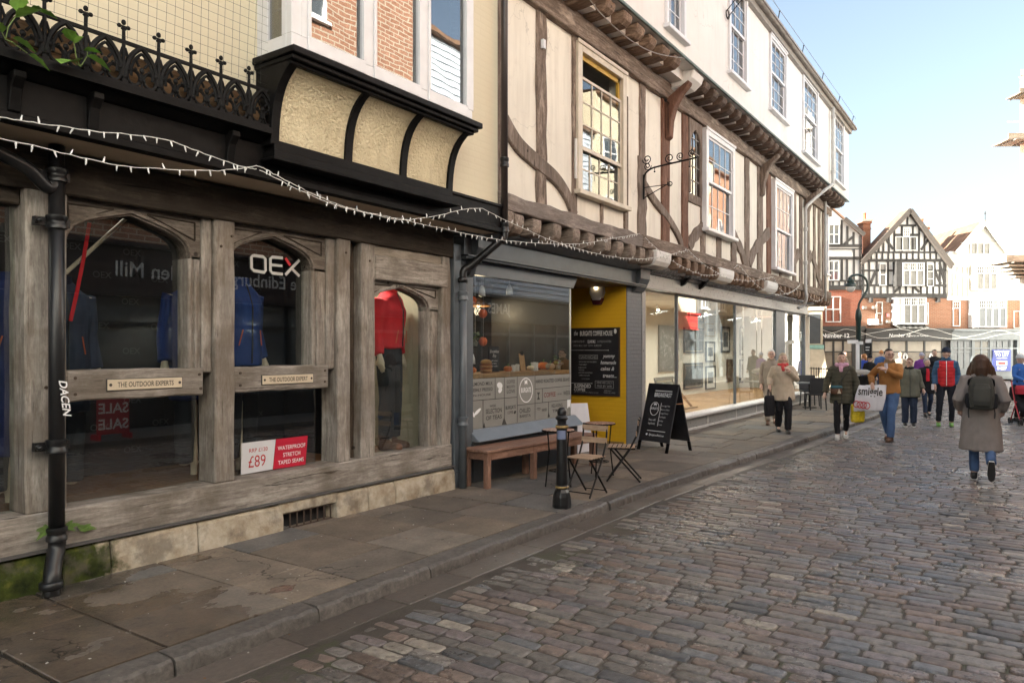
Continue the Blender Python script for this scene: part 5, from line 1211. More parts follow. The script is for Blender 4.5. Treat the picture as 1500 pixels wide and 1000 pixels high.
def fwin(o, u0, u1, v0, v1, cols, rows=1, y=-.08, g=None, fm=None, top=0.0):
    """white framed window: frame with mullions, one pane mesh; top = share of height cut into small top lights"""
    fm = fm or farw; mb = MB(); x0, x1, z0, z1 = fx(u0), fx(u1), fz(v1), fz(v0); t = .055
    mb.box(x0, x1, y, y+.1, z0, z0+t); mb.box(x0, x1, y, y+.1, z1-t, z1)
    for i in range(cols+1):
        x = x0+(x1-x0-t)*i/cols; mb.box(x, x+t, y+.002, y+.1, z0+t, z1-t)
    for j in range(1, rows): z = z0+(z1-z0)*j/rows; mb.box(x0+t, x1-t, y+.004, y+.1, z-t/2, z+t/2)
    if top:
        zt = z1-(z1-z0)*top; mb.box(x0+t, x1-t, y+.004, y+.1, zt-t/2, zt+t/2)
        for i in range(cols):
            for q_ in (1,2): x = x0+t/2+(x1-x0-t)*(i+q_/3)/cols; mb.box(x-.012, x+.012, y+.01, y+.09, zt, z1-t)
        mb.box(x0+t, x1-t, y+.01, y+.09, (zt+z1)/2-.012, (zt+z1)/2+.012)
    w = bld(mb, 'window', fm, o); mb = MB(); mb.box(x0+t/2, x1-t/2, y+.07, y+.09, z0+t/2, z1-t/2); bld(mb, 'pane', g or fglass, o, w); return w
def chimney(o, u0, u1, vtop, vbot, y0=1.2, y1=2.0, npots=1):
    mb = MB(); x0, x1 = fx(u0), fx(u1); e = (x1-x0)*.14; zt = fz(vtop); zb = fz(vbot)
    mb.box(x0+e, x1-e, y0+e, y1-e, zb, zt-.28); mb.box(x0+e*.4, x1-e*.4, y0+e*.4, y1-e*.4, zt-.28, zt-.14); mb.box(x0+e*.7,x1-e*.7,y0+e*.7,y1-e*.7,zt-.62,zt-.54)
    c = bld(mb, 'chimney', chm, o); mb = MB(); mb.box(x0, x1, y0, y1, zt-.14, zt); bld(mb, 'chimney_cap', stonec, o, c)
    for i in range(npots):
        mb = MB(); mb.lathe([(.12,0),(.10,.05),(.095,.34),(.115,.36),(.11,.42),(.08,.42)], (x0+x1)/2+(i-(npots-1)/2)*.3, (y0+y1)/2, zt, 12); bld(mb, 'chimney_pot', pot, o, c, auto=40)
# ---- middle house: tall grey-black framed gable
hb = far_thing('gabled_house', 1325, 'black and white timbered house with steep central gable over a black shopfront', 'building')
mb = MB(); fr_rect(mb, 1262, 1386, 436, 483, 0, .3); bld(mb, 'brick_wall', fbrick, hb)
mb = MB(); mb.prism([(fx(1263),fz(436)),(fx(1384),fz(436)),(fx(1384),fz(382)),(fx(1388),fz(382)),(fx(1329),fz(312)),(fx(1264),fz(382)),(fx(1263),fz(382))], 0, .3); bld(mb, 'plaster_wall', infw, hb)
mb = MB(); fr_rect(mb, 1263, 1386, 380, 560, .3, 9); bld(mb, 'rear_wall', fbrick2, hb)
ap = (fx(1329.5), fz(306.5)); lb = (fx(1260), fz(382)); rb = (fx(1391), fz(388))
mb = MB(); mb.add([(lb[0],-.35,lb[1]),(ap[0],-.35,ap[1]),(ap[0],.9,ap[1]),(lb[0],.9,lb[1]),(rb[0],-.35,rb[1]),(rb[0],.9,rb[1])], [(0,1,2,3),(1,4,5,2)]); bld(mb, 'roof', tilem, hb)
for e in (lb, rb):
    mb = MB(); d = Vector((e[0]-ap[0],0,e[1]-ap[1])); mb.bar((ap[0],-.32,ap[1]-.10),(e[0],-.32,e[1]-.10),.10,.26,(0,0,1)); mb.bar((ap[0],-.18,ap[1]-.2),(e[0],-.18,e[1]-.2),.2,.12,(0,0,1)); bld(mb, 'barge_board', plain('brown_grey_barge',(.075,.062,.053),.7) if 'brown_grey_barge' not in bpy.data.materials else bpy.data.materials['brown_grey_barge'], hb)
for (a,b,c,d_) in ((1262,1386,430,436.5),(1262,1386,416.5,419.5),(1262,1309,395,397.5),(1349,1386,395,397.5),(1262,1388,379.5,383.5),(1272,1382,368.5,371),(1309,1346,342.5,346),(1317,1341,329,332)): ftimber(hb, a, b, c, d_)
for u in (1264.5,1273,1284,1300.5,1309,1349.5,1355.5,1369,1376.5,1382.5): ftimber(hb, u-1.2, u+1.2, 383.5, 416.5)
for u in (1264.5,1272.5,1281,1290,1300,1309,1318,1327,1337,1349,1358,1367,1376,1382.5): ftimber(hb, u-1.1, u+1.1, 419.5, 430)
for u in (1276,1284,1292.5,1301,1309,1319.5,1328,1337,1345.5,1354,1362.5,1371,1379): ftimber(hb, u-1.0, u+1.0, 371, 379.5)
for u, vt_ in ((1287,352),(1294,345),(1302,336),(1310,332),(1346,330),(1354,339),(1362,348),(1370,356),(1329,313),(1321,331),(1337,331)): ftimber(hb, u-1.1, u+1.1, vt_, 368.5 if u not in (1329,) else 329)
for l in ((1296,348,1308,365),(1361,349,1349,366),(1282,398,1275,416),(1370,398,1378,416),(1376,385,1383,412),(1310,428,1319,420),(1347,428,1338,420)): fdiag(hb, *l)
fwin(hb, 1310.5, 1342.5, 346.5, 367.5, 3, g=fpale); fwin(hb, 1321.5, 1331.5, 334, 346.3, 3, 3, y=-.1)
mb = MB(); fr_rect(mb, 1308, 1352, 384, 420, -.42, 0); bld(mb, 'bay', timb, hb); fwin(hb, 1316.5, 1347.5, 386, 419.5, 3, y=-.5, g=fpale, top=.33); fwin(hb, 1287.5, 1298, 386, 418.5, 1, 2, g=fpale); fwin(hb, 1356.5, 1367, 386.5, 419.5, 1, 3, g=fpale)
mb = MB(); fr_rect(mb, 1306, 1349, 436.5, 476, -.6, 0); bld(mb, 'bay', farw, hb); fwin(hb, 1315, 1347, 437, 475, 3, y=-.68, g=fpale, top=.28); fwin(hb, 1307, 1314, 437, 475, 1, y=-.66, top=.28); fwin(hb, 1283, 1292.5, 442, 475.5, 1, 2, y=-.06, g=fpale); fwin(hb, 1349.5, 1359.5, 443, 475.5, 1, 2, y=-.06, g=fpale)
for u in (1274,1300,1372): mb = MB(); fr_rect(mb, u-1.5, u+1.5, 436.5, 443, -.3, 0); bld(mb, 'jetty_bracket', timb, hb)
mb = MB(); x0, x1 = fx(1307), fx(1349); mb.add([(x0,-.05,fz(475)),(x1,-.05,fz(475)),(x1,-.9,fz(481)),(x0,-.9,fz(481)),(x0,-.05,fz(475)-.03),(x1,-.05,fz(475)-.03),(x1,-.9,fz(481)-.03),(x0,-.9,fz(481)-.03)], [(0,1,2,3),(7,6,5,4),(3,2,6,7),(0,3,7,4),(1,5,6,2)]); pr_ = bld(mb, 'glass_canopy', fpale, hb)
for i in range(6): u = 1307.5+i*8.2; mb = MB(); mb.bar((fx(u),-.05,fz(475)+.02),(fx(u),-.92,fz(481)+.02),.05,.05); bld(mb, 'canopy_bar', timb, hb, pr_)
mb = MB(); fr_rect(mb, 1271, 1283, 467.5, 476, -.35, 0); bld(mb, 'air_unit', M['white_paint'], hb)
for u, v in ((1265,450.5),(1279.5,450.5),(1299.5,471)): mb = MB(); mb.box(fx(u-2.3),fx(u+2.3),-.2,0,fz(v+2),fz(v-2)); bld(mb, 'vent_box', M['gutter'], hb)
mb = MB(); fr_rect(mb, 1298, 1302, 459, 464, -.1, 0); bld(mb, 'alarm_box', plain('alarm_pink',(.6,.2,.2),.5,bump=0), hb)
mb = MB(); fr_rect(mb, 1262, 1387, 484, 497.5, -.5, .3); mb.box(fx(1261), fx(1388), -.68, -.2, fz(484), fz(481)); mb.box(fx(1261), fx(1388), -.6, -.2, fz(498.5), fz(497.5)); fa = bld(mb, 'shop_fascia', fblack, hb)
mb = MB(); g, _f = text_geo('Number 12', 'CENTER', .2, .012, 1.0); mb.text('Number 12', .27, (fx(1311), -.505, fz(493.5)), (1,0,0), (0,0,1), shear=.2, bold=.012, sx=.98); bld(mb, 'fascia_lettering', M['white_letter'], hb, fa); mb = MB(); mb.text('Restaurant and Townhouse', .16, (fx(1338), -.505, fz(493)), (1,0,0), (0,0,1), shear=.2, sx=.65)
bld(mb, 'fascia_lettering', M['white_letter'], hb, fa)
def shop_windows(o, u0, u1, n, mat, g, skip=()):
    for i in range(n):
        a = u0+(u1-u0)*i/n; b = u0+(u1-u0)*(i+1)/n
        mb = MB(); x0, x1, z0, z1 = fx(a), fx(b), .35, fz(498.5)
        for (p0,p1,q0,q1) in ((x0,x0+.05,z0,z1),(x1-.05,x1,z0,z1)): mb.box(p0,p1,-.3,-.2,q0,q1)
        mb.box(x0+.05,x1-.05,-.3,-.2,z0,z0+.06); mb.box(x0+.05,x1-.05,-.3,-.2,z1-.05,z1); mb.box(x0+.05,x1-.05,-.29,-.2,fz(515)-.03,fz(515)+.03)
        w = bld(mb, 'shop_window', mat, o); mb = MB(); mb.box(x0+.03,x1-.03,-.26,-.23,z0,fz(515)); bld(mb, 'pane', g[0], o, w); mb = MB(); mb.box(x0+.03,x1-.03,-.26,-.23,fz(515),z1); bld(mb, 'pane', g[1], o, w)
warmblind = plain('shop_blind', (.34,.30,.245), .3, var=.2, scale=1.5, bump=0); warmdim = plain('lit_shop_inside', (.20,.165,.125), .2, var=.5, scale=1.2, bump=0)
mb = MB(); fr_rect(mb, 1262, 1387, 498, 540, -.1, .3); mb.box(fx(1262), fx(1387), -.35, .3, 0, .35); bld(mb, 'shop_wall', fblack, hb)
shop_windows(hb, 1273, 1376, 4, fblack, (warmdim, warmblind))
for u in (1322, 1360):
    mb = MB()
    for (rx, rz) in ((3.2,5.5),(2.0,3.4)): mb.ribbon([(fx(u)+rx*.0398*math.cos(a*PI/10), fz(523)+rz*.0398*math.sin(a*PI/10)) for a in range(21)], .04, -.315, -.305)
    bld(mb, 'window_emblem', M['white_letter'], hb)
chimney(hb, 1364, 1381, 324, 352); chimney(hb, 1277.5, 1293.5, 315, 378)
# ---- left house, partly behind the jettied house
ha = far_thing('townhouse', 1238, 'black and white house on red brick, half hidden behind the jettied house', 'building')
mb = MB(); fr_rect(mb, 1170, 1262, 424, 484, 0, .3); bld(mb, 'brick_wall', fbrick2, ha)
mb = MB(); mb.prism([(fx(1170),fz(424)),(fx(1262),fz(424)),(fx(1262),fz(347)),(fx(1234),fz(321)),(fx(1210),fz(300)),(fx(1170),fz(330))], 0, .3); bld(mb, 'plaster_wall', infw, ha)
mb = MB(); fr_rect(mb, 1170, 1262, 350, 560, .3, 8); bld(mb, 'rear_wall', fbrick2, ha)
mb = MB(); mb.add([(fx(1262.5),-.25,fz(344)),(fx(1210),-.25,fz(298)),(fx(1226),5,fz(300)),(fx(1275),5,fz(301))], [(0,1,2,3)]); mb.add([(fx(1262.5),.4,fz(344)),(fx(1210),.4,fz(296)),(fx(1210),7,fz(296)),(fx(1262.5),7,fz(344))], [(0,1,2,3)]); bld(mb, 'roof', tilem, ha)
mb = MB(); mb.add([(fx(1262.6),-.1,fz(372)),(fx(1262.6),-.1,fz(343)),(fx(1275.5),4.5,fz(300)),(fx(1279),4.9,fz(330)),(fx(1280),5,fz(372))], [(0,1,2,3,4)]); bld(mb, 'gable_wall', shaded_brick, ha)
mb = MB(); mb.bar((fx(1234),-.28,fz(321)),(fx(1263),-.28,fz(345)),.1,.22,(0,0,1)); bld(mb, 'barge_board', bpy.data.materials['brown_grey_barge'], ha)
for (a,b,c,d_) in ((1210,1262,358,362),(1210,1262,376,380.5),(1210,1262,418,424.5),(1210,1262,410,412.5),(1210,1262,364,365.5)): ftimber(ha, a, b, c, d_)
for u, va, vb in ((1232.5,322,358),(1241,331,358),(1250,340,358),(1259.5,345,424),(1233,380,410),(1240.5,380,410),(1250.5,364,410),(1215,380,418)): ftimber(ha, u-1.4, u+1.4, va, vb)
for u in (1220,1229,1238,1247,1255): ftimber(ha, u-1.2, u+1.2, 412, 418)
fdiag(ha, 1236, 358, 1249, 347)
fwin(ha, 1213, 1229.5, 329, 358, 2, 2, top=.0); fwin(ha, 1213, 1228.5, 382, 411, 2, 2); fwin(ha, 1209, 1231.5, 434, 472, 2, 2, y=-.06)
mb = MB(); fr_rect(mb, 1170, 1261, 484, 497.5, -.45, .3); mb.box(fx(1170), fx(1261), -.6, -.2, fz(484), fz(478)); fa = bld(mb, 'shop_fascia', fblack, ha)
mb = MB(); mb.text('Number 12', .34, (fx(1219), -.455, fz(494.5)), (1,0,0), (0,0,1), bold=.02); bld(mb, 'fascia_lettering', M['white_letter'], ha, fa)
mb = MB(); fr_rect(mb, 1170, 1261, 498, 555, -.1, .3); bld(mb, 'shop_wall', fblack, ha); shop_windows(ha, 1190, 1246, 4, fblack, (warmdim, warmblind))
# ---- right house: whitewashed gable
hc = far_thing('whitewashed_house', 1438, 'whitewashed gabled house with brick first floor above the grey shopfront', 'building')
mb = MB(); fr_rect(mb, 1386, 1500, 439, 484, 0, .3); bld(mb, 'brick_wall', fbrick, hc)
mb = MB(); mb.prism([(fx(1386),fz(439)),(fx(1500),fz(439)),(fx(1500),fz(372)),(fx(1470),fz(366)),(fx(1438.5),fz(326)),(fx(1403),fz(368)),(fx(1391),fz(368)),(fx(1386),fz(374))], 0, .3); bld(mb, 'plaster_wall', plaster('grey_whitewash', (.50,.485,.45), var=.06), hc)
mb = MB(); fr_rect(mb, 1387, 1500, 372, 560, .3, 8); bld(mb, 'rear_wall', fbrick2, hc)
ap = (fx(1438.5), fz(323)); lb = (fx(1398), fz(369)); rb = (fx(1474), fz(369))
mb = MB(); mb.add([(lb[0],-.3,lb[1]),(ap[0],-.3,ap[1]),(fx(1424),5,fz(330)),(fx(1378),5,fz(366)),(rb[0],-.3,rb[1]),(fx(1470),5,fz(369))], [(0,1,2,3),(1,4,5,2)]); bld(mb, 'roof', tilem, hc)
for e in (lb, rb): mb = MB(); mb.bar((ap[0],-.3,ap[1]-.12),(e[0],-.3,e[1]-.12),.1,.28,(0,0,1)); bld(mb, 'barge_board', timw, hc)
mb = MB(); mb.tube([(ap[0],-.28,ap[1]),(ap[0],-.28,ap[1]+.5)], .03, 6); mb.ball((ap[0],-.28,ap[1]+.36),.06,8,6); bld(mb, 'ridge_finial', timb, hc)
for (a,b,c,d_) in ((1387,1495,372,376),(1387,1495,388,391),(1387,1495,434,440),(1408,1470,355,356.5)): ftimber(hc, a, b, c, d_, mat=timw)
for u in (1389,1396,1403.5,1411,1418,1460,1468,1476,1484): ftimber(hc, u-1.2, u+1.2, 391, 434, mat=timw)
for l in ((1404,392,1397,432),(1470,392,1478,432)): fdiag(hc, *l, mat=timw)
fwin(hc, 1420.5, 1450, 355.5, 373, 3, g=fpale); mb = MB(); fr_rect(mb, 1420, 1456, 389, 425, -.4, 0); bld(mb, 'bay', timw, hc); fwin(hc, 1423.5, 1453.5, 391, 425, 3, y=-.48, top=.3, g=fpale)
mb = MB(); fr_rect(mb, 1418, 1465, 440, 480, -.6, 0); bld(mb, 'bay', farw, hc); fwin(hc, 1423, 1463.5, 441, 480, 4, y=-.68, top=.28); fwin(hc, 1395, 1406, 441, 478, 1, 1, y=-.06, top=.28); fwin(hc, 1484, 1494, 455, 481, 1, 1, y=-.06)
chimney(hc, 1451.5, 1469.5, 334, 352)
mb = MB(); fr_rect(mb, 1388, 1500, 485, 498, -.45, .3); mb.box(fx(1387), fx(1500), -.62, -.2, fz(485), fz(482)); bld(mb, 'shop_fascia', fgrey, hc)
mb = MB(); fr_rect(mb, 1388, 1500, 498, 555, -.1, .3); bld(mb, 'shop_wall', plain('dark_shop_inside',(.05,.05,.05),.6,bump=0), hc)
for u in (1389,1420,1446,1476,1486): mb = MB(); fr_rect(mb, u-1.8, u+1.8, 498, 556, -.35, -.1); bld(mb, 'pilaster', fgrey, hc)
mb = MB(); mb.box(fx(1388), fx(1500), -.36, -.1, 0, .62); mb.box(fx(1388), fx(1500), -.33, -.1, fz(511), fz(509)); bld(mb, 'stall_riser', fgrey, hc)
shop_windows(hc, 1391, 1418, 3, fgrey, (fglass, fglass)); shop_windows(hc, 1422, 1444, 2, fgrey, (fpale, fpale)); shop_windows(hc, 1448, 1474, 3, fgrey, (fglass, fglass))
mb = MB(); fr_rect(mb, 1447.5, 1473.5, 512, 543, -.42, -.36); tl_ = bld(mb, 'to_let_sign', plain('navy_sign',(.045,.06,.22),.5,bump=0), hc)
mb = MB()
for t_, v, h in (('RESTAURANT',516,.14),('TO LET',521.5,.24),('APPLY WITHIN',525,.09)): mb.text(t_, h, (fx(1460.5), -.425, fz(v)), (1,0,0), (0,0,1), bold=.02)
mb.box(fx(1453),fx(1468),-.424,-.421,fz(535),fz(528)); mb.text('01227', .22, (fx(1460.5), -.425, fz(541)), (1,0,0), (0,0,1), bold=.02); bld(mb, 'sign_lettering', M['white_letter'], hc, tl_)
mb = MB(); mb.box(fx(1455),fx(1466),-.426,-.4245,fz(533.5),fz(530)); bld(mb, 'sign_logo', M['red_letter'], hc, tl_)
# aerial on the middle house roof
ae = far_thing('tv_aerial', 1368, 'thin television aerial standing above the middle gable roof', 'aerial')
mb = MB(); mb.tube([(fx(1370),1.6,fz(330)),(fx(1370),1.6,fz(296))], .02, 5)
for v in (297,300,303): mb.tube([(fx(1363),1.6,fz(v)),(fx(1377),1.6,fz(v-1))], .012, 4)
bld(mb, 'antenna', M['gutter'], ae)
# ---- white scaffolded building at the right edge
sc_ = far_thing('scaffolded_building', 1520, 'bright white building wrapped in scaffold boards at the right edge', 'building', 36.0)
def sx_(u): return (u-UC)/F*36.0
def sz_(v): return EYE-(v-VH)/F*36.0
mb = MB(); k8 = 44/36*1.02; mb.prism_z([(sx_(1494),0),(sx_(1600),0),(sx_(1600)*k8,8),(sx_(1494)*k8,8)], sz_(512)-1.7, sz_(112)); bld(mb, 'wall', M['render_white'], sc_)
mb = MB(); mb.prism_z([(sx_(1494)-.1,-.2),(sx_(1600),-.2),(sx_(1600)*k8,8),(sx_(1494)*k8,8)], sz_(112), sz_(104)); bld(mb, 'parapet', M['render_white'], sc_)
sbm = wood('scaffold_plank',(.20,.17,.13),(.33,.28,.22),(.45,.40,.33),'x')
for (u0,v0,v1,n_) in ((1459,203,213,5),(1475,139,146,4),(1456,377,388,6)):
    z0, z1 = sz_(v1), sz_(v0)
    for i in range(n_):
        mb = MB(); y = -.9+i*.26; mb.box(sx_(u0)+random.uniform(-.02,.05), sx_(1560), y, y+.24, z0+.03, z0+.08); bld(mb, 'scaffold_board', sbm, sc_)
    mb = MB(); mb.box(sx_(u0)-.02, sx_(1560), -.95, -.92, z0+.08, z1); bld(mb, 'toe_board', sbm, sc_)
    for i in range(3): mb = MB(); x = sx_(u0)+.25+i*.7; mb.tube([(x,-1.1,z0),(x,.2,z0)], .025, 6); bld(mb, 'transom', M['gutter'], sc_)
    mb = MB(); mb.tube([(sx_(u0)-.1,-1.0,z1+.5),(sx_(1560),-1.0,z1+.5)], .025, 6); bld(mb, 'guard_rail', M['render_white'], sc_)
for u in (1486, 1499, 1535): mb = MB(); mb.tube([(sx_(u),-1.0,0),(sx_(u),-1.0,sz_(130))], .025, 6); bld(mb, 'scaffold_pole', M['gutter'], sc_)
for j in range(4): mb = MB(); mb.box(sx_(1462)+j*.17, sx_(1560), -.8+j*.1, .2, sz_(393+j*5), sz_(390+j*5)); bld(mb, 'stacked_board', sbm, sc_)
# ---- stone memorial beyond the corner
mo = far_thing('stone_memorial', 1199, 'pale stone memorial shaft with dark bronze panels and green copper band', 'monument', 33.0)
def mx_(u): return (u-UC)/F*33.0
def mz_(v): return EYE-(v-VH)/F*33.0
st = plain('memorial_stone', (.52,.45,.34), .85, var=.15, scale=3, bump=.2)
cx = mx_(1199); q4 = lambda w: w/math.sqrt(2)*1.0
def sq(mb, w0, w1, z0, z1): mb.lathe([(w0,0),(w1,z1-z0)], cx, .6, z0, 4, 0, R(-62))
mb = MB(); sq(mb, .95, .95, 0, .5); sq(mb, .85, .80, .5, mz_(545)); sq(mb, .80, .58, mz_(545), mz_(511)); bld(mb, 'pedestal', st, mo, bev=.02)
mb = MB(); sq(mb, .60, .60, mz_(511), mz_(505)); bld(mb, 'copper_band', M['copper'], mo)
mb = MB(); sq(mb, .535, .52, mz_(505), mz_(455)); sq(mb, .62, .64, mz_(455), mz_(449)); sq(mb, .56, .56, mz_(449), mz_(436)); sq(mb, .66, .70, mz_(436), mz_(430)); sq(mb, .5, .42, mz_(430), mz_(350)); bld(mb, 'shaft', st, mo, bev=.02)
for k, s in ((0,-1),(1,1)):
    a0 = R(-62)-PI/2; a = R(-62)-PI/4 if s > 0 else R(-62)-PI/4-PI/2; nx, ny = math.cos(a), math.sin(a); ap_ = .527/math.sqrt(2)
    c = Vector((cx+nx*ap_, .6+ny*ap_, 0)); tx = Vector((-ny,nx,0)); 
    mb = MB(); z0, z1 = mz_(503), mz_(460); w_ = .27; n_ = Vector((nx,ny,0))*.02
    p = [c-tx*w_, c+tx*w_]; mb.loft([[p[0]-n_+Vector((0,0,z)), p[1]-n_+Vector((0,0,z)), p[1]+n_+Vector((0,0,z)), p[0]+n_+Vector((0,0,z))] for z in (z0,z1)])
    bld(mb, 'bronze_panel', plain('bronze_panel',(.06,.065,.07),.4,bump=0) if k == 0 else bpy.data.materials['bronze_panel'], mo)
# ---- street lamp with a swan neck, and finger post
LD = 26.0
lamp = far_thing('street_lamp', 1258, 'dark green swan necked street lamp in front of the gabled houses', 'street lamp', LD)
def lx(u): return (u-UC)/F*LD
def lz_(v): return EYE-(v-VH)/F*LD
dgreen = plain('dark_green_iron', (.018,.035,.03), .4, var=.2)
mb = MB(); bx = lx(1257.5)
mb.lathe([(.16,0),(.17,.05),(.15,.12),(.14,.7),(.10,.8),(.085,.9),(.085,lz_(470)),(.10,lz_(469)),(.11,lz_(462)),(.085,lz_(455)),(.06,lz_(452))], bx, 0, 0, 14); bld(mb, 'post', dgreen, lamp, auto=40)
mb = MB(); mb.tube(catmull([(bx,0,lz_(455)),(bx+.02,0,lz_(445)),(lx(1264),0,lz_(435)),(lx(1270),0,lz_(424)),(lx(1270.5),0,lz_(414)),(lx(1266),0,lz_(406)),(lx(1258),0,lz_(402.5)),(lx(1250),0,lz_(403.5)),(lx(1245.5),0,lz_(406)),(lx(1244.5),0,lz_(411))],4), .04, 8); bld(mb, 'swan_neck', dgreen, lamp, smooth=True)
mb = MB(); mb.lathe([(.03,.36),(.07,.34),(.08,.26),(.13,.22),(.12,.14),(.20,.08),(.21,.02),(.17,0)], lx(1246), 0, lz_(420), 14); bld(mb, 'lamp_hood', dgreen, lamp, auto=40)
mb = MB(); mb.ball((lx(1246),0,lz_(420)), (.16,.16,.19), 14, 10); bld(mb, 'lamp_globe', plain('frosted_globe',(.75,.75,.74),.15,bump=0), lamp, smooth=True)
fp_ = far_thing('finger_post', 1252, 'white finger signs on the street lamp column above the crowd', 'sign', LD-.3)
for (a,b,v0,v1) in ((1235.5,1251,498,503),(1250.5,1258,500,504.5),(1262,1270,497,502)): mb = MB(); mb.box(lx(a), lx(b), -.02, .02, lz_(v1), lz_(v0)); bld(mb, 'sign_arm', M['white_paint'], fp_)
mb = MB(); mb.box(lx(1248), lx(1253), -.02, .02, .0, lz_(500)); bld(mb, 'white_post', M['white_paint'], fp_)
mb = MB(); mb.box(lx(1262.5), lx(1271), .1, .14, lz_(518), lz_(503)); bld(mb, 'notice', fblack, fp_); mb = MB(); mb.box(lx(1264),lx(1270),.09,.1,lz_(509),lz_(508)); mb.box(lx(1264),lx(1269),.09,.1,lz_(513),lz_(512)); bld(mb, 'notice_lines', M['white_letter'], fp_)
# ------------------------------------------------------------------ far side of the street (behind the picture's right edge, seen in the windows)
OY = -4.0
redb = brick('warm_red_brick', (.34,.125,.06), (.43,.185,.10), (.42,.34,.26)); yelw = plaster('cream_stucco', (.66,.58,.42))
def opp(name, x0, x1, h, mat, label, floors, fascia, ftxt=None, fz0=2.85, fz1=3.85, board=False, shopcol=None, tcol=None, tsize=.42, tx=None, ridge=1.6, wstep=3.1, frontw=None):
    o = thing(name, ((x0+x1)/2, OY, 0), label, 'building')
    mb = MB(); mb.box(x0, x1, OY-8, OY, fz1-.1, h); bld(mb, 'upper_wall', mat, o)
    mb = MB(); mb.add([(x0,OY+.25,h),(x1,OY+.25,h),(x1,OY-4,h+ridge),(x0,OY-4,h+ridge),(x0,OY-8.2,h),(x1,OY-8.2,h)], [(0,1,2,3),(3,2,5,4)]); mb.box(x0,x1,OY-.01,OY+.25,h-.12,h-.002); bld(mb, 'roof', tilem, o)
    if board:
        mb = MB(); z = fz1
        while z < h-.1: mb.prism_x([(OY+.06,z),(OY+.02,z+.19),(OY-.01,z+.19),(OY-.01,z)], x0, x1); z += .19
        bld(mb, 'weatherboarding', M['render_white'] if board is True else board, o)
    mb = MB(); mb.box(x0+.1, x1-.1, OY-.02, OY+.14, fz0, fz1); mb.box(x0, x1, OY-.02, OY+.30, fz1, fz1+.1); mb.box(x0,x1,OY-.02,OY+.2,fz0-.06,fz0); fa = bld(mb, 'shop_fascia', fascia, o)
    if ftxt: mb = MB(); mb.text(ftxt, tsize, (tx or (x0+x1)/2, OY+.142, (fz0+fz1)/2-tsize*.3), (-1,0,0), (0,0,1), bold=.01); bld(mb, 'fascia_lettering', tcol or M['white_letter'], o, fa)
    sm = shopcol or fblack; mb = MB(); mb.box(x0, x1, OY-.25, OY-.05, 0, fz0); bld(mb, 'shop_wall', plain('dark_shop',(.03,.028,.026),.6,bump=0) if 'dark_shop' not in bpy.data.materials else bpy.data.materials['dark_shop'], o)
    x = x0+.1
    while x < x1-.3:
        w_ = min(1.7, x1-.1-x); mb = MB(); mb.box(x, x+.09, OY-.05, OY+.08, 0, fz0); mb.box(x+.09, x+w_, OY-.05, OY+.05, 0, .6); mb.box(x+.09,x+w_,OY-.05,OY+.05,2.2,2.3); sw = bld(mb, 'shop_window', sm, o); mb = MB(); mb.box(x+.09, x+w_, OY-.04, OY-.03, .6, fz0); bld(mb, 'pane', fglass, o, sw); x += w_
    for (z0, z1) in floors:
        x = x0+.9
        while x+1.1 < x1-.3:
            wh = M['white_paint']; mb = MB(); a, b = x, x+1.05
            mb.box(a,b,OY-.02,OY+.05,z0,z0+.08); mb.box(a,b,OY-.02,OY+.05,z1-.08,z1); mb.box(a,a+.08,OY-.02,OY+.05,z0+.08,z1-.08); mb.box(b-.08,b,OY-.02,OY+.05,z0+.08,z1-.08); mb.box(a+.08,b-.08,OY-.01,OY+.04,(z0+z1)/2-.03,(z0+z1)/2+.03); mb.box((a+b)/2-.015,(a+b)/2+.015,OY,OY+.035,z0+.08,z1-.08); mb.box(a-.08,b+.08,OY-.02,OY+.12,z0-.09,z0-.001)
            if frontw: mb.box(a-.08,b+.08,OY-.02,OY+.06,z1+.001,z1+.22)
            w = bld(mb, 'window', wh, o); mb = MB(); mb.box(a+.04,b-.04,OY+.004,OY+.012,z0+.04,z1-.04); bld(mb, 'pane', fglass, o, w); x += wstep
    return o
opp('bounce_terrace', -24, 3.9, 11.5, M['render_white'], 'unseen terrace behind the viewer across the street, whitened to bounce light', [(4.6,6.1),(7.4,8.9)], fblack)  # unseen; whitened, raised and lengthened to bounce sunlight onto the shop
opp('woollen_shop', 4.0, 15.4, 12.4, brick('orange_red_brick', (.27,.12,.07), (.38,.20,.13), (.46,.40,.32), w=.36, h=.12, msize=.016), 'red brick shop with black lettered fascia, mirrored in the arched windows', [(4.55,6.05),(7.0,8.4),(9.6,10.9)], plain('maroon_black_fascia',(.02,.012,.014),.4,bump=0), 'The Edinburgh Woollen Mill', 2.9, 3.9, tx=10.7, tsize=.46, tcol=plain('silver_letter',(.55,.55,.55),.5,bump=0), frontw=True)
opp('weatherboard_shop', 15.5, 27.4, 10.8, M['render_white'], 'white weatherboarded shop with grey signboard, mirrored in the coffee shop window', [(4.5,6.0),(7.0,8.4)], plain('charcoal_fascia',(.04,.043,.047),.4,bump=0), 'JAMES PRE', 2.75, 3.55, board=plain('pale_blue_board',(.62,.65,.70),.5,bump=0), tx=21.2, tsize=.52, shopcol=fgrey, ridge=2.2)
opp('stucco_shop', 27.5, 41.8, 12.6, yelw, 'cream stucco shop with red fascia, mirrored in the first gallery window', [(4.6,6.2),(7.0,8.4),(9.6,10.9)], plain('red_awning',(.45,.04,.035),.7,bump=0), None, 2.9, 3.7, shopcol=fgrey, ridge=1.0)
opp('cream_shop', 41.9, 58, 12.2, redb, 'tall brick shop with red upper band, mirrored in the far gallery window', [(4.2,5.6),(8.0,9.4)], bpy.data.materials['red_awning'], None, 6.3, 7.3, shopcol=fgrey, ridge=1.0)
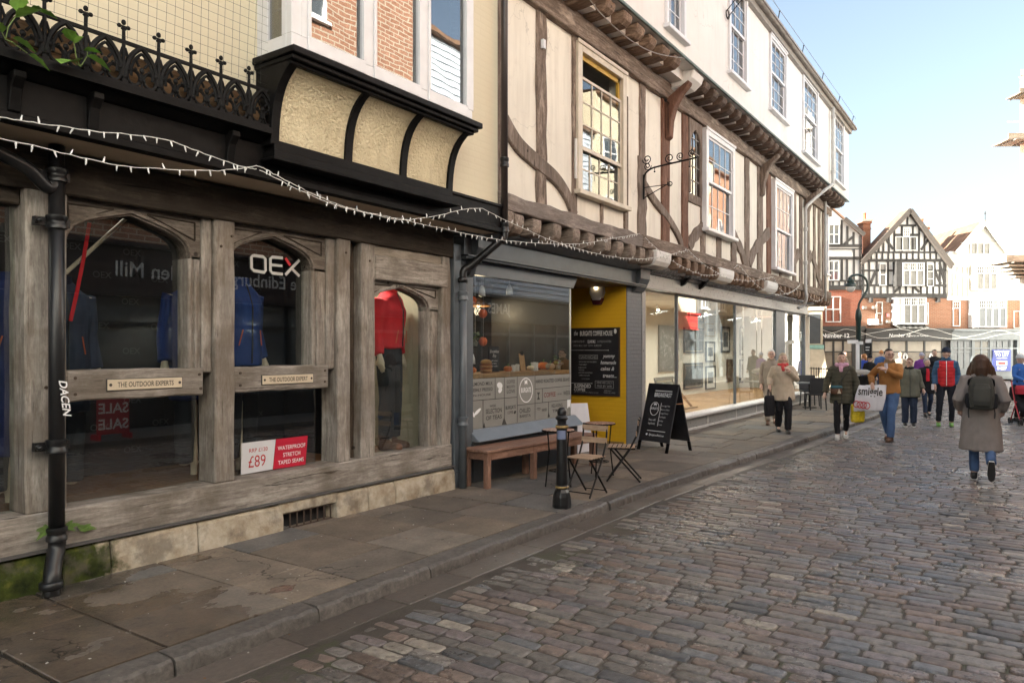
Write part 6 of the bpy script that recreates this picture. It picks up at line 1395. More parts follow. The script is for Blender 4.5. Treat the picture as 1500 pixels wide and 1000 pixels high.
# red canopy band on the stucco shops with hanging folds
aw = thing('shop_awning', (46,OY+.6,6.2), 'long red canopy over the brick shop, mirrored in the gallery glass', 'awning')
mb = MB(); mb.add([(38,OY,7.6),(58,OY,7.6),(58,OY+1.3,6.7),(38,OY+1.3,6.7),(38,OY+1.3,6.3),(58,OY+1.3,6.3)], [(0,1,2,3),(3,2,5,4)]); bld(mb, 'canopy', bpy.data.materials['red_awning'], aw)
# sale board out on the far pavement
sl_ = thing('sale_board', (7.3,-2.4,ROADZ), 'red pavement board with white SALE lettering across the street', 'sign')
mb = MB(); mb.box(7.0,7.6,-2.42,-2.38,.1,1.1); mb.box(6.98,7.03,-2.6,-2.3,ROADZ,.1); mb.box(7.57,7.62,-2.6,-2.3,ROADZ,.1); part(mb, 'board', plain('sale_red',(.4,.02,.03),.5,bump=0), sl_)
mb = MB()
for z in (.82,.5,.2): mb.text('SALE', .27, (7.3,-2.378,z), (-1,0,0), (0,0,1), bold=.02)
part(mb, 'lettering', M['white_letter'], sl_)
mb = MB(); mb.prism_z([(-24,OY),(60,OY),(60,-2.1),(-24,-2.1)], -.12, 0.0); tag(mb.build('far_pavement', plain('far_paving',(.12,.11,.10),.6)), kind='structure')

hd = thing('shade_terrace', (38,16,0), 'unseen low brick terrace added behind the jettied house to shade the square', 'building')  # added out of view to block sun from the square
mb = MB(); mb.box(31,46,12,20,0,5.2); bld(mb, 'wall', redb, hd)
mb = MB(); mb.add([(30.8,11.7,5.15),(46.2,11.7,5.15),(46.2,16,7.2),(30.8,16,7.2),(30.8,20.3,5.15),(46.2,20.3,5.15)],[(0,1,2,3),(3,2,5,4)]); bld(mb, 'roof', tilem, hd)
# ------------------------------------------------------------------ street furniture
# cast iron bollard on the kerb
bo = PG(823, 743); bol = thing('bollard', bo, 'black cast iron bollard with a domed cap and worn gold rings', 'bollard')
bx_, by_ = bo.x, bo.y
mb = MB(); mb.lathe([(.100,0),(.104,.04),(.098,.12),(.085,.17),(.062,.205)], bx_, by_, 0, 8, 0, PI/8); part(mb, 'base', M['pipe_black'], bol, bev=.006)
mb = MB(); mb.lathe([(.066,.205),(.070,.215),(.070,.235),(.060,.245),(.062,.25),(.058,.60),(.057,.845),(.066,.855),(.069,.875),(.066,.89),(.050,.90),(.050,.935),(.056,.945),(.068,.955),(.071,.968),(.062,.985),(.048,.995),(.050,1.01),(.050,1.035),(.042,1.06),(.025,1.078),(.004,1.084)], bx_, by_, 0, 20); part(mb, 'shaft', M['pipe_black'], bol, auto=35)
mb = MB(); mb.lathe([(.0715,.214),(.0725,.225),(.0715,.236)], bx_, by_, 0, 20); part(mb, 'gold_ring', plain('worn_gold',(.35,.25,.10),.45,.4,var=.5,scale=30), bol, smooth=True)
mb = MB(); mb.lathe([(.068,.857),(.0705,.872),(.068,.886)], bx_, by_, 0, 20); part(mb, 'gold_ring', bpy.data.materials['worn_gold'], bol, smooth=True)
mb = MB(); a0 = math.atan2(-by_, -bx_); pts = [(bx_+.0595*math.cos(a0+d*.25), by_+.0595*math.sin(a0+d*.25)) for d in range(-4,4)]
for i in range(7): mb.quad((*pts[i],.74),(*pts[i+1],.74),(*pts[i+1],.835),(*pts[i],.835))
part(mb, 'sticker', plain('faded_blue_sticker',(.18,.21,.33),.6,var=.2,bump=0), bol)
# bench
bA, bB = Vector((7.20,5.30,0)), Vector((9.62,5.10,0)); dv = (bB-bA).normalized(); pv = Vector((-dv.y,dv.x,0)); BL = (bB-bA).length; BW, BH = .40, .475
bench = thing('bench', (bA+bB)/2+pv*.2, 'long reddish brown wooden bench under the coffee shop window', 'bench')
def bpnt(s, t, z): p = bA+dv*s+pv*t; return (p.x, p.y, z)
def bblock(mb, s0, s1, t0, t1, z0, z1): 
    v = [bpnt(s,t,z) for z in (z0,z1) for (s,t) in ((s0,t0),(s1,t0),(s1,t1),(s0,t1))]
    mb.add(v, [(0,3,2,1),(4,5,6,7),(0,1,5,4),(1,2,6,5),(2,3,7,6),(3,0,4,7)])
for i in range(2):
    mb = MB(); bblock(mb, -.02, BL+.02, -.02+i*(BW/2+.02), BW/2-.004+i*(BW/2+.02)+.004, BH-.03, BH); part(mb, 'seat_plank', M['bench'], bench, bev=.004)
for t0 in (0, BW-.035):
    mb = MB(); bblock(mb, .085, BL-.085, t0, t0+.03, BH-.125, BH-.032); part(mb, 'apron', M['bench'], bench, bev=.003)
for s0 in (0, BL-.09):
    mb = MB(); bblock(mb, s0+.03, s0+.06, .04, BW-.04, BH-.125, BH-.032); part(mb, 'apron', M['bench'], bench, bev=.003)
for s0 in (0, BL*.5-.04, BL-.085):
    for t0 in (-.005, BW-.075):
        if s0 > 1 and s0 < 2 and t0 < 0: s1 = s0-.25
        else: s1 = s0
        mb = MB(); bblock(mb, s1+.008, s1+.078, t0, t0+.07, .002, BH-.031); part(mb, 'leg', wood('bench_leg',(0.15,0.078,0.052),(0.26,0.145,0.10),(0.37,0.225,0.165),'z',crack=.2,bump=.2,rough=.5) if 'bench_leg' not in bpy.data.materials else bpy.data.materials['bench_leg'], bench, bev=.004)
# small round mosaic tables
def bistro(x, y, zt, lab, rot):
    o = thing('bistro_table', (x,y,0), lab, 'table', 'round bistro tables')
    mb = MB(); mb.lathe([(.01,zt-.012),(.205,zt-.012),(.21,zt-.004),(.21,zt+.002),(.2,zt+.004)], x, y, 0, 28); part(mb, 'table_rim', M['black_iron'], o, auto=40)
    t = NT('mosaic_top') if 'mosaic_top' not in bpy.data.materials else None
    if t:
        v = t.coord(); vo = t.n('TexVoronoi', {'Vector': v, 'Scale': 38.0}); sep = t.n('SeparateColor', {'Color': vo.outputs['Color']})
        t.pbr(t.ramp(sep.outputs[0], [(.2,(.16,.06,.04)),(.5,(.34,.17,.11)),(.8,(.5,.36,.27))]), .4)
    mb = MB(); mb.lathe([(.198,zt+.004),(.198,zt+.009),(.01,zt+.009)], x, y, 0, 28); part(mb, 'table_top', bpy.data.materials['mosaic_top'], o)
    for k in range(3):
        a = rot+k*2*PI/3; c, s = math.cos(a), math.sin(a)
        mb = MB(); mb.tube([(x+c*.15,y+s*.15,zt-.012),(x+c*.13,y+s*.13,.45),(x+c*.18,y+s*.18,.008)], .009, 6); part(mb, 'leg', M['black_iron'], o)
    mb = MB(); mb.tube([(x+.12*math.cos(i*PI/9),y+.12*math.sin(i*PI/9),.2) for i in range(19)], .006, 5)
    for k in range(3):
        a = rot+k*2*PI/3+1.05; px_, py_ = x+.07*math.cos(a), y+.07*math.sin(a); mb.tube([(px_+.05*math.cos(i*PI/6),py_+.05*math.sin(i*PI/6),.2) for i in range(13)], .005, 5)
    part(mb, 'scroll_ring', M['black_iron'], o)
t1 = PG(818, 712); t2 = PG(879, 697)
bistro(t1.x, t1.y, .70, 'round mosaic topped table behind the bollard, nearer the downpipe', .5); bistro(t2.x, t2.y, .71, 'round mosaic topped table beside the mustard wall, behind the two chairs', 1.2)
# folding bistro chairs: local frame, sitter faces +y
def chair(loc, face, lab):
    o = thing('folding_chair', loc, lab, 'chair', 'folding slatted bistro chairs', face-R(90)); o.scale = (.84,.9,1)
    w = .19
    for s in (-1,1):
        mb = MB(); mb.tube([(s*w,.22,.012),(s*w,-.10,.42),(s*w,-.20,.60),(s*w,-.235,.82)], .0135, 6); part(mb, 'long_leg', M['pipe_black'], o)
        mb = MB(); mb.tube([(s*(w-.02),-.25,.012),(s*(w-.02),.19,.45)], .0135, 6); part(mb, 'short_leg', M['black_iron'], o)
        mb = MB(); mb.box(s*(w-.02)-.008, s*(w-.02)+.008, -.18, .20, .425, .443); part(mb, 'seat_rail', M['black_iron'], o)
    mb = MB(); mb.tube([(-w+.02,-.22,.04),(w-.02,-.22,.04)], .007, 5); part(mb, 'cross_bar', M['black_iron'], o)
    mb = MB(); mb.tube([(-w,.19,.055),(w,.19,.055)], .007, 5); part(mb, 'cross_bar', M['black_iron'], o)
    for i in range(6):
        mb = MB(); y = -.17+i*.066; mb.box(-.205, .205, y, y+.05, .444, .457); part(mb, 'seat_slat', M['slat'], o, bev=.003)
    for z, y in ((.625,-.212),(.765,-.236)):
        mb = MB(); mb.box(-.205, .205, y+.008, y+.022, z-.03, z+.035); part(mb, 'back_slat', M['slat'], o, bev=.003)
    return o
chair((7.62,4.16,0), R(178), 'slatted folding chair facing the bollard with its back slats towards us')
chair((8.72,4.22,0), R(112), 'slatted folding chair next to the blackboard stand, seen side on')
# A-board
fa_, fb_ = Vector((11.40,4.72,0)), Vector((11.62,5.36,0))
dA = (fb_-fa_).normalized(); nA = Vector((-dA.y,dA.x,0))           # nA points towards us (-x)
nA = nA if nA.x < 0 else -nA
abd = thing('pavement_board', (fa_+fb_)/2-nA*.28, 'black breakfast A-board standing beside the grey brick pier', 'sign')
WB = (fb_-fa_).length
def ap2(s, z, side=0, off=0.0):
    """s across from viewer right to left, z height; front leaf leans back"""
    top = fa_-nA*.30; lean = z/1.12
    base = fa_ if side == 0 else fa_-nA*.60
    p = base*(1-lean)+top*lean+dA*s+nA*(off if side == 0 else -off); return Vector((p.x,p.y,z))
def abox(s0,s1,z0,z1,side,o0,o1):
    mb = MB(); v = [ap2(s,z,side,of) for of in (o0,o1) for (s,z) in ((s0,z0),(s1,z0),(s1,z1),(s0,z1))]
    mb.add(v, [(0,3,2,1),(4,5,6,7),(0,1,5,4),(1,2,6,5),(2,3,7,6),(3,0,4,7)]); return mb
for sd, nm in ((0,'front_leaf'),(1,'rear_leaf')):
    lf = part(abox(0,WB,.16,1.12,sd,-.012,.012), nm, M['blackboard'], abd, bev=.004)
    for s in (0, WB-.05): part(abox(s,s+.05,0,.158,sd,-.014,.012), 'leg', plain('black_board_frame',(.02,.02,.022),.45,bump=0) if 'black_board_frame' not in bpy.data.materials else bpy.data.materials['black_board_frame'], abd, lf) if False else abox(s,s+.05,0,.158,sd,-.014,.012).build('leg', M['black_wood'], abd)
def atext(txt, s, z, h, w, mb, bold=.006, align='CENTER'):
    g, _f = text_geo(txt, align, 0.0, bold, 1.0); gw = max(p[0] for p in g)-min(p[0] for p in g)
    O = ap2(s, z, 0, .013); Yd = (ap2(s, z+.1, 0, .013)-O); mb.text(txt, h/.7, O, -dA, Yd, align=align, sx=w/(gw*h/.7), bold=bold, thick=.0012)
def aline(s0, z0, s1, z1, w, mb): mb.bar(ap2(s0,z0,0,.0135), ap2(s1,z1,0,.0135), w, .002, nA)
mb = MB(); atext('BREAKFAST', WB*.45, .90, .072, .38, mb, .012); part(mb, 'lettering', M['white_letter'], abd)
mb = MB(); aline(.12,1.0,.49,1.0,.012,mb); part(mb, 'rule_line', M['white_letter'], abd)
mb = MB(); aline(.31,.80,.31,.42,.008,mb); part(mb, 'rule_line', M['white_letter'], abd)
mb = MB(); aline(.12,.335,.52,.335,.009,mb); part(mb, 'rule_line', M['white_letter'], abd)
mb = MB(); pts = [ap2(.44+.092*math.cos(i*PI/14), .70+.11*math.sin(i*PI/14), 0, .0135) for i in range(29)]; mb.tube(pts, .005, 4); part(mb, 'logo_ring', M['white_letter'], abd)
mb = MB(); atext('BURGATE', .44, .685, .04, .15, mb, .015); part(mb, 'logo_lettering', M['white_letter'], abd)
mb = MB(); mb.add([ap2(a,b,0,.0135) for a,b in ((.47,.80),(.47,.745),(.44,.765),(.41,.745),(.41,.80),(.425,.785),(.44,.80),(.455,.785))],[(0,1,2,3,4,5,6,7)]); part(mb, 'logo_ribbon', M['white_letter'], abd)
for i, t_ in enumerate(('Bacon Egg & Toast','Mushrooms & Beans','Sausage & Tomato','Full English','Porridge','Granola')):
    mb = MB(); w_ = len(t_)*.0108; atext(t_, .295-w_/2, .745-i*.062, .024, w_, mb); part(mb, 'menu_line', M['chalk'], abd)
for z, t_ in ((.50,'free wifi'),(.44,'dog friendly')): mb = MB(); atext(t_, .45, z, .032, .15, mb, .01); part(mb, 'menu_line', M['chalk'], abd)
mb = MB(); atext('@burgatecoffeehouse', .30, .255, .032, .33, mb, .008); part(mb, 'lettering', M['white_letter'], abd)
mb = MB(); mb.ball(ap2(.51,.268,0,.012),(.006,.022,.02),8,6); part(mb, 'bird_logo', M['white_letter'], abd)
mb = MB(); mb.bar(ap2(0,.80,0,0), ap2(0,.80,1,0), .02, .01); part(mb, 'strap', plain('brown_strap',(.30,.14,.07),.7,bump=0), abd)
# white panel leaning at the entrance
wp_ = thing('leaning_whiteboard', (10.75,6.0,0), 'plain white board leaning behind the bench at the coffee shop entrance', 'board')
mb = MB(); v0 = Vector((10.25,6.0,0)); v1 = Vector((11.02,5.88,0)); lean = Vector((.03,.10,0))
mb.loft([[v0,v1,v1+Vector((0,.02,0)),v0+Vector((0,.02,0))],[v0+lean+Vector((0,0,.83)),v1+lean+Vector((-.06,0,.80)),v1+lean+Vector((-.06,.02,.80)),v0+lean+Vector((0,.02,.83))]]); part(mb, 'panel', plain('white_board',(.66,.66,.70),.35,var=.05,bump=0), wp_)
# ------------------------------------------------------------------ window display of the coffee shop (things standing on the counter)
ZC = 1.386
def on_counter(u, y): return UX(u, y), y
orange = plain('pumpkin_skin', (.62,.17,.02), .45, var=.2, bump=.1); cream = plain('pale_gourd', (.62,.52,.36), .5, var=.1); bun = plain('golden_bun', (.50,.27,.09), .5, var=.25); greenl = plain('pot_plant_leaf', (.10,.20,.04), .5, var=.4, scale=15)
def pumpkin(u, y, r, mat, lab, sq_=.75):
    x, y = on_counter(u, y); o = thing('pumpkin', (x,y,ZC), lab, 'pumpkin', 'pumpkins on the window counter')
    mb = MB(); mb.ball((x,y,ZC+r*sq_), (r,r,r*sq_), 24, 12, 0, lambda p: Vector((p.x*(1+.08*math.cos(8*math.atan2(p.y,p.x))), p.y*(1+.08*math.cos(8*math.atan2(p.y,p.x))), p.z*(1-.15*(1-abs(p.x)-abs(p.y) if abs(p.x)+abs(p.y) < 1 else 0))))); part(mb, 'flesh', mat, o, smooth=True)
    mb = MB(); mb.tube([(x,y,ZC+r*sq_*1.6),(x+.005,y,ZC+r*sq_*2.2),(x+.015,y,ZC+r*sq_*2.5)], [.012,.008,.01], 6); part(mb, 'stalk', greenl, o)
pumpkin(744, 5.9, .06, orange, 'flat orange pumpkin left of the white tubs'); pumpkin(691, 5.88, .06, orange, 'orange pumpkin beside the grey downpipe'); pumpkin(796, 6.12, .085, orange, 'large orange pumpkin at the back of the counter'); pumpkin(777, 5.95, .055, cream, 'pale cream gourd beside the wooden clipboard'); pumpkin(806, 5.95, .07, plain('grey_squash',(.30,.27,.22),.5), 'grey green squash near the potted plants', .8)
x, y = on_counter(712, 5.92); o = thing('bun_stack', (x,y,ZC), 'stack of golden filled buns on the window counter', 'buns')
for i, (r, h) in enumerate(((.085,.05),(.09,.045),(.08,.06))): mb = MB(); mb.ball((x,y,ZC+.03+i*.055), (r,r,h*.75), 16, 8); part(mb, 'bun', bun, o, smooth=True)
for i in range(2): mb = MB(); mb.lathe([(.01,0),(.088,.002),(.09,.012),(.01,.014)], x, y, ZC+.05+i*.055, 16); part(mb, 'filling', plain('bun_filling',(.42,.12,.03),.5,bump=0) if 'bun_filling' not in bpy.data.materials else bpy.data.materials['bun_filling'], o)
for u, y, h, r, lab in ((752,5.95,.09,.03,'white ceramic tub left of the wooden clipboard'),(758,6.0,.10,.03,'taller white tub touching the clipboard'),(783,6.02,.12,.055,'wide white jar behind the pale gourd'),(785,5.88,.05,.035,'low white dish at the front of the counter')):
    x, y = on_counter(u, y); o = thing('white_tub', (x,y,ZC), lab, 'tub', 'white tubs on the window counter'); mb = MB(); mb.lathe([(r*.9,0),(r,.01),(r,h*.85),(r*1.08,h*.86),(r*1.08,h),(r*.3,h+.005)], x, y, ZC, 16); part(mb, 'pot', M['white_paint'], o, auto=40)
x, y = on_counter(767, 5.93); o = thing('clipboard', (x,y,ZC), 'tall wooden clipboard propped on the window counter', 'clipboard')
mb = MB(); Mx = Matrix.Translation((x,y,ZC)) @ Matrix.Rotation(R(-12),4,'X') @ Matrix.Rotation(R(6),4,'Y'); mb.box(-.065,.065,0,.01,0,.26); part(mb.xf(Mx), 'board', M['pine'], o)
mb = MB(); mb.box(-.03,.03,-.012,.0,.24,.29); part(mb.xf(Mx), 'clip', M['black_iron'], o)
def potplant(u, y, h, r, lab, hang=None):
    x, y = on_counter(u, y); zb = hang or ZC; o = thing('pot_plant', (x,y,zb), lab, 'plant', 'pot plants in the coffee shop window'); rnd = random.Random(int(u))
    mb = MB(); mb.lathe([(r*.5,0),(r*.75,r*1.1),(r*.8,r*1.1),(r*.3,r*1.15)], x, y, zb, 12); part(mb, 'pot', plain('glass_pot',(.25,.27,.24),.2,bump=0) if 'glass_pot' not in bpy.data.materials else bpy.data.materials['glass_pot'], o)
    mb = MB()
    for i in range(46):
        a = rnd.random()*6.3; e = rnd.uniform(.1,1.0); q0 = (x+r*rnd.random()*math.cos(a), y+r*rnd.random()*math.sin(a), zb+r+h*e*.8); leaf(mb, q0, (math.cos(a), math.sin(a), rnd.uniform(-.6,.8)), rnd.uniform(.03,.065))
    part(mb, 'foliage', greenl, o)
    if hang: mb = MB(); mb.tube([(x,y,zb+r),(x,y,2.8)], .003, 4); part(mb, 'cord', M['wire'], o)
potplant(818, 5.98, .20, .07, 'bushy green pot plant on the counter by the glass corner'); potplant(829, 5.92, .12, .05, 'small low pot plant at the right end of the counter'); potplant(823, 6.1, .16, .05, 'hanging green plant above the counter', 1.95); potplant(696, 6.2, .18, .06, 'trailing plant at the downpipe end of the window', 1.75)
def hanger(u, v, y, kind, lab):
    x, z = P(u, v, y)
    if kind == 'ghost':
        o = thing('paper_ghost', (x,y,z), lab, 'decoration', 'white paper ghosts in the coffee shop window'); mb = MB(); mb.lathe([(.05,-.09),(.045,-.02),(.03,.03),(.012,.055)], x, y, z, 10); part(mb, 'sheet', M['white_paint'], o, smooth=True)
    else:
        o = thing('paper_lantern', (x,y,z), lab, 'decoration', 'orange paper balls in the coffee shop window'); mb = MB(); mb.ball((x,y,z), .055, 14, 10, 0, lambda p: p*(1+.12*math.sin(9*math.atan2(p.y,p.x)))); part(mb, 'ball', plain('orange_paper',(.75,.14,.03),.6,bump=0) if 'orange_paper' not in bpy.data.materials else bpy.data.materials['orange_paper'], o)
    mb = MB(); mb.tube([(x,y,z+.05),(x,y,2.8)], .002, 4); part(mb, 'thread', M['wire'], o)
hanger(706,424,5.95,'ghost','white paper ghost near the downpipe, level with the other high ghost'); hanger(746,422,5.95,'ghost','white paper ghost hanging at the window middle'); hanger(691,523,5.92,'ghost','lowest white paper ghost beside the downpipe')
hanger(692,440,5.92,'ball','topmost orange paper ball at the window edge'); hanger(708,459,5.95,'ball','orange paper ball in front of the mirrored shop sign'); hanger(708,500,5.95,'ball','lower orange paper ball above the bun stack')
x, z = P(724, 530, 6.15); o = thing('chalk_sign', (x,6.15,ZC), 'small blackboard with white handwriting standing on the window counter', 'sign')
mb = MB(); mb.box(x-.12,x+.12,6.15,6.17,ZC,ZC+.36); part(mb, 'board', M['blackboard'], o)
for i, t_ in enumerate(('Breakfast','Bap','with sausage','or bacon','and a coffee')): mb = MB(); mb.text(t_, .06 if i < 2 else .03, (x,6.149,ZC+.27-i*.06 if i < 2 else ZC+.23-i*.04), (1,0,0), (0,0,1), shear=.3, bold=.01); part(mb, 'writing', M['chalk'], o)
# ------------------------------------------------------------------ pavement cafe beyond the gallery
def cafe_chair(u, v, face, lab):
    p = PG(u, v); o = thing('cafe_chair', p, lab, 'chair', 'dark woven chairs beyond the gallery', face)
    dk = plain('dark_weave',(.02,.02,.022),.6) if 'dark_weave' not in bpy.data.materials else bpy.data.materials['dark_weave']
    mb = MB(); mb.box(-.24,.24,-.23,.23,.42,.47); part(mb, 'seat', dk, o, bev=.01) if False else mb.build('seat', dk, o, bev=.01)
    mb = MB(); mb.loft([[(-.24,.20,.47),(.24,.20,.47),(.24,.235,.47),(-.24,.235,.47)],[(-.25,.26,.92),(.25,.26,.92),(.25,.29,.92),(-.25,.29,.92)]]); mb.build('backrest', dk, o, bev=.01)
    for sx in (-.2,.2):
        for sy in (-.19,.19): mb = MB(); mb.tube([(sx,sy,.42),(sx*1.1,sy*1.15,.0)], .018, 6); mb.build('leg', dk, o)
cafe_chair(1195, 600, R(120), 'dark woven cafe chair nearest the gallery corner'); cafe_chair(1186, 594, R(-60), 'dark woven cafe chair at the far side of the pavement table')
p = PG(1186, 597); o = thing('cafe_table', p, 'small square cafe table beside the dark woven chairs', 'table'); mb = MB(); mb.box(p.x-.3,p.x+.3,p.y-.3,p.y+.3,.71,.74); part(mb, 'table_top', M['slate_paint'], o, bev=.005); mb = MB(); mb.lathe([(.2,0),(.2,.02),(.03,.03),(.03,.70)], p.x, p.y, 0, 12); part(mb, 'pedestal', M['black_iron'], o)
p0, p1 = PD(1178,575,30.0), PD(1222,575,28.5); o = thing('barrier_rail', ((p0.x+p1.x)/2,(p0.y+p1.y)/2,0), 'low black railing in front of the stone memorial', 'railing')
for z in (.95,.12): mb = MB(); mb.tube([(p0.x,p0.y,z),(p1.x,p1.y,z)], .018, 6); part(mb, 'rail', M['black_iron'], o)
for i in range(13): t = i/12; mb = MB(); xx, yy = p0.x+(p1.x-p0.x)*t, p0.y+(p1.y-p0.y)*t; mb.tube([(xx,yy,0),(xx,yy,1.0)], .012 if i % 6 else .022, 6); part(mb, 'baluster', M['black_iron'], o)
p = PD(1262,590,24.0); o = thing('litter_bin', (p.x,p.y,ROADZ), 'black litter bin with grey lid behind the man in tan suede', 'bin')
mb = MB(); mb.lathe([(.26,0),(.28,.03),(.28,.85),(.3,.87),(.3,.93)], p.x, p.y, ROADZ, 18); part(mb, 'body', M['black_iron'], o, auto=40); mb = MB(); mb.lathe([(.32,0),(.34,.03),(.33,.1),(.15,.17),(.01,.18)], p.x, p.y, ROADZ+.97, 18); part(mb, 'lid', M['gutter'], o, auto=40)
# ------------------------------------------------------------------ strings of fairy lights
bulb_me = None
def strand(paths, lab, pitch=.105, seed=1, bulbs=True, rad=.0032, name='string_lights'):
    global bulb_me
    rnd = random.Random(seed); allp = [[Vector(p) for p in catmull(pp, 6)] for pp in paths]
    o = thing(name, allp[0][0], lab, 'string lights', 'white string lights along the street')
    nb = 0
    for pp in allp:
        mb = MB(); w2 = [p+Vector((wob(.003),wob(.003),wob(.004))) for p in pp]; mb.tube(w2, rad, 5); part(mb, 'cable', M['wire'], o)
        if not bulbs: continue
        acc = 0; org = ORG[o.name]
        for a, b in zip(pp, pp[1:]):
            L = (b-a).length; s = pitch-acc
            while s < L and nb < 98:
                c = a+(b-a)*(s/L); ang = rnd.uniform(-.5,.5)+(PI if rnd.random() < .22 else 0)
                d = Vector((math.sin(ang)*.7, rnd.uniform(-.4,.4), -math.cos(ang))).normalized()
                if bulb_me is None:
                    m2 = MB(); m2.tube([(0,0,0),(0,0,.014),(0,0,.04)], [.006,.0065,.003], 6); bo_ = m2.build('bulb', M['led'], None, origin=(0,0,0)); bulb_me = bo_.data; bpy.data.objects.remove(bo_)
                bo_ = bpy.data.objects.new('bulb', bulb_me); COL.objects.link(bo_); bo_.parent = o; bo_.location = c-org
                bo_.rotation_mode = 'QUATERNION'; bo_.rotation_quaternion = d.to_track_quat('Z','Y'); nb += 1; s += pitch*rnd.uniform(.8,1.2)
            acc = (acc+L) % pitch if s >= L else 0
            acc = L-(s-pitch) if s > L else 0
Y_A, Y_B = 4.98, 5.16
def pz(lst, Y): return [pt(u,v,Y) for u,v in lst]
strand([pz([(-60,160),(0,172),(60,181),(145,193),(232,202),(290,222),(350,243),(376,248)],Y_A)], 'upper strand of white string lights across the black fascia', seed=1)
strand([pz([(-60,196),(0,203),(75,220),(160,240),(232,247),(320,250),(375,243)],Y_A)], 'lower strand of white string lights crossing the soffit', seed=2)
strand([pz([(375,243),(388,247),(405,257),(450,280),(500,301),(560,316),(596,322)],Y_A), pz([(380,249),(430,274),(490,300),(540,313),(590,322),(640,316),(676,307),(707,305)],Y_A)], 'double strand of white string lights below the roughcast oriel', seed=3)
strand([pz([(590,322),(640,333),(690,344),(740,352),(800,357),(850,357),(900,349),(937,342)],Y_B)], 'strand of white string lights sagging below the nearest joist ends', seed=4)
strand([pz([(707,305),(735,320),(775,338),(815,355),(860,368),(900,376),(940,379),(975,374),(1008,366)],Y_B)], 'strand of white string lights crossing the coffee house cornice', seed=5, pitch=.12)
strand([pz([(945,348),(960,362),(975,375),(995,388),(1020,400),(1040,403),(1056,401)],Y_B), pz([(1008,366),(1025,382),(1040,393),(1056,402)],Y_B)], 'short double strand of white string lights left of the plaster casing', seed=6, pitch=.16)
strand([pz([(1056,402),(1075,409),(1100,411),(1118,408),(1133,405)],Y_B), pz([(1075,393),(1083,389),(1095,403),(1112,420),(1130,430),(1150,430),(1165,424),(1172,417)],Y_B), pz([(1133,405),(1142,422),(1152,430),(1163,425),(1172,417)],Y_B)], 'looping strands of white string lights over the gallery windows', seed=7, pitch=.2)
strand([pz([(1184,430),(1190,438),(1197,441),(1204,438),(1208,430)],Y_B)], 'small loop of white string lights at the jetty end', seed=8, pitch=.25)
def fpt(u, v): return PD(u, v, 41.5)
strand([[fpt(*a) for a in ((1205,492),(1225,486),(1240,482),(1262,487),(1290,495),(1325,490),(1360,481),(1395,490),(1430,497),(1465,490),(1500,486))],[fpt(*a) for a in ((1205,483),(1240,493),(1275,488),(1320,482),(1360,492),(1395,496),(1430,491),(1465,484),(1500,493))]], 'crossing white light cables strung before the far shopfronts', bulbs=False, rad=.009, name='festoon_cable')
# ------------------------------------------------------------------ people
V3 = Vector
TS = bpy.data.scenes.new('scratch')
def skinmat(name, c):
    t = NT(name); f = t.noise(t.coord(), 18, 4); return t.pbr(t.ramp(f, [(.3,dim(c,.88)),(.7,dim(c,1.08))]), .5, 0, None, .35)
SK = skinmat('skin', (.58,.385,.30)); SKP = skinmat('mannequin_skin', (.62,.52,.40))
def cloth(name, c, rough=.85, bump=.35, bs=60, var=.14):
    t = NT(name); v = t.coord(); f = t.noise(v, 5, 5); n2 = t.noise(v, bs, 3); fold = t.noise(t.coord((1,1,.45)), 7, 3, .5, .8)
    col = t.ramp(f, [(.3,dim(c,1-var)),(.7,dim(c,1+var))])
    h = t.math('ADD', t.math('MULTIPLY', n2, .15), t.math('MULTIPLY', fold, 1.6)); return t.pbr(col, rough, 0, t.bump(h, bump, .02), .25)
def merge(mb, name, mat, parent, vox=.012, smooth=2, fold=0.0, fs=9.0, seed=0):
    """fuse overlapping closed pieces into one continuous surface"""
    me = bpy.data.meshes.new('tmp'); me.from_pydata([tuple(p) for p in mb.v], [], mb.f)
    bm = bmesh.new(); bm.from_mesh(me); bmesh.ops.recalc_face_normals(bm, faces=bm.faces); bm.to_mesh(me); bm.free()
    ob = bpy.data.objects.new('tmp', me); TS.collection.objects.link(ob)
    md = ob.modifiers.new('r','REMESH'); md.mode = 'VOXEL'; md.voxel_size = vox; md.adaptivity = 0
    if smooth: ms = ob.modifiers.new('s','SMOOTH'); ms.iterations = smooth; ms.factor = .5
    dg = TS.view_layers[0].depsgraph; TS.view_layers[0].update(); dg = TS.view_layers[0].depsgraph; new = bpy.data.meshes.new_from_object(ob.evaluated_get(dg)); new.name = name
    bpy.data.objects.remove(ob); bpy.data.meshes.remove(me)
    if fold:
        o3 = V3((seed*3.7, seed*1.3, 0))
        for v in new.vertices:
            q_ = V3((v.co.x*fs, v.co.y*fs, v.co.z*fs*.55))+o3
            v.co += v.normal*((noise.noise(q_)+.5*noise.noise(q_*2.3))*fold)
    new.materials.clear(); new.materials.append(mat); new.polygons.foreach_set('use_smooth', [True]*len(new.polygons))
    o = bpy.data.objects.new(name, new); COL.objects.link(o); o.parent = parent; ORG[o.name] = V3((0,0,0)); return o
def rings(mb, lst, n=20, yaw=0.0, p=2.3):
    """stack of rounded ellipses (z, cx, cy, rx, ry)"""
    rr = []
    for (z, cx, cy, rx, ry) in lst:
        r = []
        for i in range(n):
            a = 2*PI*i/n; c, s = math.cos(a), math.sin(a)
            r.append((cx+rx*math.copysign(abs(c)**(2/p), c), cy+ry*math.copysign(abs(s)**(2/p), s), z))
        rr.append(r)
    mb.loft(rr)
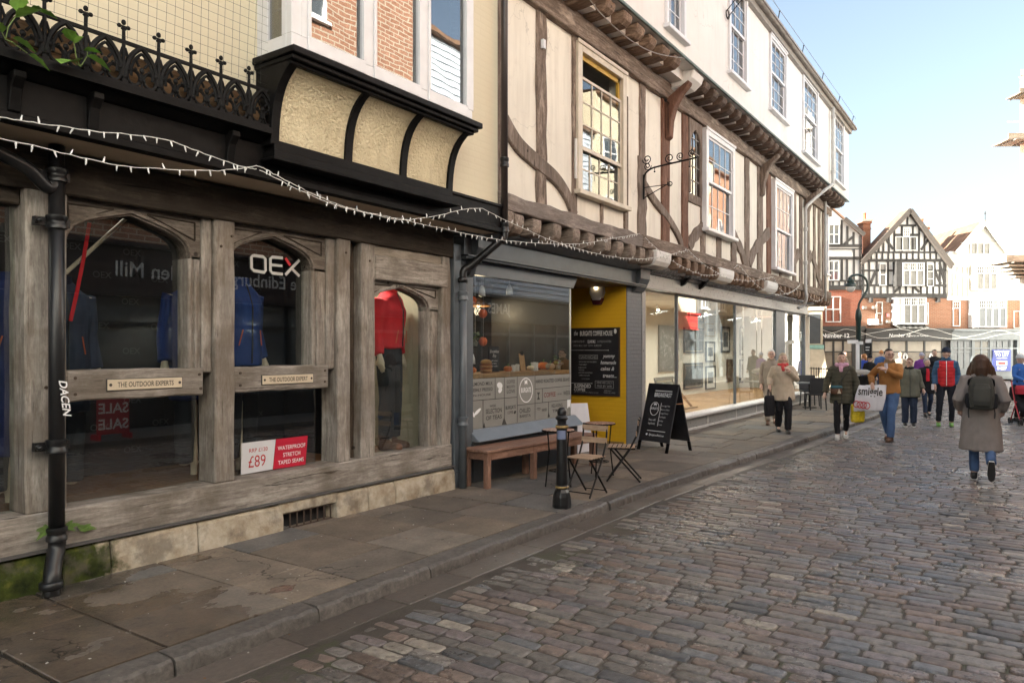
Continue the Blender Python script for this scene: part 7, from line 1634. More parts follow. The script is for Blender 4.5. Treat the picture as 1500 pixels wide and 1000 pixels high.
def hand(mb, w, d, n, curl, sgn):
    """palm + four fingers + thumb; d along the hand, n palm normal, sgn puts the thumb on one side"""
    d = V3(d).normalized(); n = (V3(n)-d*V3(n).dot(d)).normalized(); s = d.cross(n)*sgn; w = V3(w)
    mb.tube([w-d*.02, w+d*.02, w+d*.06, w+d*.092], [.026,.034,.040,.034], 10, squash=1.0)
    for i, L in enumerate((.066,.076,.070,.054)):
        b = w+d*.085+s*((1.5-i)*.0195); dd = d.copy(); pts = [b]
        for k in range(3):
            ang = curl*(.5,.8,.7)[k]; dd = (dd*math.cos(ang)+n*math.sin(ang)).normalized(); nn = (n-dd*n.dot(dd)); b = b+dd*(L*(.42,.33,.25)[k]); pts.append(b)
            n2 = d.cross(s)
        mb.tube(pts, [.0105,.0098,.009,.0075], 7)
    tb = w+d*.03+s*.033; t1_ = tb+(d*.7+s*.75+n*.25).normalized()*.038; t2_ = t1_+(d*.95+s*.1+n*(.2+curl*.4)).normalized()*.032
    mb.tube([tb-s*.012, tb, t1_, t2_], [.015,.014,.0115,.009], 7)
def head_fn(p):
    x, y, z = p.x, p.y, p.z
    y2 = y*(1.0 if y < 0 else .93); x2 = x
    if z < 0: k = 1+.30*z*(1 if y > -.2 else .6); x2 *= k; y2 = y2*(1+.10*z) + (.08*-z if y > 0 else .10*z*0)
    if y > .55 and -.05 < z < .25: y2 -= .045*(1-abs(z-.10)/.15)*min(1,abs(x)*4)
    return V3((x2, y2, z))
def person(label, loc, face, H, legs='walk', arms=None, top=None, trousers=None, shoes=None, hair=None, body_w=1.0, yaw_head=0.0, vox=.0105, skin=None, extra=None, group=None, lean=0.0, face_on=True):
    s = H/1.72; skin = skin or SK
    o = thing('person', loc, label, 'person', group, face-R(90)); o.scale = (s,s,s)
    J = dict(hr=(.09,0,.93), kr=(.095,.03,.50), ar=(.095,-.02,.09), hl=(-.09,0,.93), kl=(-.095,.03,.50), al=(-.095,-.02,.09),
             sr=(.165*body_w,0,1.395), er=(.225*body_w,-.03,1.14), wr=(.225*body_w,.07,.91), sl=(-.165*body_w,0,1.395), el=(-.225*body_w,-.03,1.14), wl=(-.225*body_w,.07,.91))
    if legs == 'walk': J.update(kr=(.085,.16,.52), ar=(.08,.20,.085), kl=(-.085,.06,.50), al=(-.08,-.20,.13))
    elif legs == 'walk2': J.update(kl=(-.085,.15,.52), al=(-.08,.17,.085), kr=(.085,.05,.50), ar=(.08,-.18,.13))
    elif legs == 'stride': J.update(kl=(-.085,.10,.50), al=(-.08,.12,.085), kr=(.10,.03,.50), ar=(.11,-.30,.27))
    elif legs == 'wide': J.update(kr=(.13,.10,.50), ar=(.15,.05,.085), kl=(-.11,.03,.50), al=(-.10,-.03,.085))
    J.update(arms or {}); J = {k: V3(v) for k, v in J.items()}
    hc = V3((0,.02,1.60)); Rh = Matrix.Rotation(yaw_head, 4, 'Z')
    def hp_(p): return hc+(Rh @ V3(p))
    # --- body, one continuous surface
    mb = MB(); bw = body_w
    rings(mb, [(.86,0,0,.16*bw,.11),(.95,0,0,.165*bw,.115),(1.08,0,0,.145*bw,.10),(1.22,0,.01,.155*bw,.11),(1.34,0,.01,.165*bw,.11),(1.42,0,0,.14*bw,.08),(1.46,0,-.005,.07,.06)])
    mb.tube([(0,-.01,1.42),(0,0,1.50),(0,.01,1.56)], [.062,.054,.056], 12)
    for a in ('r','l'):
        mb.tube([J['h'+a], J['h'+a]*.5+J['k'+a]*.5, J['k'+a], J['k'+a]*.6+J['a'+a]*.4, J['a'+a]], [.088,.075,.056,.055,.040], 10)
        t_ = J['a'+a]; mb.tube([t_+V3((0,-.05,-.05)), t_+V3((0,.05,-.05)), t_+V3((0,.14,-.06))], [.03,.034,.022], 8)
        mb.tube([J['s'+a], J['s'+a]*.5+J['e'+a]*.5, J['e'+a], J['e'+a]*.5+J['w'+a]*.5, J['w'+a]], [.056,.048,.040,.036,.027], 10)
        d = (J['w'+a]-J['e'+a]).normalized(); inw = V3((-1 if a == 'r' else 1, .1, 0)) if abs(d.z) > .5 else V3((0,-.2,-1))
        hand(mb, J['w'+a]+d*.01, d, inw, .55, 1 if a == 'l' else -1)
    hb_ = MB(); hb_.ball((0,0,0), (.078,.098,.120), 20, 14, 0, head_fn)
    hb_.tube([(0,.080,.028),(0,.096,.0),(0,.104,-.014)], [.010,.013,.016], 8); hb_.ball((.013,.093,-.018),.009,6,5); hb_.ball((-.013,.093,-.018),.009,6,5)
    hb_.ball((0,.077,-.052),(.024,.014,.011),8,6); hb_.ball((0,.068,-.088),(.028,.022,.02),8,6)
    for sg in (-1,1): hb_.ball((sg*.076,-.005,-.004),(.010,.020,.030),8,6); hb_.ball((sg*.030,.080,.032),(.022,.012,.009),8,6); hb_.ball((sg*.042,.06,-.02),(.022,.022,.022),8,6)
    mb.add([hp_(p) for p in hb_.v], hb_.f)
    merge(mb, 'body', skin, o, vox)
    if face_on:
        for sg in (-1,1):
            mb = MB(); mb.ball(hp_((sg*.030,.083,.014)), (.0105,.006,.006), 8, 6); mb.build('eye', bpy.data.materials.get('eye_dark') or plain('eye_dark',(.05,.035,.03),.25,bump=0), o)
            mb = MB(); mb.tube([hp_((sg*.046,.076,.034)), hp_((sg*.030,.088,.038)), hp_((sg*.014,.090,.034))], .0035, 5); mb.build('eyebrow', bpy.data.materials.get('brow') or plain('brow',(.08,.05,.035),.8,bump=0), o)
        mb = MB(); mb.ball(hp_((0,.088,-.052)), (.020,.005,.0065), 10, 6); mb.build('mouth', bpy.data.materials.get('lip') or plain('lip',(.34,.12,.10),.5,bump=0), o)
    # --- trousers
    mb = MB(); tm, tw, them = trousers
    rings(mb, [(.80,0,0,.165*bw,.115),(.95,0,0,.178*bw,.125),(1.06,0,0,.165*bw,.115)])
    for a in ('r','l'):
        e = J['a'+a]+(J['k'+a]-J['a'+a]).normalized()*(them)
        mb.tube([J['h'+a]+V3((0,0,.02)), J['h'+a]*.5+J['k'+a]*.5, J['k'+a], J['k'+a]*.5+e*.5, e], [.098,max(.083,.086*tw**.6),max(.064,.066*tw),max(.061,.062*tw),max(.050,.058*tw)], 12)
    merge(mb, 'trousers', tm, o, max(vox,.011), 2, .011, 12, seed=len(label))
    # --- shoes
    for a in ('r','l'):
        sm, sole = shoes; A_ = J['a'+a]; up = V3((0,0,1)); fw = V3((0,1,0))
        if A_.z > .2: fw = V3((0,.35,-.94)); up = V3((0,.94,.35))        # foot tipped, sole showing behind
        elif A_.z > .11: fw = V3((0,.88,-.30)).normalized(); up = V3((0,.3,.95))
        rt = fw.cross(up); c0 = A_-up*.045
        def sp(x,y,z): return c0+rt*x+fw*y+up*z
        mb = MB(); mb.tube([sp(0,-.07,-.005),sp(0,-.02,.005),sp(0,.06,-.005),sp(0,.13,-.012),sp(0,.175,-.018)], [.036,.044,.045,.044,.026], 12); mb.tube([sp(0,-.015,0),sp(0,-.015,.06)], [.046,.045], 12)
        so_ = merge(mb, 'shoe', sm, o, .011, 2)
        mb = MB(); out = [(-.03,-.095),(.03,-.095),(.042,0),(.047,.10),(.03,.185),(0,.205),(-.03,.185),(-.047,.10),(-.042,0)]
        mb.loft([[sp(x,y,-.055) for x,y in out],[sp(x*1.02,y,-.032) for x,y in out]]); mb.m = [0]*len(mb.f); mb.m[-2] = 1; mb.m[-1] = 0; mb.build('sole', [sole, rub_b], o).parent = so_
    # --- top garment
    tp = top; hem = tp.get('hem',.82); g = tp.get('g',1.0); fl = tp.get('flare',1.0); mb = MB()
    R_ = [(1.49,0,-.012,.070,.066),(1.468,0,-.008,.095*bw,.076*g),(1.435,0,-.004,.140*bw,.092*g),(1.39,0,0,.172*bw,.112*g),(1.30,0,.01,.180*bw*g**.5,.130*g),(1.18,0,.01,.172*bw*g,.130*g),(1.05,0,.005,.168*bw*g,.128*g)]
    k = [1.05-(1.05-hem)*t for t in (.5,1.0)]
    R_ += [(k[0],0,0,.184*bw*g*(1+(fl-1)*.5),.138*g*(1+(fl-1)*.5)),(k[1]+.02,0,0,.188*bw*g*fl,.142*g*fl),(k[1],0,0,.176*bw*g*fl,.13*g*fl)]
    rings(mb, R_, p=2.05)
    ar = tp.get('arm',1.0)
    for a in ('r','l'):
        S, E, W = J['s'+a], J['e'+a], J['w'+a]
        mb.tube([S*.7+V3((0,0,1.43))*.3, S, S*.5+E*.5, E, E*.5+W*.5, W+(E-W)*.06], [.056*ar,.068*ar,.064*ar,.057*ar,.052*ar,.046*ar], 12)
    jk = merge(mb, tp.get('name','jacket'), tp['mat'], o, max(vox,.011), tp.get('smooth',3), tp.get('fold',.007)*1.5, tp.get('fs',8)*1.15, seed=len(label)+3)
    if tp.get('quilt'):
        for v in jk.data.vertices: v.co += v.normal*(.007*(abs(math.sin(v.co.z*PI/.075))-.5))
    if tp.get('sleeve'):                                               # sleeves and shoulders of another colour
        jk.data.materials.append(tp['sleeve'])
        for pl_ in jk.data.polygons:
            c = pl_.center
            if abs(c.x) > (.135 if c.z > 1.28 else .165)*bw and c.z > hem-.2 or c.z > 1.44: pl_.material_index = 1
    if tp.get('collar'):
        mb = MB(); mb.lathe([(.085,0),(.092,.02),(.088,.075),(.075,.08),(.072,.02)], 0, -.002, 1.445, 18); mb.build('collar', tp['collar'], o, auto=50).parent = jk
    if tp.get('zip'):
        mb = MB(); zz = [1.44-(1.44-hem-.02)*i/8 for i in range(9)]
        def fy(z): 
            best = .12
            for (z1,_,c1,_,r1),(z2,_,c2,_,r2) in zip(R_, R_[1:]):
                if z2 <= z <= z1: t = (z1-z)/(z1-z2); best = (c1+r1)*(1-t)+(c2+r2)*t
            return best
        mb.tube([(0,fy(z)+.004,z) for z in zz], .007, 5); mb.build('zip', tp['zip'], o).parent = jk
    # --- hair or hat
    hm, style = hair; mb = MB()
    def cap(p, y0=.35, drop=-.25):
        k = 1.0
        if p.y > y0 and p.z < .55: k = .80
        if p.z < drop: k = .86
        return p*k
    if style in ('short','bald'):
        mb.ball((0,-.012,.022), (.084,.100,.112), 20, 14, 0, lambda p: cap(p, .25, -.10))
    elif style == 'back':
        mb.ball((0,-.012,.024), (.080,.098,.108), 20, 14, 0, lambda p: cap(p, .30, -.05)); mb.ball((0,-.115,-.01),(.035,.035,.04),10,8)
    elif style == 'curly':
        mb.ball((0,-.016,.026), (.092,.106,.114), 20, 14, 0, lambda p: cap(p, .22, -.35))
    elif style == 'bob':
        mb.ball((0,-.02,.02), (.110,.122,.126), 22, 16, 0, lambda p: cap(p, .30, -2)); 
        for sx in (-1,1): mb.tube([(sx*.085,.0,.03),(sx*.112,-.005,-.06),(sx*.135,-.015,-.15),(sx*.155,-.01,-.19)], [.035,.05,.048,.022], 10)
        mb.tube([(0,-.06,.05),(0,-.09,-.06),(0,-.10,-.19)], [.09,.095,.07], 14); mb.tube([(-.06,-.07,0),(-.07,-.07,-.1),(-.085,-.06,-.18)],[.05,.055,.03],10); mb.tube([(.06,-.07,0),(.07,-.07,-.1),(.085,-.06,-.18)],[.05,.055,.03],10)
    elif style == 'beanie':
        mb.ball((0,-.008,.045), (.088,.104,.108), 20, 14, 0, lambda p: p if p.z > -.15 else V3((p.x,p.y,-.15))); mb.tube([(.086*math.cos(i*PI/10),-.006+.102*math.sin(i*PI/10),.038) for i in range(21)], .013, 6)
    elif style == 'long':
        mb.ball((0,-.016,.026), (.090,.106,.114), 20, 14, 0, lambda p: cap(p, .25, -.6))
        for sx in (-1,1): mb.tube([(sx*.07,-.01,.0),(sx*.085,-.01,-.08),(sx*.08,-.02,-.16)], [.036,.046,.032], 10)
    hx_ = MB(); hx_.add([hp_(p) for p in mb.v], mb.f)
    merge(hx_, 'hat' if style == 'beanie' else 'hair', hm, o, .010, 2, .004 if style != 'beanie' else .001, 40 if style != 'curly' else 26, seed=3)
    if extra: extra(o, J, hp_)
    return o
def glasses(o, hp_):
    mb = MB()
    for sg in (-1,1): mb.tube([hp_((sg*.031+.021*math.cos(i*PI/6),.094,.013+.016*math.sin(i*PI/6))) for i in range(13)], .0025, 4); mb.tube([hp_((sg*.052,.092,.016)), hp_((sg*.078,.0,.014))], .0025, 4)
    mb.tube([hp_((-.010,.097,.014)), hp_((.010,.097,.014))], .0025, 4); mb.build('glasses', bpy.data.materials.get('spectacle') or plain('spectacle',(.03,.02,.02),.4,bump=0), o)
def scarf(o, mat, r=.078, th=.034, drop=True):
    mb = MB(); mb.tube([(r*1.15*math.cos(i*PI/9),.0+r*1.1*math.sin(i*PI/9),1.478+.012*math.sin(i*2)) for i in range(19)], th, 10)
    if drop: mb.tube([(.01,.085,1.47),(.015,.125,1.42),(.01,.145,1.34)], [.035,.04,.03], 10); mb.ball((-.015,.10,1.46),(.05,.04,.045),10,8)
    merge(mb, 'scarf', mat, o, .010, 2, .006, 22)
def bag_body(mb, c, w, d, h, p=3.0, taper=.85): rings(mb, [(c[2]-h/2,c[0],c[1],w/2*.9,d/2*.8),(c[2]-h/2+.03,c[0],c[1],w/2,d/2),(c[2],c[0],c[1],w/2,d/2*1.1),(c[2]+h/2-.03,c[0],c[1],w/2*.95,d/2*taper),(c[2]+h/2,c[0],c[1],w/2*.85,d/2*taper*.7)], 18, p=p)
def toward(p): return math.atan2(-p.y, -p.x)
jean = cloth('blue_denim', (.075,.13,.26), var=.25); jean_d = cloth('dark_denim', (.03,.042,.075)); blackc = cloth('black_cloth', (.016,.016,.019)); beigec = cloth('beige_cloth', (.30,.25,.20)); creamc = cloth('cream_parka', (.50,.42,.32)); greenc = cloth('olive_quilt', (.075,.072,.052)); tanc = cloth('tan_suede', (.36,.17,.055)); gg = cloth('grey_green_jacket', (.135,.135,.105)); redc = cloth('red_softshell', (.55,.035,.04), bs=90); bluec = cloth('blue_softshell', (.055,.115,.21)); taupe = cloth('taupe_wool', (.25,.22,.205), bs=120, bump=.45); pinkc = cloth('pink_scarf', (.58,.34,.46)); redscarf = cloth('red_scarf', (.58,.075,.075)); brownh = cloth('brown_hair', (.065,.035,.022), .5, .6, 90); darkh = cloth('dark_hair', (.025,.017,.013), .5, .6, 90); whiteh = cloth('white_hair', (.62,.60,.56), .7, .6, 90); blondh = cloth('ash_blond_hair', (.46,.37,.26), .6, .6, 90); greyh = cloth('grey_hair', (.36,.34,.32), .7, .6, 90); gingh = cloth('ginger_hair', (.36,.16,.06), .6, .6, 90)
brown_s = plain('brown_leather', (.10,.045,.022), .5); black_s = plain('black_shoe', (.018,.018,.019), .5); white_s = plain('white_trainer', (.70,.68,.66), .5, bump=0); rub_w = plain('white_rubber', (.66,.65,.62), .6, bump=0); rub_b = plain('black_rubber', (.03,.028,.027), .7, bump=0); green_s = plain('green_trainer', (.16,.34,.07), .5)
ZR = ROADZ
def ground(u, v, z=ZR): return PG(u, v, z)
# elderly couple on the pavement
g1 = PG(1130, 621); g2 = PG(1147, 633)
def ex1(o, J, hp_): glasses(o, hp_)
person('white haired older man in beige jacket walking behind the red scarfed woman', g1, toward(g1), 1.70, 'walk', None, dict(mat=beigec, hem=.84, g=1.05, collar=beigec), (beigec,1.15,.02), (brown_s,rub_b), (whiteh,'short'), extra=ex1)
def ex2(o, J, hp_): scarf(o, redscarf)
p2 = person('woman in cream parka with a red scarf, holding a dark shopping bag', g2, toward(g2)+.12, 1.62, 'walk2', dict(er=(.27,-.03,1.17), wr=(.29,.12,1.02), el=(-.27,.03,1.16), wl=(-.10,.20,1.34)), dict(mat=creamc, name='parka', hem=.70, g=1.18, flare=1.08, arm=1.18, collar=creamc, fold=.009), (blackc,1.25,.0), (black_s,rub_b), (blondh,'long'), body_w=1.05, extra=ex2)
def held_bag(name, pos, face, w, d, h, mat, lab, cat, handles=True, hl=.16, hm=None, fold=.008):
    o = thing(name, pos, lab, cat, None, face-R(90)); mb = MB(); bag_body(mb, (0,0,-hl-h/2), w, d, h); merge(mb, 'bag_body', mat, o, .010, 2, fold, 9)
    if handles:
        for sg in (-1,1): mb = MB(); mb.tube(catmull([(-w*.22,sg*.015,-hl-.02),(-w*.12,sg*.012,-hl*.4),(0,sg*.01,0),(w*.12,sg*.012,-hl*.4),(w*.22,sg*.015,-hl-.02)],4), .008, 6); mb.build('handle', hm or mat, o)
    return o
def wpos(loc, face, H, p): a = face-R(90); s = H/1.72; return V3((loc[0]+(p[0]*math.cos(a)-p[1]*math.sin(a))*s, loc[1]+(p[0]*math.sin(a)+p[1]*math.cos(a))*s, loc[2]+p[2]*s))
f2 = toward(g2)+.12
held_bag('shopping_bag', wpos(g2,f2,1.62,(.30,.17,.98)), f2+.9, .30, .12, .42, blackc, 'dark blue-black shopping bag hanging from the cream parka woman\'s hand', 'bag')
# woman in the olive quilted coat
g3 = ground(1233, 641); f3 = toward(g3)
def ex3(o, J, hp_):
    scarf(o, pinkc, .085, .04)
    mb = MB(); mb.tube(catmull([(-.14,.13,1.40),(.0,.19,1.18),(.10,.20,1.02)],4), .008, 6); mb.tube([(-.14,.13,1.40),(-.15,.0,1.46)], .008, 6); mb.build('bag_strap', black_s, o)
person('woman in olive quilted coat and pink scarf carrying a yellow bag', g3, f3, 1.72, 'walk', dict(er=(.27,-.02,1.15), wr=(.31,.06,.90), el=(-.265,-.02,1.13), wl=(-.285,.06,.86)), dict(mat=greenc, name='quilted_coat', hem=.70, g=1.12, flare=1.08, arm=1.2, quilt=True, collar=greenc, zip=black_s, fold=.004), (blackc,.80,.02), (white_s,rub_w), (darkh,'back'), extra=ex3)
o = thing('crossbody_bag', wpos(g3,f3,1.72,(.10,.23,.98)), 'small brown and teal crossbody bag on the olive coat', 'bag', None, f3-R(90)); mb = MB(); bag_body(mb, (0,0,0), .22, .09, .17); merge(mb, 'bag_body', brown_s, o, .009, 2)
mb = MB(); rings(mb, [(.035,0,.012,.115,.052),(.05,0,.012,.115,.054),(.088,0,.004,.104,.044)], 18, p=3.0); mb.build('flap', cloth('teal_flap',(.06,.13,.15)), o, smooth=True); mb = MB(); mb.prism([(-.02,-.07),(-.095,-.07),(-.05,.03)], .049, .055); mb.build('pale_patch', creamc, o)
held_bag('carrier_bag', wpos(g3,f3,1.72,(-.29,.10,.79)), f3+.5, .27, .13, .36, plain('yellow_plastic',(.66,.50,.02),.35,var=.3,scale=18,bump=.5,bscale=14), 'crumpled yellow plastic carrier bag held by the olive coat woman', 'bag', hl=.10, fold=.02)
# man in tan suede
g4 = ground(1303, 645); f4 = toward(g4)-.35
def ex4(o, J, hp_):
    glasses(o, hp_); mb = MB(); mb.tube([(-.04,.24,1.28),(-.01,.21,1.45)], .03, 10); mb.build('drink_carton', bpy.data.materials.get('pale_carton') or plain('pale_carton',(.5,.47,.52),.5), o)
person('man in tan suede jacket and blue jeans, head turned, with a white bag', g4, f4, 1.80, 'walk2', dict(er=(.36,-.05,1.20), wr=(.25,.17,1.06), el=(-.25,.16,1.22), wl=(-.03,.25,1.33)), dict(mat=tanc, hem=.88, g=1.06, arm=1.12, collar=plain('tan_fleece',(.22,.15,.09),.9), fold=.010), (jean,1.18,.0), (brown_s,rub_b), (darkh,'short'), body_w=1.0, yaw_head=R(42), extra=ex4)
wb = thing('printed_bag', wpos(g4,f4,1.80,(.24,.22,1.06)), 'big white shopping bag printed with black lettering and red rings', 'bag', None, toward(g4)-R(90)+.0)
mb = MB(); mb.loft([[(-.34,-.03,-.42),(.34,-.03,-.50),(.34,.05,-.50),(-.34,.05,-.42)],[(-.37,-.05,-.2),(.36,-.06,-.25),(.36,.07,-.25),(-.37,.06,-.2)],[(-.36,-.01,.04),(.30,-.01,-.03),(.30,.02,-.03),(-.36,.02,.04)]]); mbm = merge(mb, 'bag_body', plain('white_plastic_bag',(.72,.72,.76),.35,var=.04,bump=.35,bscale=9), wb, .014, 2, .010, 8); wb.location = wb.location-V3((0,0,.02)); wb.scale = (.74,1,1.12); wb.rotation_euler[1] = R(-7)
mb = MB(); mb.text('smiggle', .20, (.0,.100,-.175), (-1,0,.06), (.06,0,1), bold=.02); mb.build('lettering', M['grey_letter'], wb)
for i in range(4): mb = MB(); mb.tube([(.04+.085*i+.07*math.cos(a*PI/8),.095,-.365+.055*math.sin(a*PI/8)) for a in range(17)], .009, 5); mb.build('printed_ring', bpy.data.materials.get('ring_red') or plain('ring_red',(.5,.02,.03),.5,bump=0), wb)
# others walking in the road
g5 = ground(1332, 624)
def ex5(o, J, hp_): glasses(o, hp_); scarf(o, blackc, .075, .03, False)
person('short haired woman with glasses in a grey-green zipped jacket', g5, toward(g5)+.1, 1.58, 'stand', dict(wr=(.30,.05,.95), wl=(-.30,.05,.95)), dict(mat=gg, hem=.74, g=1.2, flare=1.05, arm=1.2, zip=black_s, collar=gg, fold=.009), (jean_d,1.3,.0), (black_s,rub_w), (cloth('auburn_hair',(.14,.06,.035),.6,.6,90),'short'), body_w=1.08, yaw_head=R(-28), extra=ex5)
g6 = ground(1358, 609)
def ex6(o, J, hp_):
    mb = MB(); rings(mb, [(1.05,0,.125,.05,.05),(1.3,0,.115,.06,.05),(1.43,0,.07,.05,.05)]); merge(mb, 'red_jumper', cloth('red_jumper',(.5,.02,.035)), o, .012, 1)
person('grey haired woman in open black coat over a red jumper', g6, toward(g6)+.15, 1.54, 'walk', None, dict(mat=blackc, name='coat', hem=.68, g=1.12, arm=1.1), (jean_d,1.0,.02), (black_s,rub_b), (greyh,'curly'), yaw_head=R(30), extra=ex6, vox=.012)
g7 = ground(1386, 624)
def ex7(o, J, hp_):
    mb = MB(); mb.box(.24,.29,.10,.16,.80,.93); mb.build('paper_cup', M['white_paint'], o, bev=.01)
person('man in red and blue sports jacket, dark beanie and green trainers', g7, toward(g7)+.05, 1.82, 'wide', None, dict(mat=redc, hem=.88, g=.98, quilt=True, sleeve=bluec, zip=M['white_letter'], collar=bluec, fold=.003), (cloth('black_jeans',(.02,.022,.03)),.95,.03), (green_s,rub_b), (cloth('navy_beanie',(.02,.026,.045)),'beanie'), extra=ex7)
# woman with the backpack, walking away
g8 = ground(1437, 704); f8 = math.atan2(g8.y, g8.x)+.02
def ex8(o, J, hp_):
    mb = MB(); rings(mb, [(1.40,0,-.03,.15,.10),(1.46,0,-.04,.12,.085),(1.50,0,-.05,.085,.06)]); merge(mb, 'hood', taupe, o, .012, 2, .006, 10)
person('woman with brown bob and long taupe coat walking away, wearing a backpack', g8, f8, 1.70, 'stride', dict(er=(.275,-.06,1.12), wr=(.25,.10,.97), el=(-.275,-.06,1.12), wl=(-.25,.10,.97)), dict(mat=taupe, name='long_coat', hem=.42, g=1.18, flare=1.14, arm=1.28, collar=taupe, fold=.010, fs=6), (jean,1.05,.03), (black_s,rub_w), (brownh,'bob'), body_w=1.05, extra=ex8, face_on=False)
bp = thing('backpack', wpos(g8,f8,1.70,(0,-.26,1.22)), 'dark grey backpack with black side pockets on the taupe coat', 'backpack', None, f8-R(90)); bpk = cloth('grey_pack_cloth', (.062,.062,.055), bs=140)
mb = MB(); rings(mb, [(-.22,0,0,.125,.06),(-.19,0,0,.15,.085),(-.05,0,-.01,.155,.10),(.10,0,-.005,.145,.09),(.19,0,0,.12,.07),(.225,0,.01,.08,.045)], 20, p=2.8); merge(mb, 'pack_body', bpk, bp, .010, 2, .004, 9)
mb = MB(); rings(mb, [(-.17,0,-.085,.10,.035),(-.10,0,-.095,.112,.045),(.06,0,-.085,.108,.04),(.13,0,-.07,.085,.03)], 18, p=3.0); merge(mb, 'front_pocket', bpk, bp, .009, 2, .003, 9)
for sg in (-1,1):
    mb = MB(); rings(mb, [(-.20,sg*.14,.0,.035,.055),(-.12,sg*.155,0,.04,.062),(.0,sg*.15,0,.028,.05)], 14); merge(mb, 'side_pocket', blackc, bp, .010, 2)
    mb = MB(); mb.tube([(sg*.09,.05,.20),(sg*.135,.14,.17),(sg*.15,.20,.06)], .018, 6); mb.build('shoulder_strap', blackc, bp)
    mb = MB(); mb.tube([(sg*.14,.03,-.18),(sg*.15,-.02,-.26),(sg*.145,-.02,-.33)], .009, 5); mb.build('loose_strap', black_s, bp)
mb = MB(); mb.tube([(-.04,.02,.215),(0,-.01,.25),(.04,.02,.215)], .009, 6); mb.build('grab_handle', black_s, bp)
mb = MB(); mb.tube([(-.105,-.115,-.05),(-.10,-.112,.06),(0,-.10,.125),(.10,-.112,.06),(.105,-.115,-.05)], .004, 5); mb.build('zip', black_s, bp)
# pushchair and the person behind it at the right edge
g9 = ground(1503, 622); f9 = toward(g9)+.9
person('person in blue jumper and white cap behind the pushchair', (g9.x+1.0,g9.y+.12,ZR), f9, 1.66, 'stand', dict(er=(.24,.06,1.16), wr=(.20,.28,1.05), el=(-.24,.06,1.16), wl=(-.20,.28,1.05)), dict(mat=cloth('bright_blue_knit',(.06,.16,.48)), name='jumper', hem=.92), (blackc,1.0,.02), (black_s,rub_b), (cloth('white_cap',(.6,.6,.6)),'beanie'), vox=.012)
pc = thing('pushchair', g9, 'black and red folding pushchair with small double wheels', 'pushchair', None, R(200)-R(90)); redf = plain('red_frame',(.4,.03,.04),.4,bump=0)
for sg in (-1,1):
    mb = MB(); mb.tube([(sg*.22,.28,.08),(sg*.22,-.05,.55),(sg*.22,-.22,.95),(sg*.20,-.30,1.04)], .014, 8); mb.build('frame_tube', redf, pc)
    mb = MB(); mb.tube([(sg*.22,-.30,.08),(sg*.22,.05,.55)], .014, 8); mb.build('frame_tube', redf, pc)
    mb = MB(); mb.tube([(sg*.20,-.28,1.02),(sg*.19,-.36,1.05),(sg*.17,-.38,1.0)], .02, 8); mb.build('handle', black_s, pc)
    for y in (.28,-.30):
        w_ = MB()
        for dx in (-.025,.025):
            c = (sg*.22+dx,y,.075); w_.tube([(c[0],c[1]+.06*math.cos(i*PI/8),c[2]+.06*math.sin(i*PI/8)) for i in range(17)], .014, 6)
            for i in range(3): a = i*2.1; w_.tube([c,(c[0],c[1]+.05*math.cos(a),c[2]+.05*math.sin(a))], .006, 5)
        w_.build('wheel', rub_b, pc)
mb = MB(); rings(mb, [(.32,0,.05,.19,.16),(.42,0,.0,.20,.2),(.60,0,-.12,.19,.08),(.88,0,-.2,.17,.06)], 16); merge(mb, 'seat', blackc, pc, .014, 2)
mb = MB(); rings(mb, [(.72,0,-.05,.20,.18),(.86,0,-.10,.19,.15),(.93,0,-.16,.15,.09)], 16); merge(mb, 'hood', cloth('red_canopy_cloth',(.36,.025,.04)), pc, .014, 2)
mb = MB(); bag_body(mb, (.04,-.40,.72), .34, .16, .34); merge(mb, 'hanging_bag', blackc, pc, .014, 2)
# small crowd further back
def far_person(u, v_head, d, H, lab, tm, hm, hs, tr, face=0.0, hem=.8, legs='stand', **k):
    p = PD(u, VH, d); loc = V3((p.x,p.y,ZR)); return person(lab, loc, toward(loc)+face, H, legs, None, dict(mat=tm, hem=hem, g=1.1), (tr,1.05,.02), (black_s,rub_b), (hm,hs), vox=.018, group=None, **k)
far_person(1266,528,27.5,1.62,'woman with ginger hair and a blue bag near the lamp post', cloth('royal_blue_coat',(.04,.08,.42)), gingh, 'long', jean_d, 2.2)
far_person(1274,528,25.5,1.58,'person in black coat and black woolly hat near the litter bin', blackc, blackc, 'beanie', blackc, 2.6)
far_person(1291,521,29,1.76,'ginger haired man in blue coat, seen behind the tan suede jacket', cloth('mid_blue_coat',(.05,.10,.25)), gingh, 'short', jean_d, 2.9)
far_person(1303,527,30,1.64,'white haired person directly behind the tan jacket man', beigec, whiteh, 'curly', blackc, .3)
far_person(1319,525,31,1.66,'blond haired person showing between tan jacket and grey-green jacket', beigec, blondh, 'curly', blackc, .3)
far_person(1350,524,27,1.66,'person in purple with pale woolly hat behind the grey haired woman', cloth('purple_coat',(.18,.05,.26)), cloth('lilac_hat',(.36,.36,.46)), 'beanie', jean_d, .3)
far_person(1369,520,27,1.78,'dark haired man in black behind the red sports jacket', blackc, darkh, 'short', jean_d, .2)
far_person(1237,521,31,1.72,'dark haired passer-by behind the olive coat, near the memorial', beigec, darkh, 'short', blackc, 1.2)
far_person(1260,530,33,1.60,'distant person in grey beside the lamp post', gg, darkh, 'curly', jean_d, 1.5)
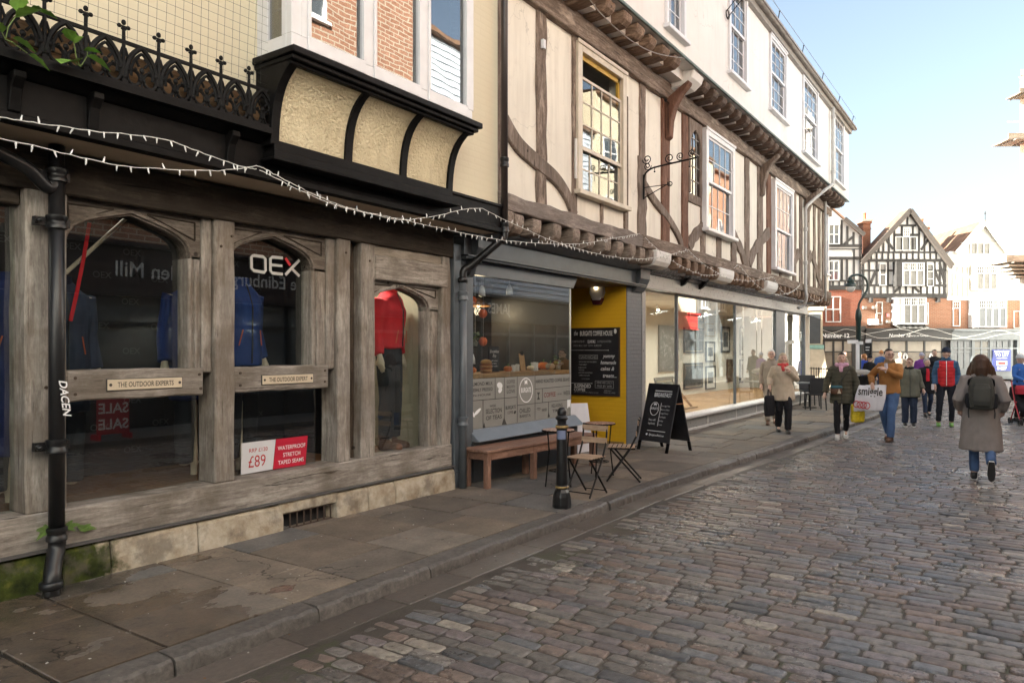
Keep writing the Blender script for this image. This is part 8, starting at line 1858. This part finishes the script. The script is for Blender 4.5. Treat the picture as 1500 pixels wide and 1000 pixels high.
# ------------------------------------------------------------------ shop dummies and hanging clothes
def dummy(x, y, face, lab, jm, trm=None, H=1.72, z0=.5, headless=True, arms=None, hem=.82, boots=None):
    o = thing('mannequin', (x,y,z0), lab, 'mannequin', None, face-R(90)); o.scale = (H/1.72*.92, H/1.72*.92, H/1.72)
    J = dict(sr=(.19,0,1.40), er=(.24,-.04,1.12), wr=(.27,.02,.88), sl=(-.19,0,1.40), el=(-.24,-.04,1.12), wl=(-.27,.02,.88)); J.update(arms or {}); J = {k: V3(v) for k, v in J.items()}
    mb = MB(); rings(mb, [(.86,0,0,.15,.10),(1.1,0,0,.13,.1),(1.34,0,.01,.16,.11),(1.44,0,0,.10,.07)]); mb.tube([(0,0,1.42),(0,0,1.53)], .05, 12); mb.tube([(0,0,0),(0,0,.9)], .03, 8)
    for a in ('r','l'): mb.tube([J['s'+a],J['e'+a],J['w'+a]], [.05,.04,.028], 10); d = (J['w'+a]-J['e'+a]).normalized(); hand(mb, J['w'+a], d, V3((-1 if a == 'r' else 1,.1,0)), .35, 1 if a == 'l' else -1)
    if trm:
        for s in (-.09,.09): mb.tube([(s,0,.9),(s,.02,.5),(s,0,.1)], [.08,.055,.04], 10)
    merge(mb, 'body', SKP, o, .014)
    mb = MB(); rings(mb, [(1.50,0,0,.075,.07),(1.45,0,0,.13,.09),(1.41,0,0,.20,.11),(1.30,0,.01,.215,.14),(1.1,0,0,.205,.14),(hem,0,0,.21,.145)])
    for a in ('r','l'): mb.tube([J['s'+a],J['s'+a]*.5+J['e'+a]*.5,J['e'+a],J['w'+a]+(J['e'+a]-J['w'+a])*.06], [.08,.072,.062,.052], 12)
    jk = merge(mb, 'jacket', jm, o, .013, 2, .011, 9, 5)
    mb = MB(); mb.tube([(0,.148,hem+.02),(0,.155,1.1),(0,.155,1.3),(0,.115,1.41),(0,.085,1.48)], .007, 5); mb.build('zip', black_s, o).parent = jk
    mb = MB(); mb.lathe([(.08,0),(.088,.02),(.084,.07),(.07,.075),(.066,.02)], 0, 0, 1.46, 18); mb.build('collar', jm, o, auto=50).parent = jk
    for sg in (-1,1): mb = MB(); mb.tube([(sg*.13,.13,1.0),(sg*.10,.145,1.12)], .005, 5); mb.build('pocket_zip', bpy.data.materials.get('orange_zip') or plain('orange_zip',(.6,.12,.04),.5,bump=0), o).parent = jk
    if trm:
        mb = MB(); rings(mb, [(.82,0,0,.165,.115),(1.0,0,0,.17,.12)])
        for s in (-.095,.095): mb.tube([(s,0,.92),(s,.02,.5),(s,0,.12)], [.10,.082,.075], 12)
        merge(mb, 'trousers', trm, o, .016, 2, .008, 8, 9)
    if boots:
        for s in (-.095,.095): mb = MB(); mb.tube([(s,-.06,.045),(s,.05,.045),(s,.15,.035),(s,.18,.03)], [.045,.05,.045,.03], 10); mb.tube([(s,-.01,.04),(s,-.01,.18)], [.05,.055], 10); merge(mb, 'boot', boots, o, .012, 2)
    return o
shop_blue = cloth('shop_blue_jacket', (.02,.05,.20)); shop_red = cloth('shop_red_jacket', (.62,.02,.03)); greyt = cloth('grey_trousers', (.03,.033,.04))
dummy(UX(570,6.1), 6.1, R(-70), 'mannequin in red jacket, black trousers and brown boots, cream panelled case', shop_red, greyt, boots=brown_s, hem=.95, H=2.16, z0=.52)
dummy(UX(350,6.2), 6.2, R(-80), 'mannequin in blue jacket behind the window with large white letters', shop_blue, blackc, H=2.1, hem=.84, z0=.52)
dummy(UX(284,6.3), 6.3, R(-90), 'mannequin in deep blue jacket at the right side of the first arched window', cloth('deep_blue_jacket',(.016,.034,.15)), greyt, H=2.06, hem=.6, z0=.52)
dummy(UX(86,6.3), 6.3, R(-90), 'mannequin in pale blue-grey jacket behind the black downpipe', cloth('slate_blue_jacket',(.03,.04,.075)), greyt, H=2.0, hem=.6)
dummy(UX(14,6.3), 6.3, R(-90), 'mannequin in long navy coat in the window at the left edge', cloth('navy_long_coat',(.014,.025,.11)), greyt, hem=.35, H=2.0)
o = thing('display_pole', pt(150,354,6.1), 'pale diagonal pole inside the first arched window', 'pole'); mb = MB(); mb.tube([pt(96,400,6.1), pt(192,313,6.1)], .016, 8); part(mb, 'pole', M['cream_paint'], o)
o = thing('red_strap', pt(116,390,6.05), 'bright red strap hanging inside the first arched window', 'strap'); mb = MB(); mb.ribbon([P(131,326,6.05), P(122,380,6.05), P(112,430,6.05), P(103,470,6.05)], .028, 6.045, 6.05); part(mb, 'strap', shop_red, o)

bpy.data.scenes.remove(TS)
# ------------------------------------------------------------------ camera, sun, sky
cam = bpy.data.cameras.new('camera'); co = bpy.data.objects.new('camera', cam); COL.objects.link(co)
cam.sensor_width = 36; cam.lens = F/1500*36; cam.shift_y = 12/1500; cam.clip_end = 600; cam.clip_start = .05
co.location = (0,0,EYE); co.rotation_euler = (R(90), 0, TH-R(90)); scene.camera = co
SUN_EL = 19.0; sdir = Vector((-0.645, 0.764, 0)).normalized()
sd3 = Vector((sdir.x*math.cos(R(SUN_EL)), sdir.y*math.cos(R(SUN_EL)), math.sin(R(SUN_EL))))
sl = bpy.data.lights.new('sun', 'SUN'); sl.energy = 5.0; sl.angle = R(.5); sl.color = (1.0,.90,.76)
so = bpy.data.objects.new('sun', sl); COL.objects.link(so)
so.rotation_euler = sd3.to_track_quat('Z','Y').to_euler()
w = bpy.data.worlds.new('World'); scene.world = w; w.use_nodes = True
nt = w.node_tree; bg = nt.nodes['Background']
sk = nt.nodes.new('ShaderNodeTexSky'); sk.sky_type = 'NISHITA'; sk.sun_disc = False
sk.sun_elevation = R(SUN_EL); sk.sun_rotation = math.atan2(sdir.x, sdir.y)
sk.air_density = 1.0; sk.dust_density = 2.0; sk.ozone_density = 1.0
hs = nt.nodes.new('ShaderNodeHueSaturation'); hs.inputs['Saturation'].default_value = 0.62; nt.links.new(sk.outputs[0], hs.inputs['Color']); nt.links.new(hs.outputs[0], bg.inputs[0]); bg.inputs[1].default_value = 0.052
scene.view_settings.view_transform = 'Standard'; scene.view_settings.look = 'None'
scene.view_settings.gamma = 1.0; scene.view_settings.exposure = 2.7
scene.view_settings.use_white_balance = True; scene.view_settings.white_balance_temperature = 6000; scene.view_settings.white_balance_tint = 5
scene.cycles.max_bounces = 8; scene.cycles.diffuse_bounces = 4; scene.cycles.glossy_bounces = 4; scene.cycles.transparent_max_bounces = 12
scene.cycles.caustics_reflective = False; scene.cycles.caustics_refractive = False
scene.cycles.use_denoising = True
scene.cycles.sample_clamp_indirect = 8
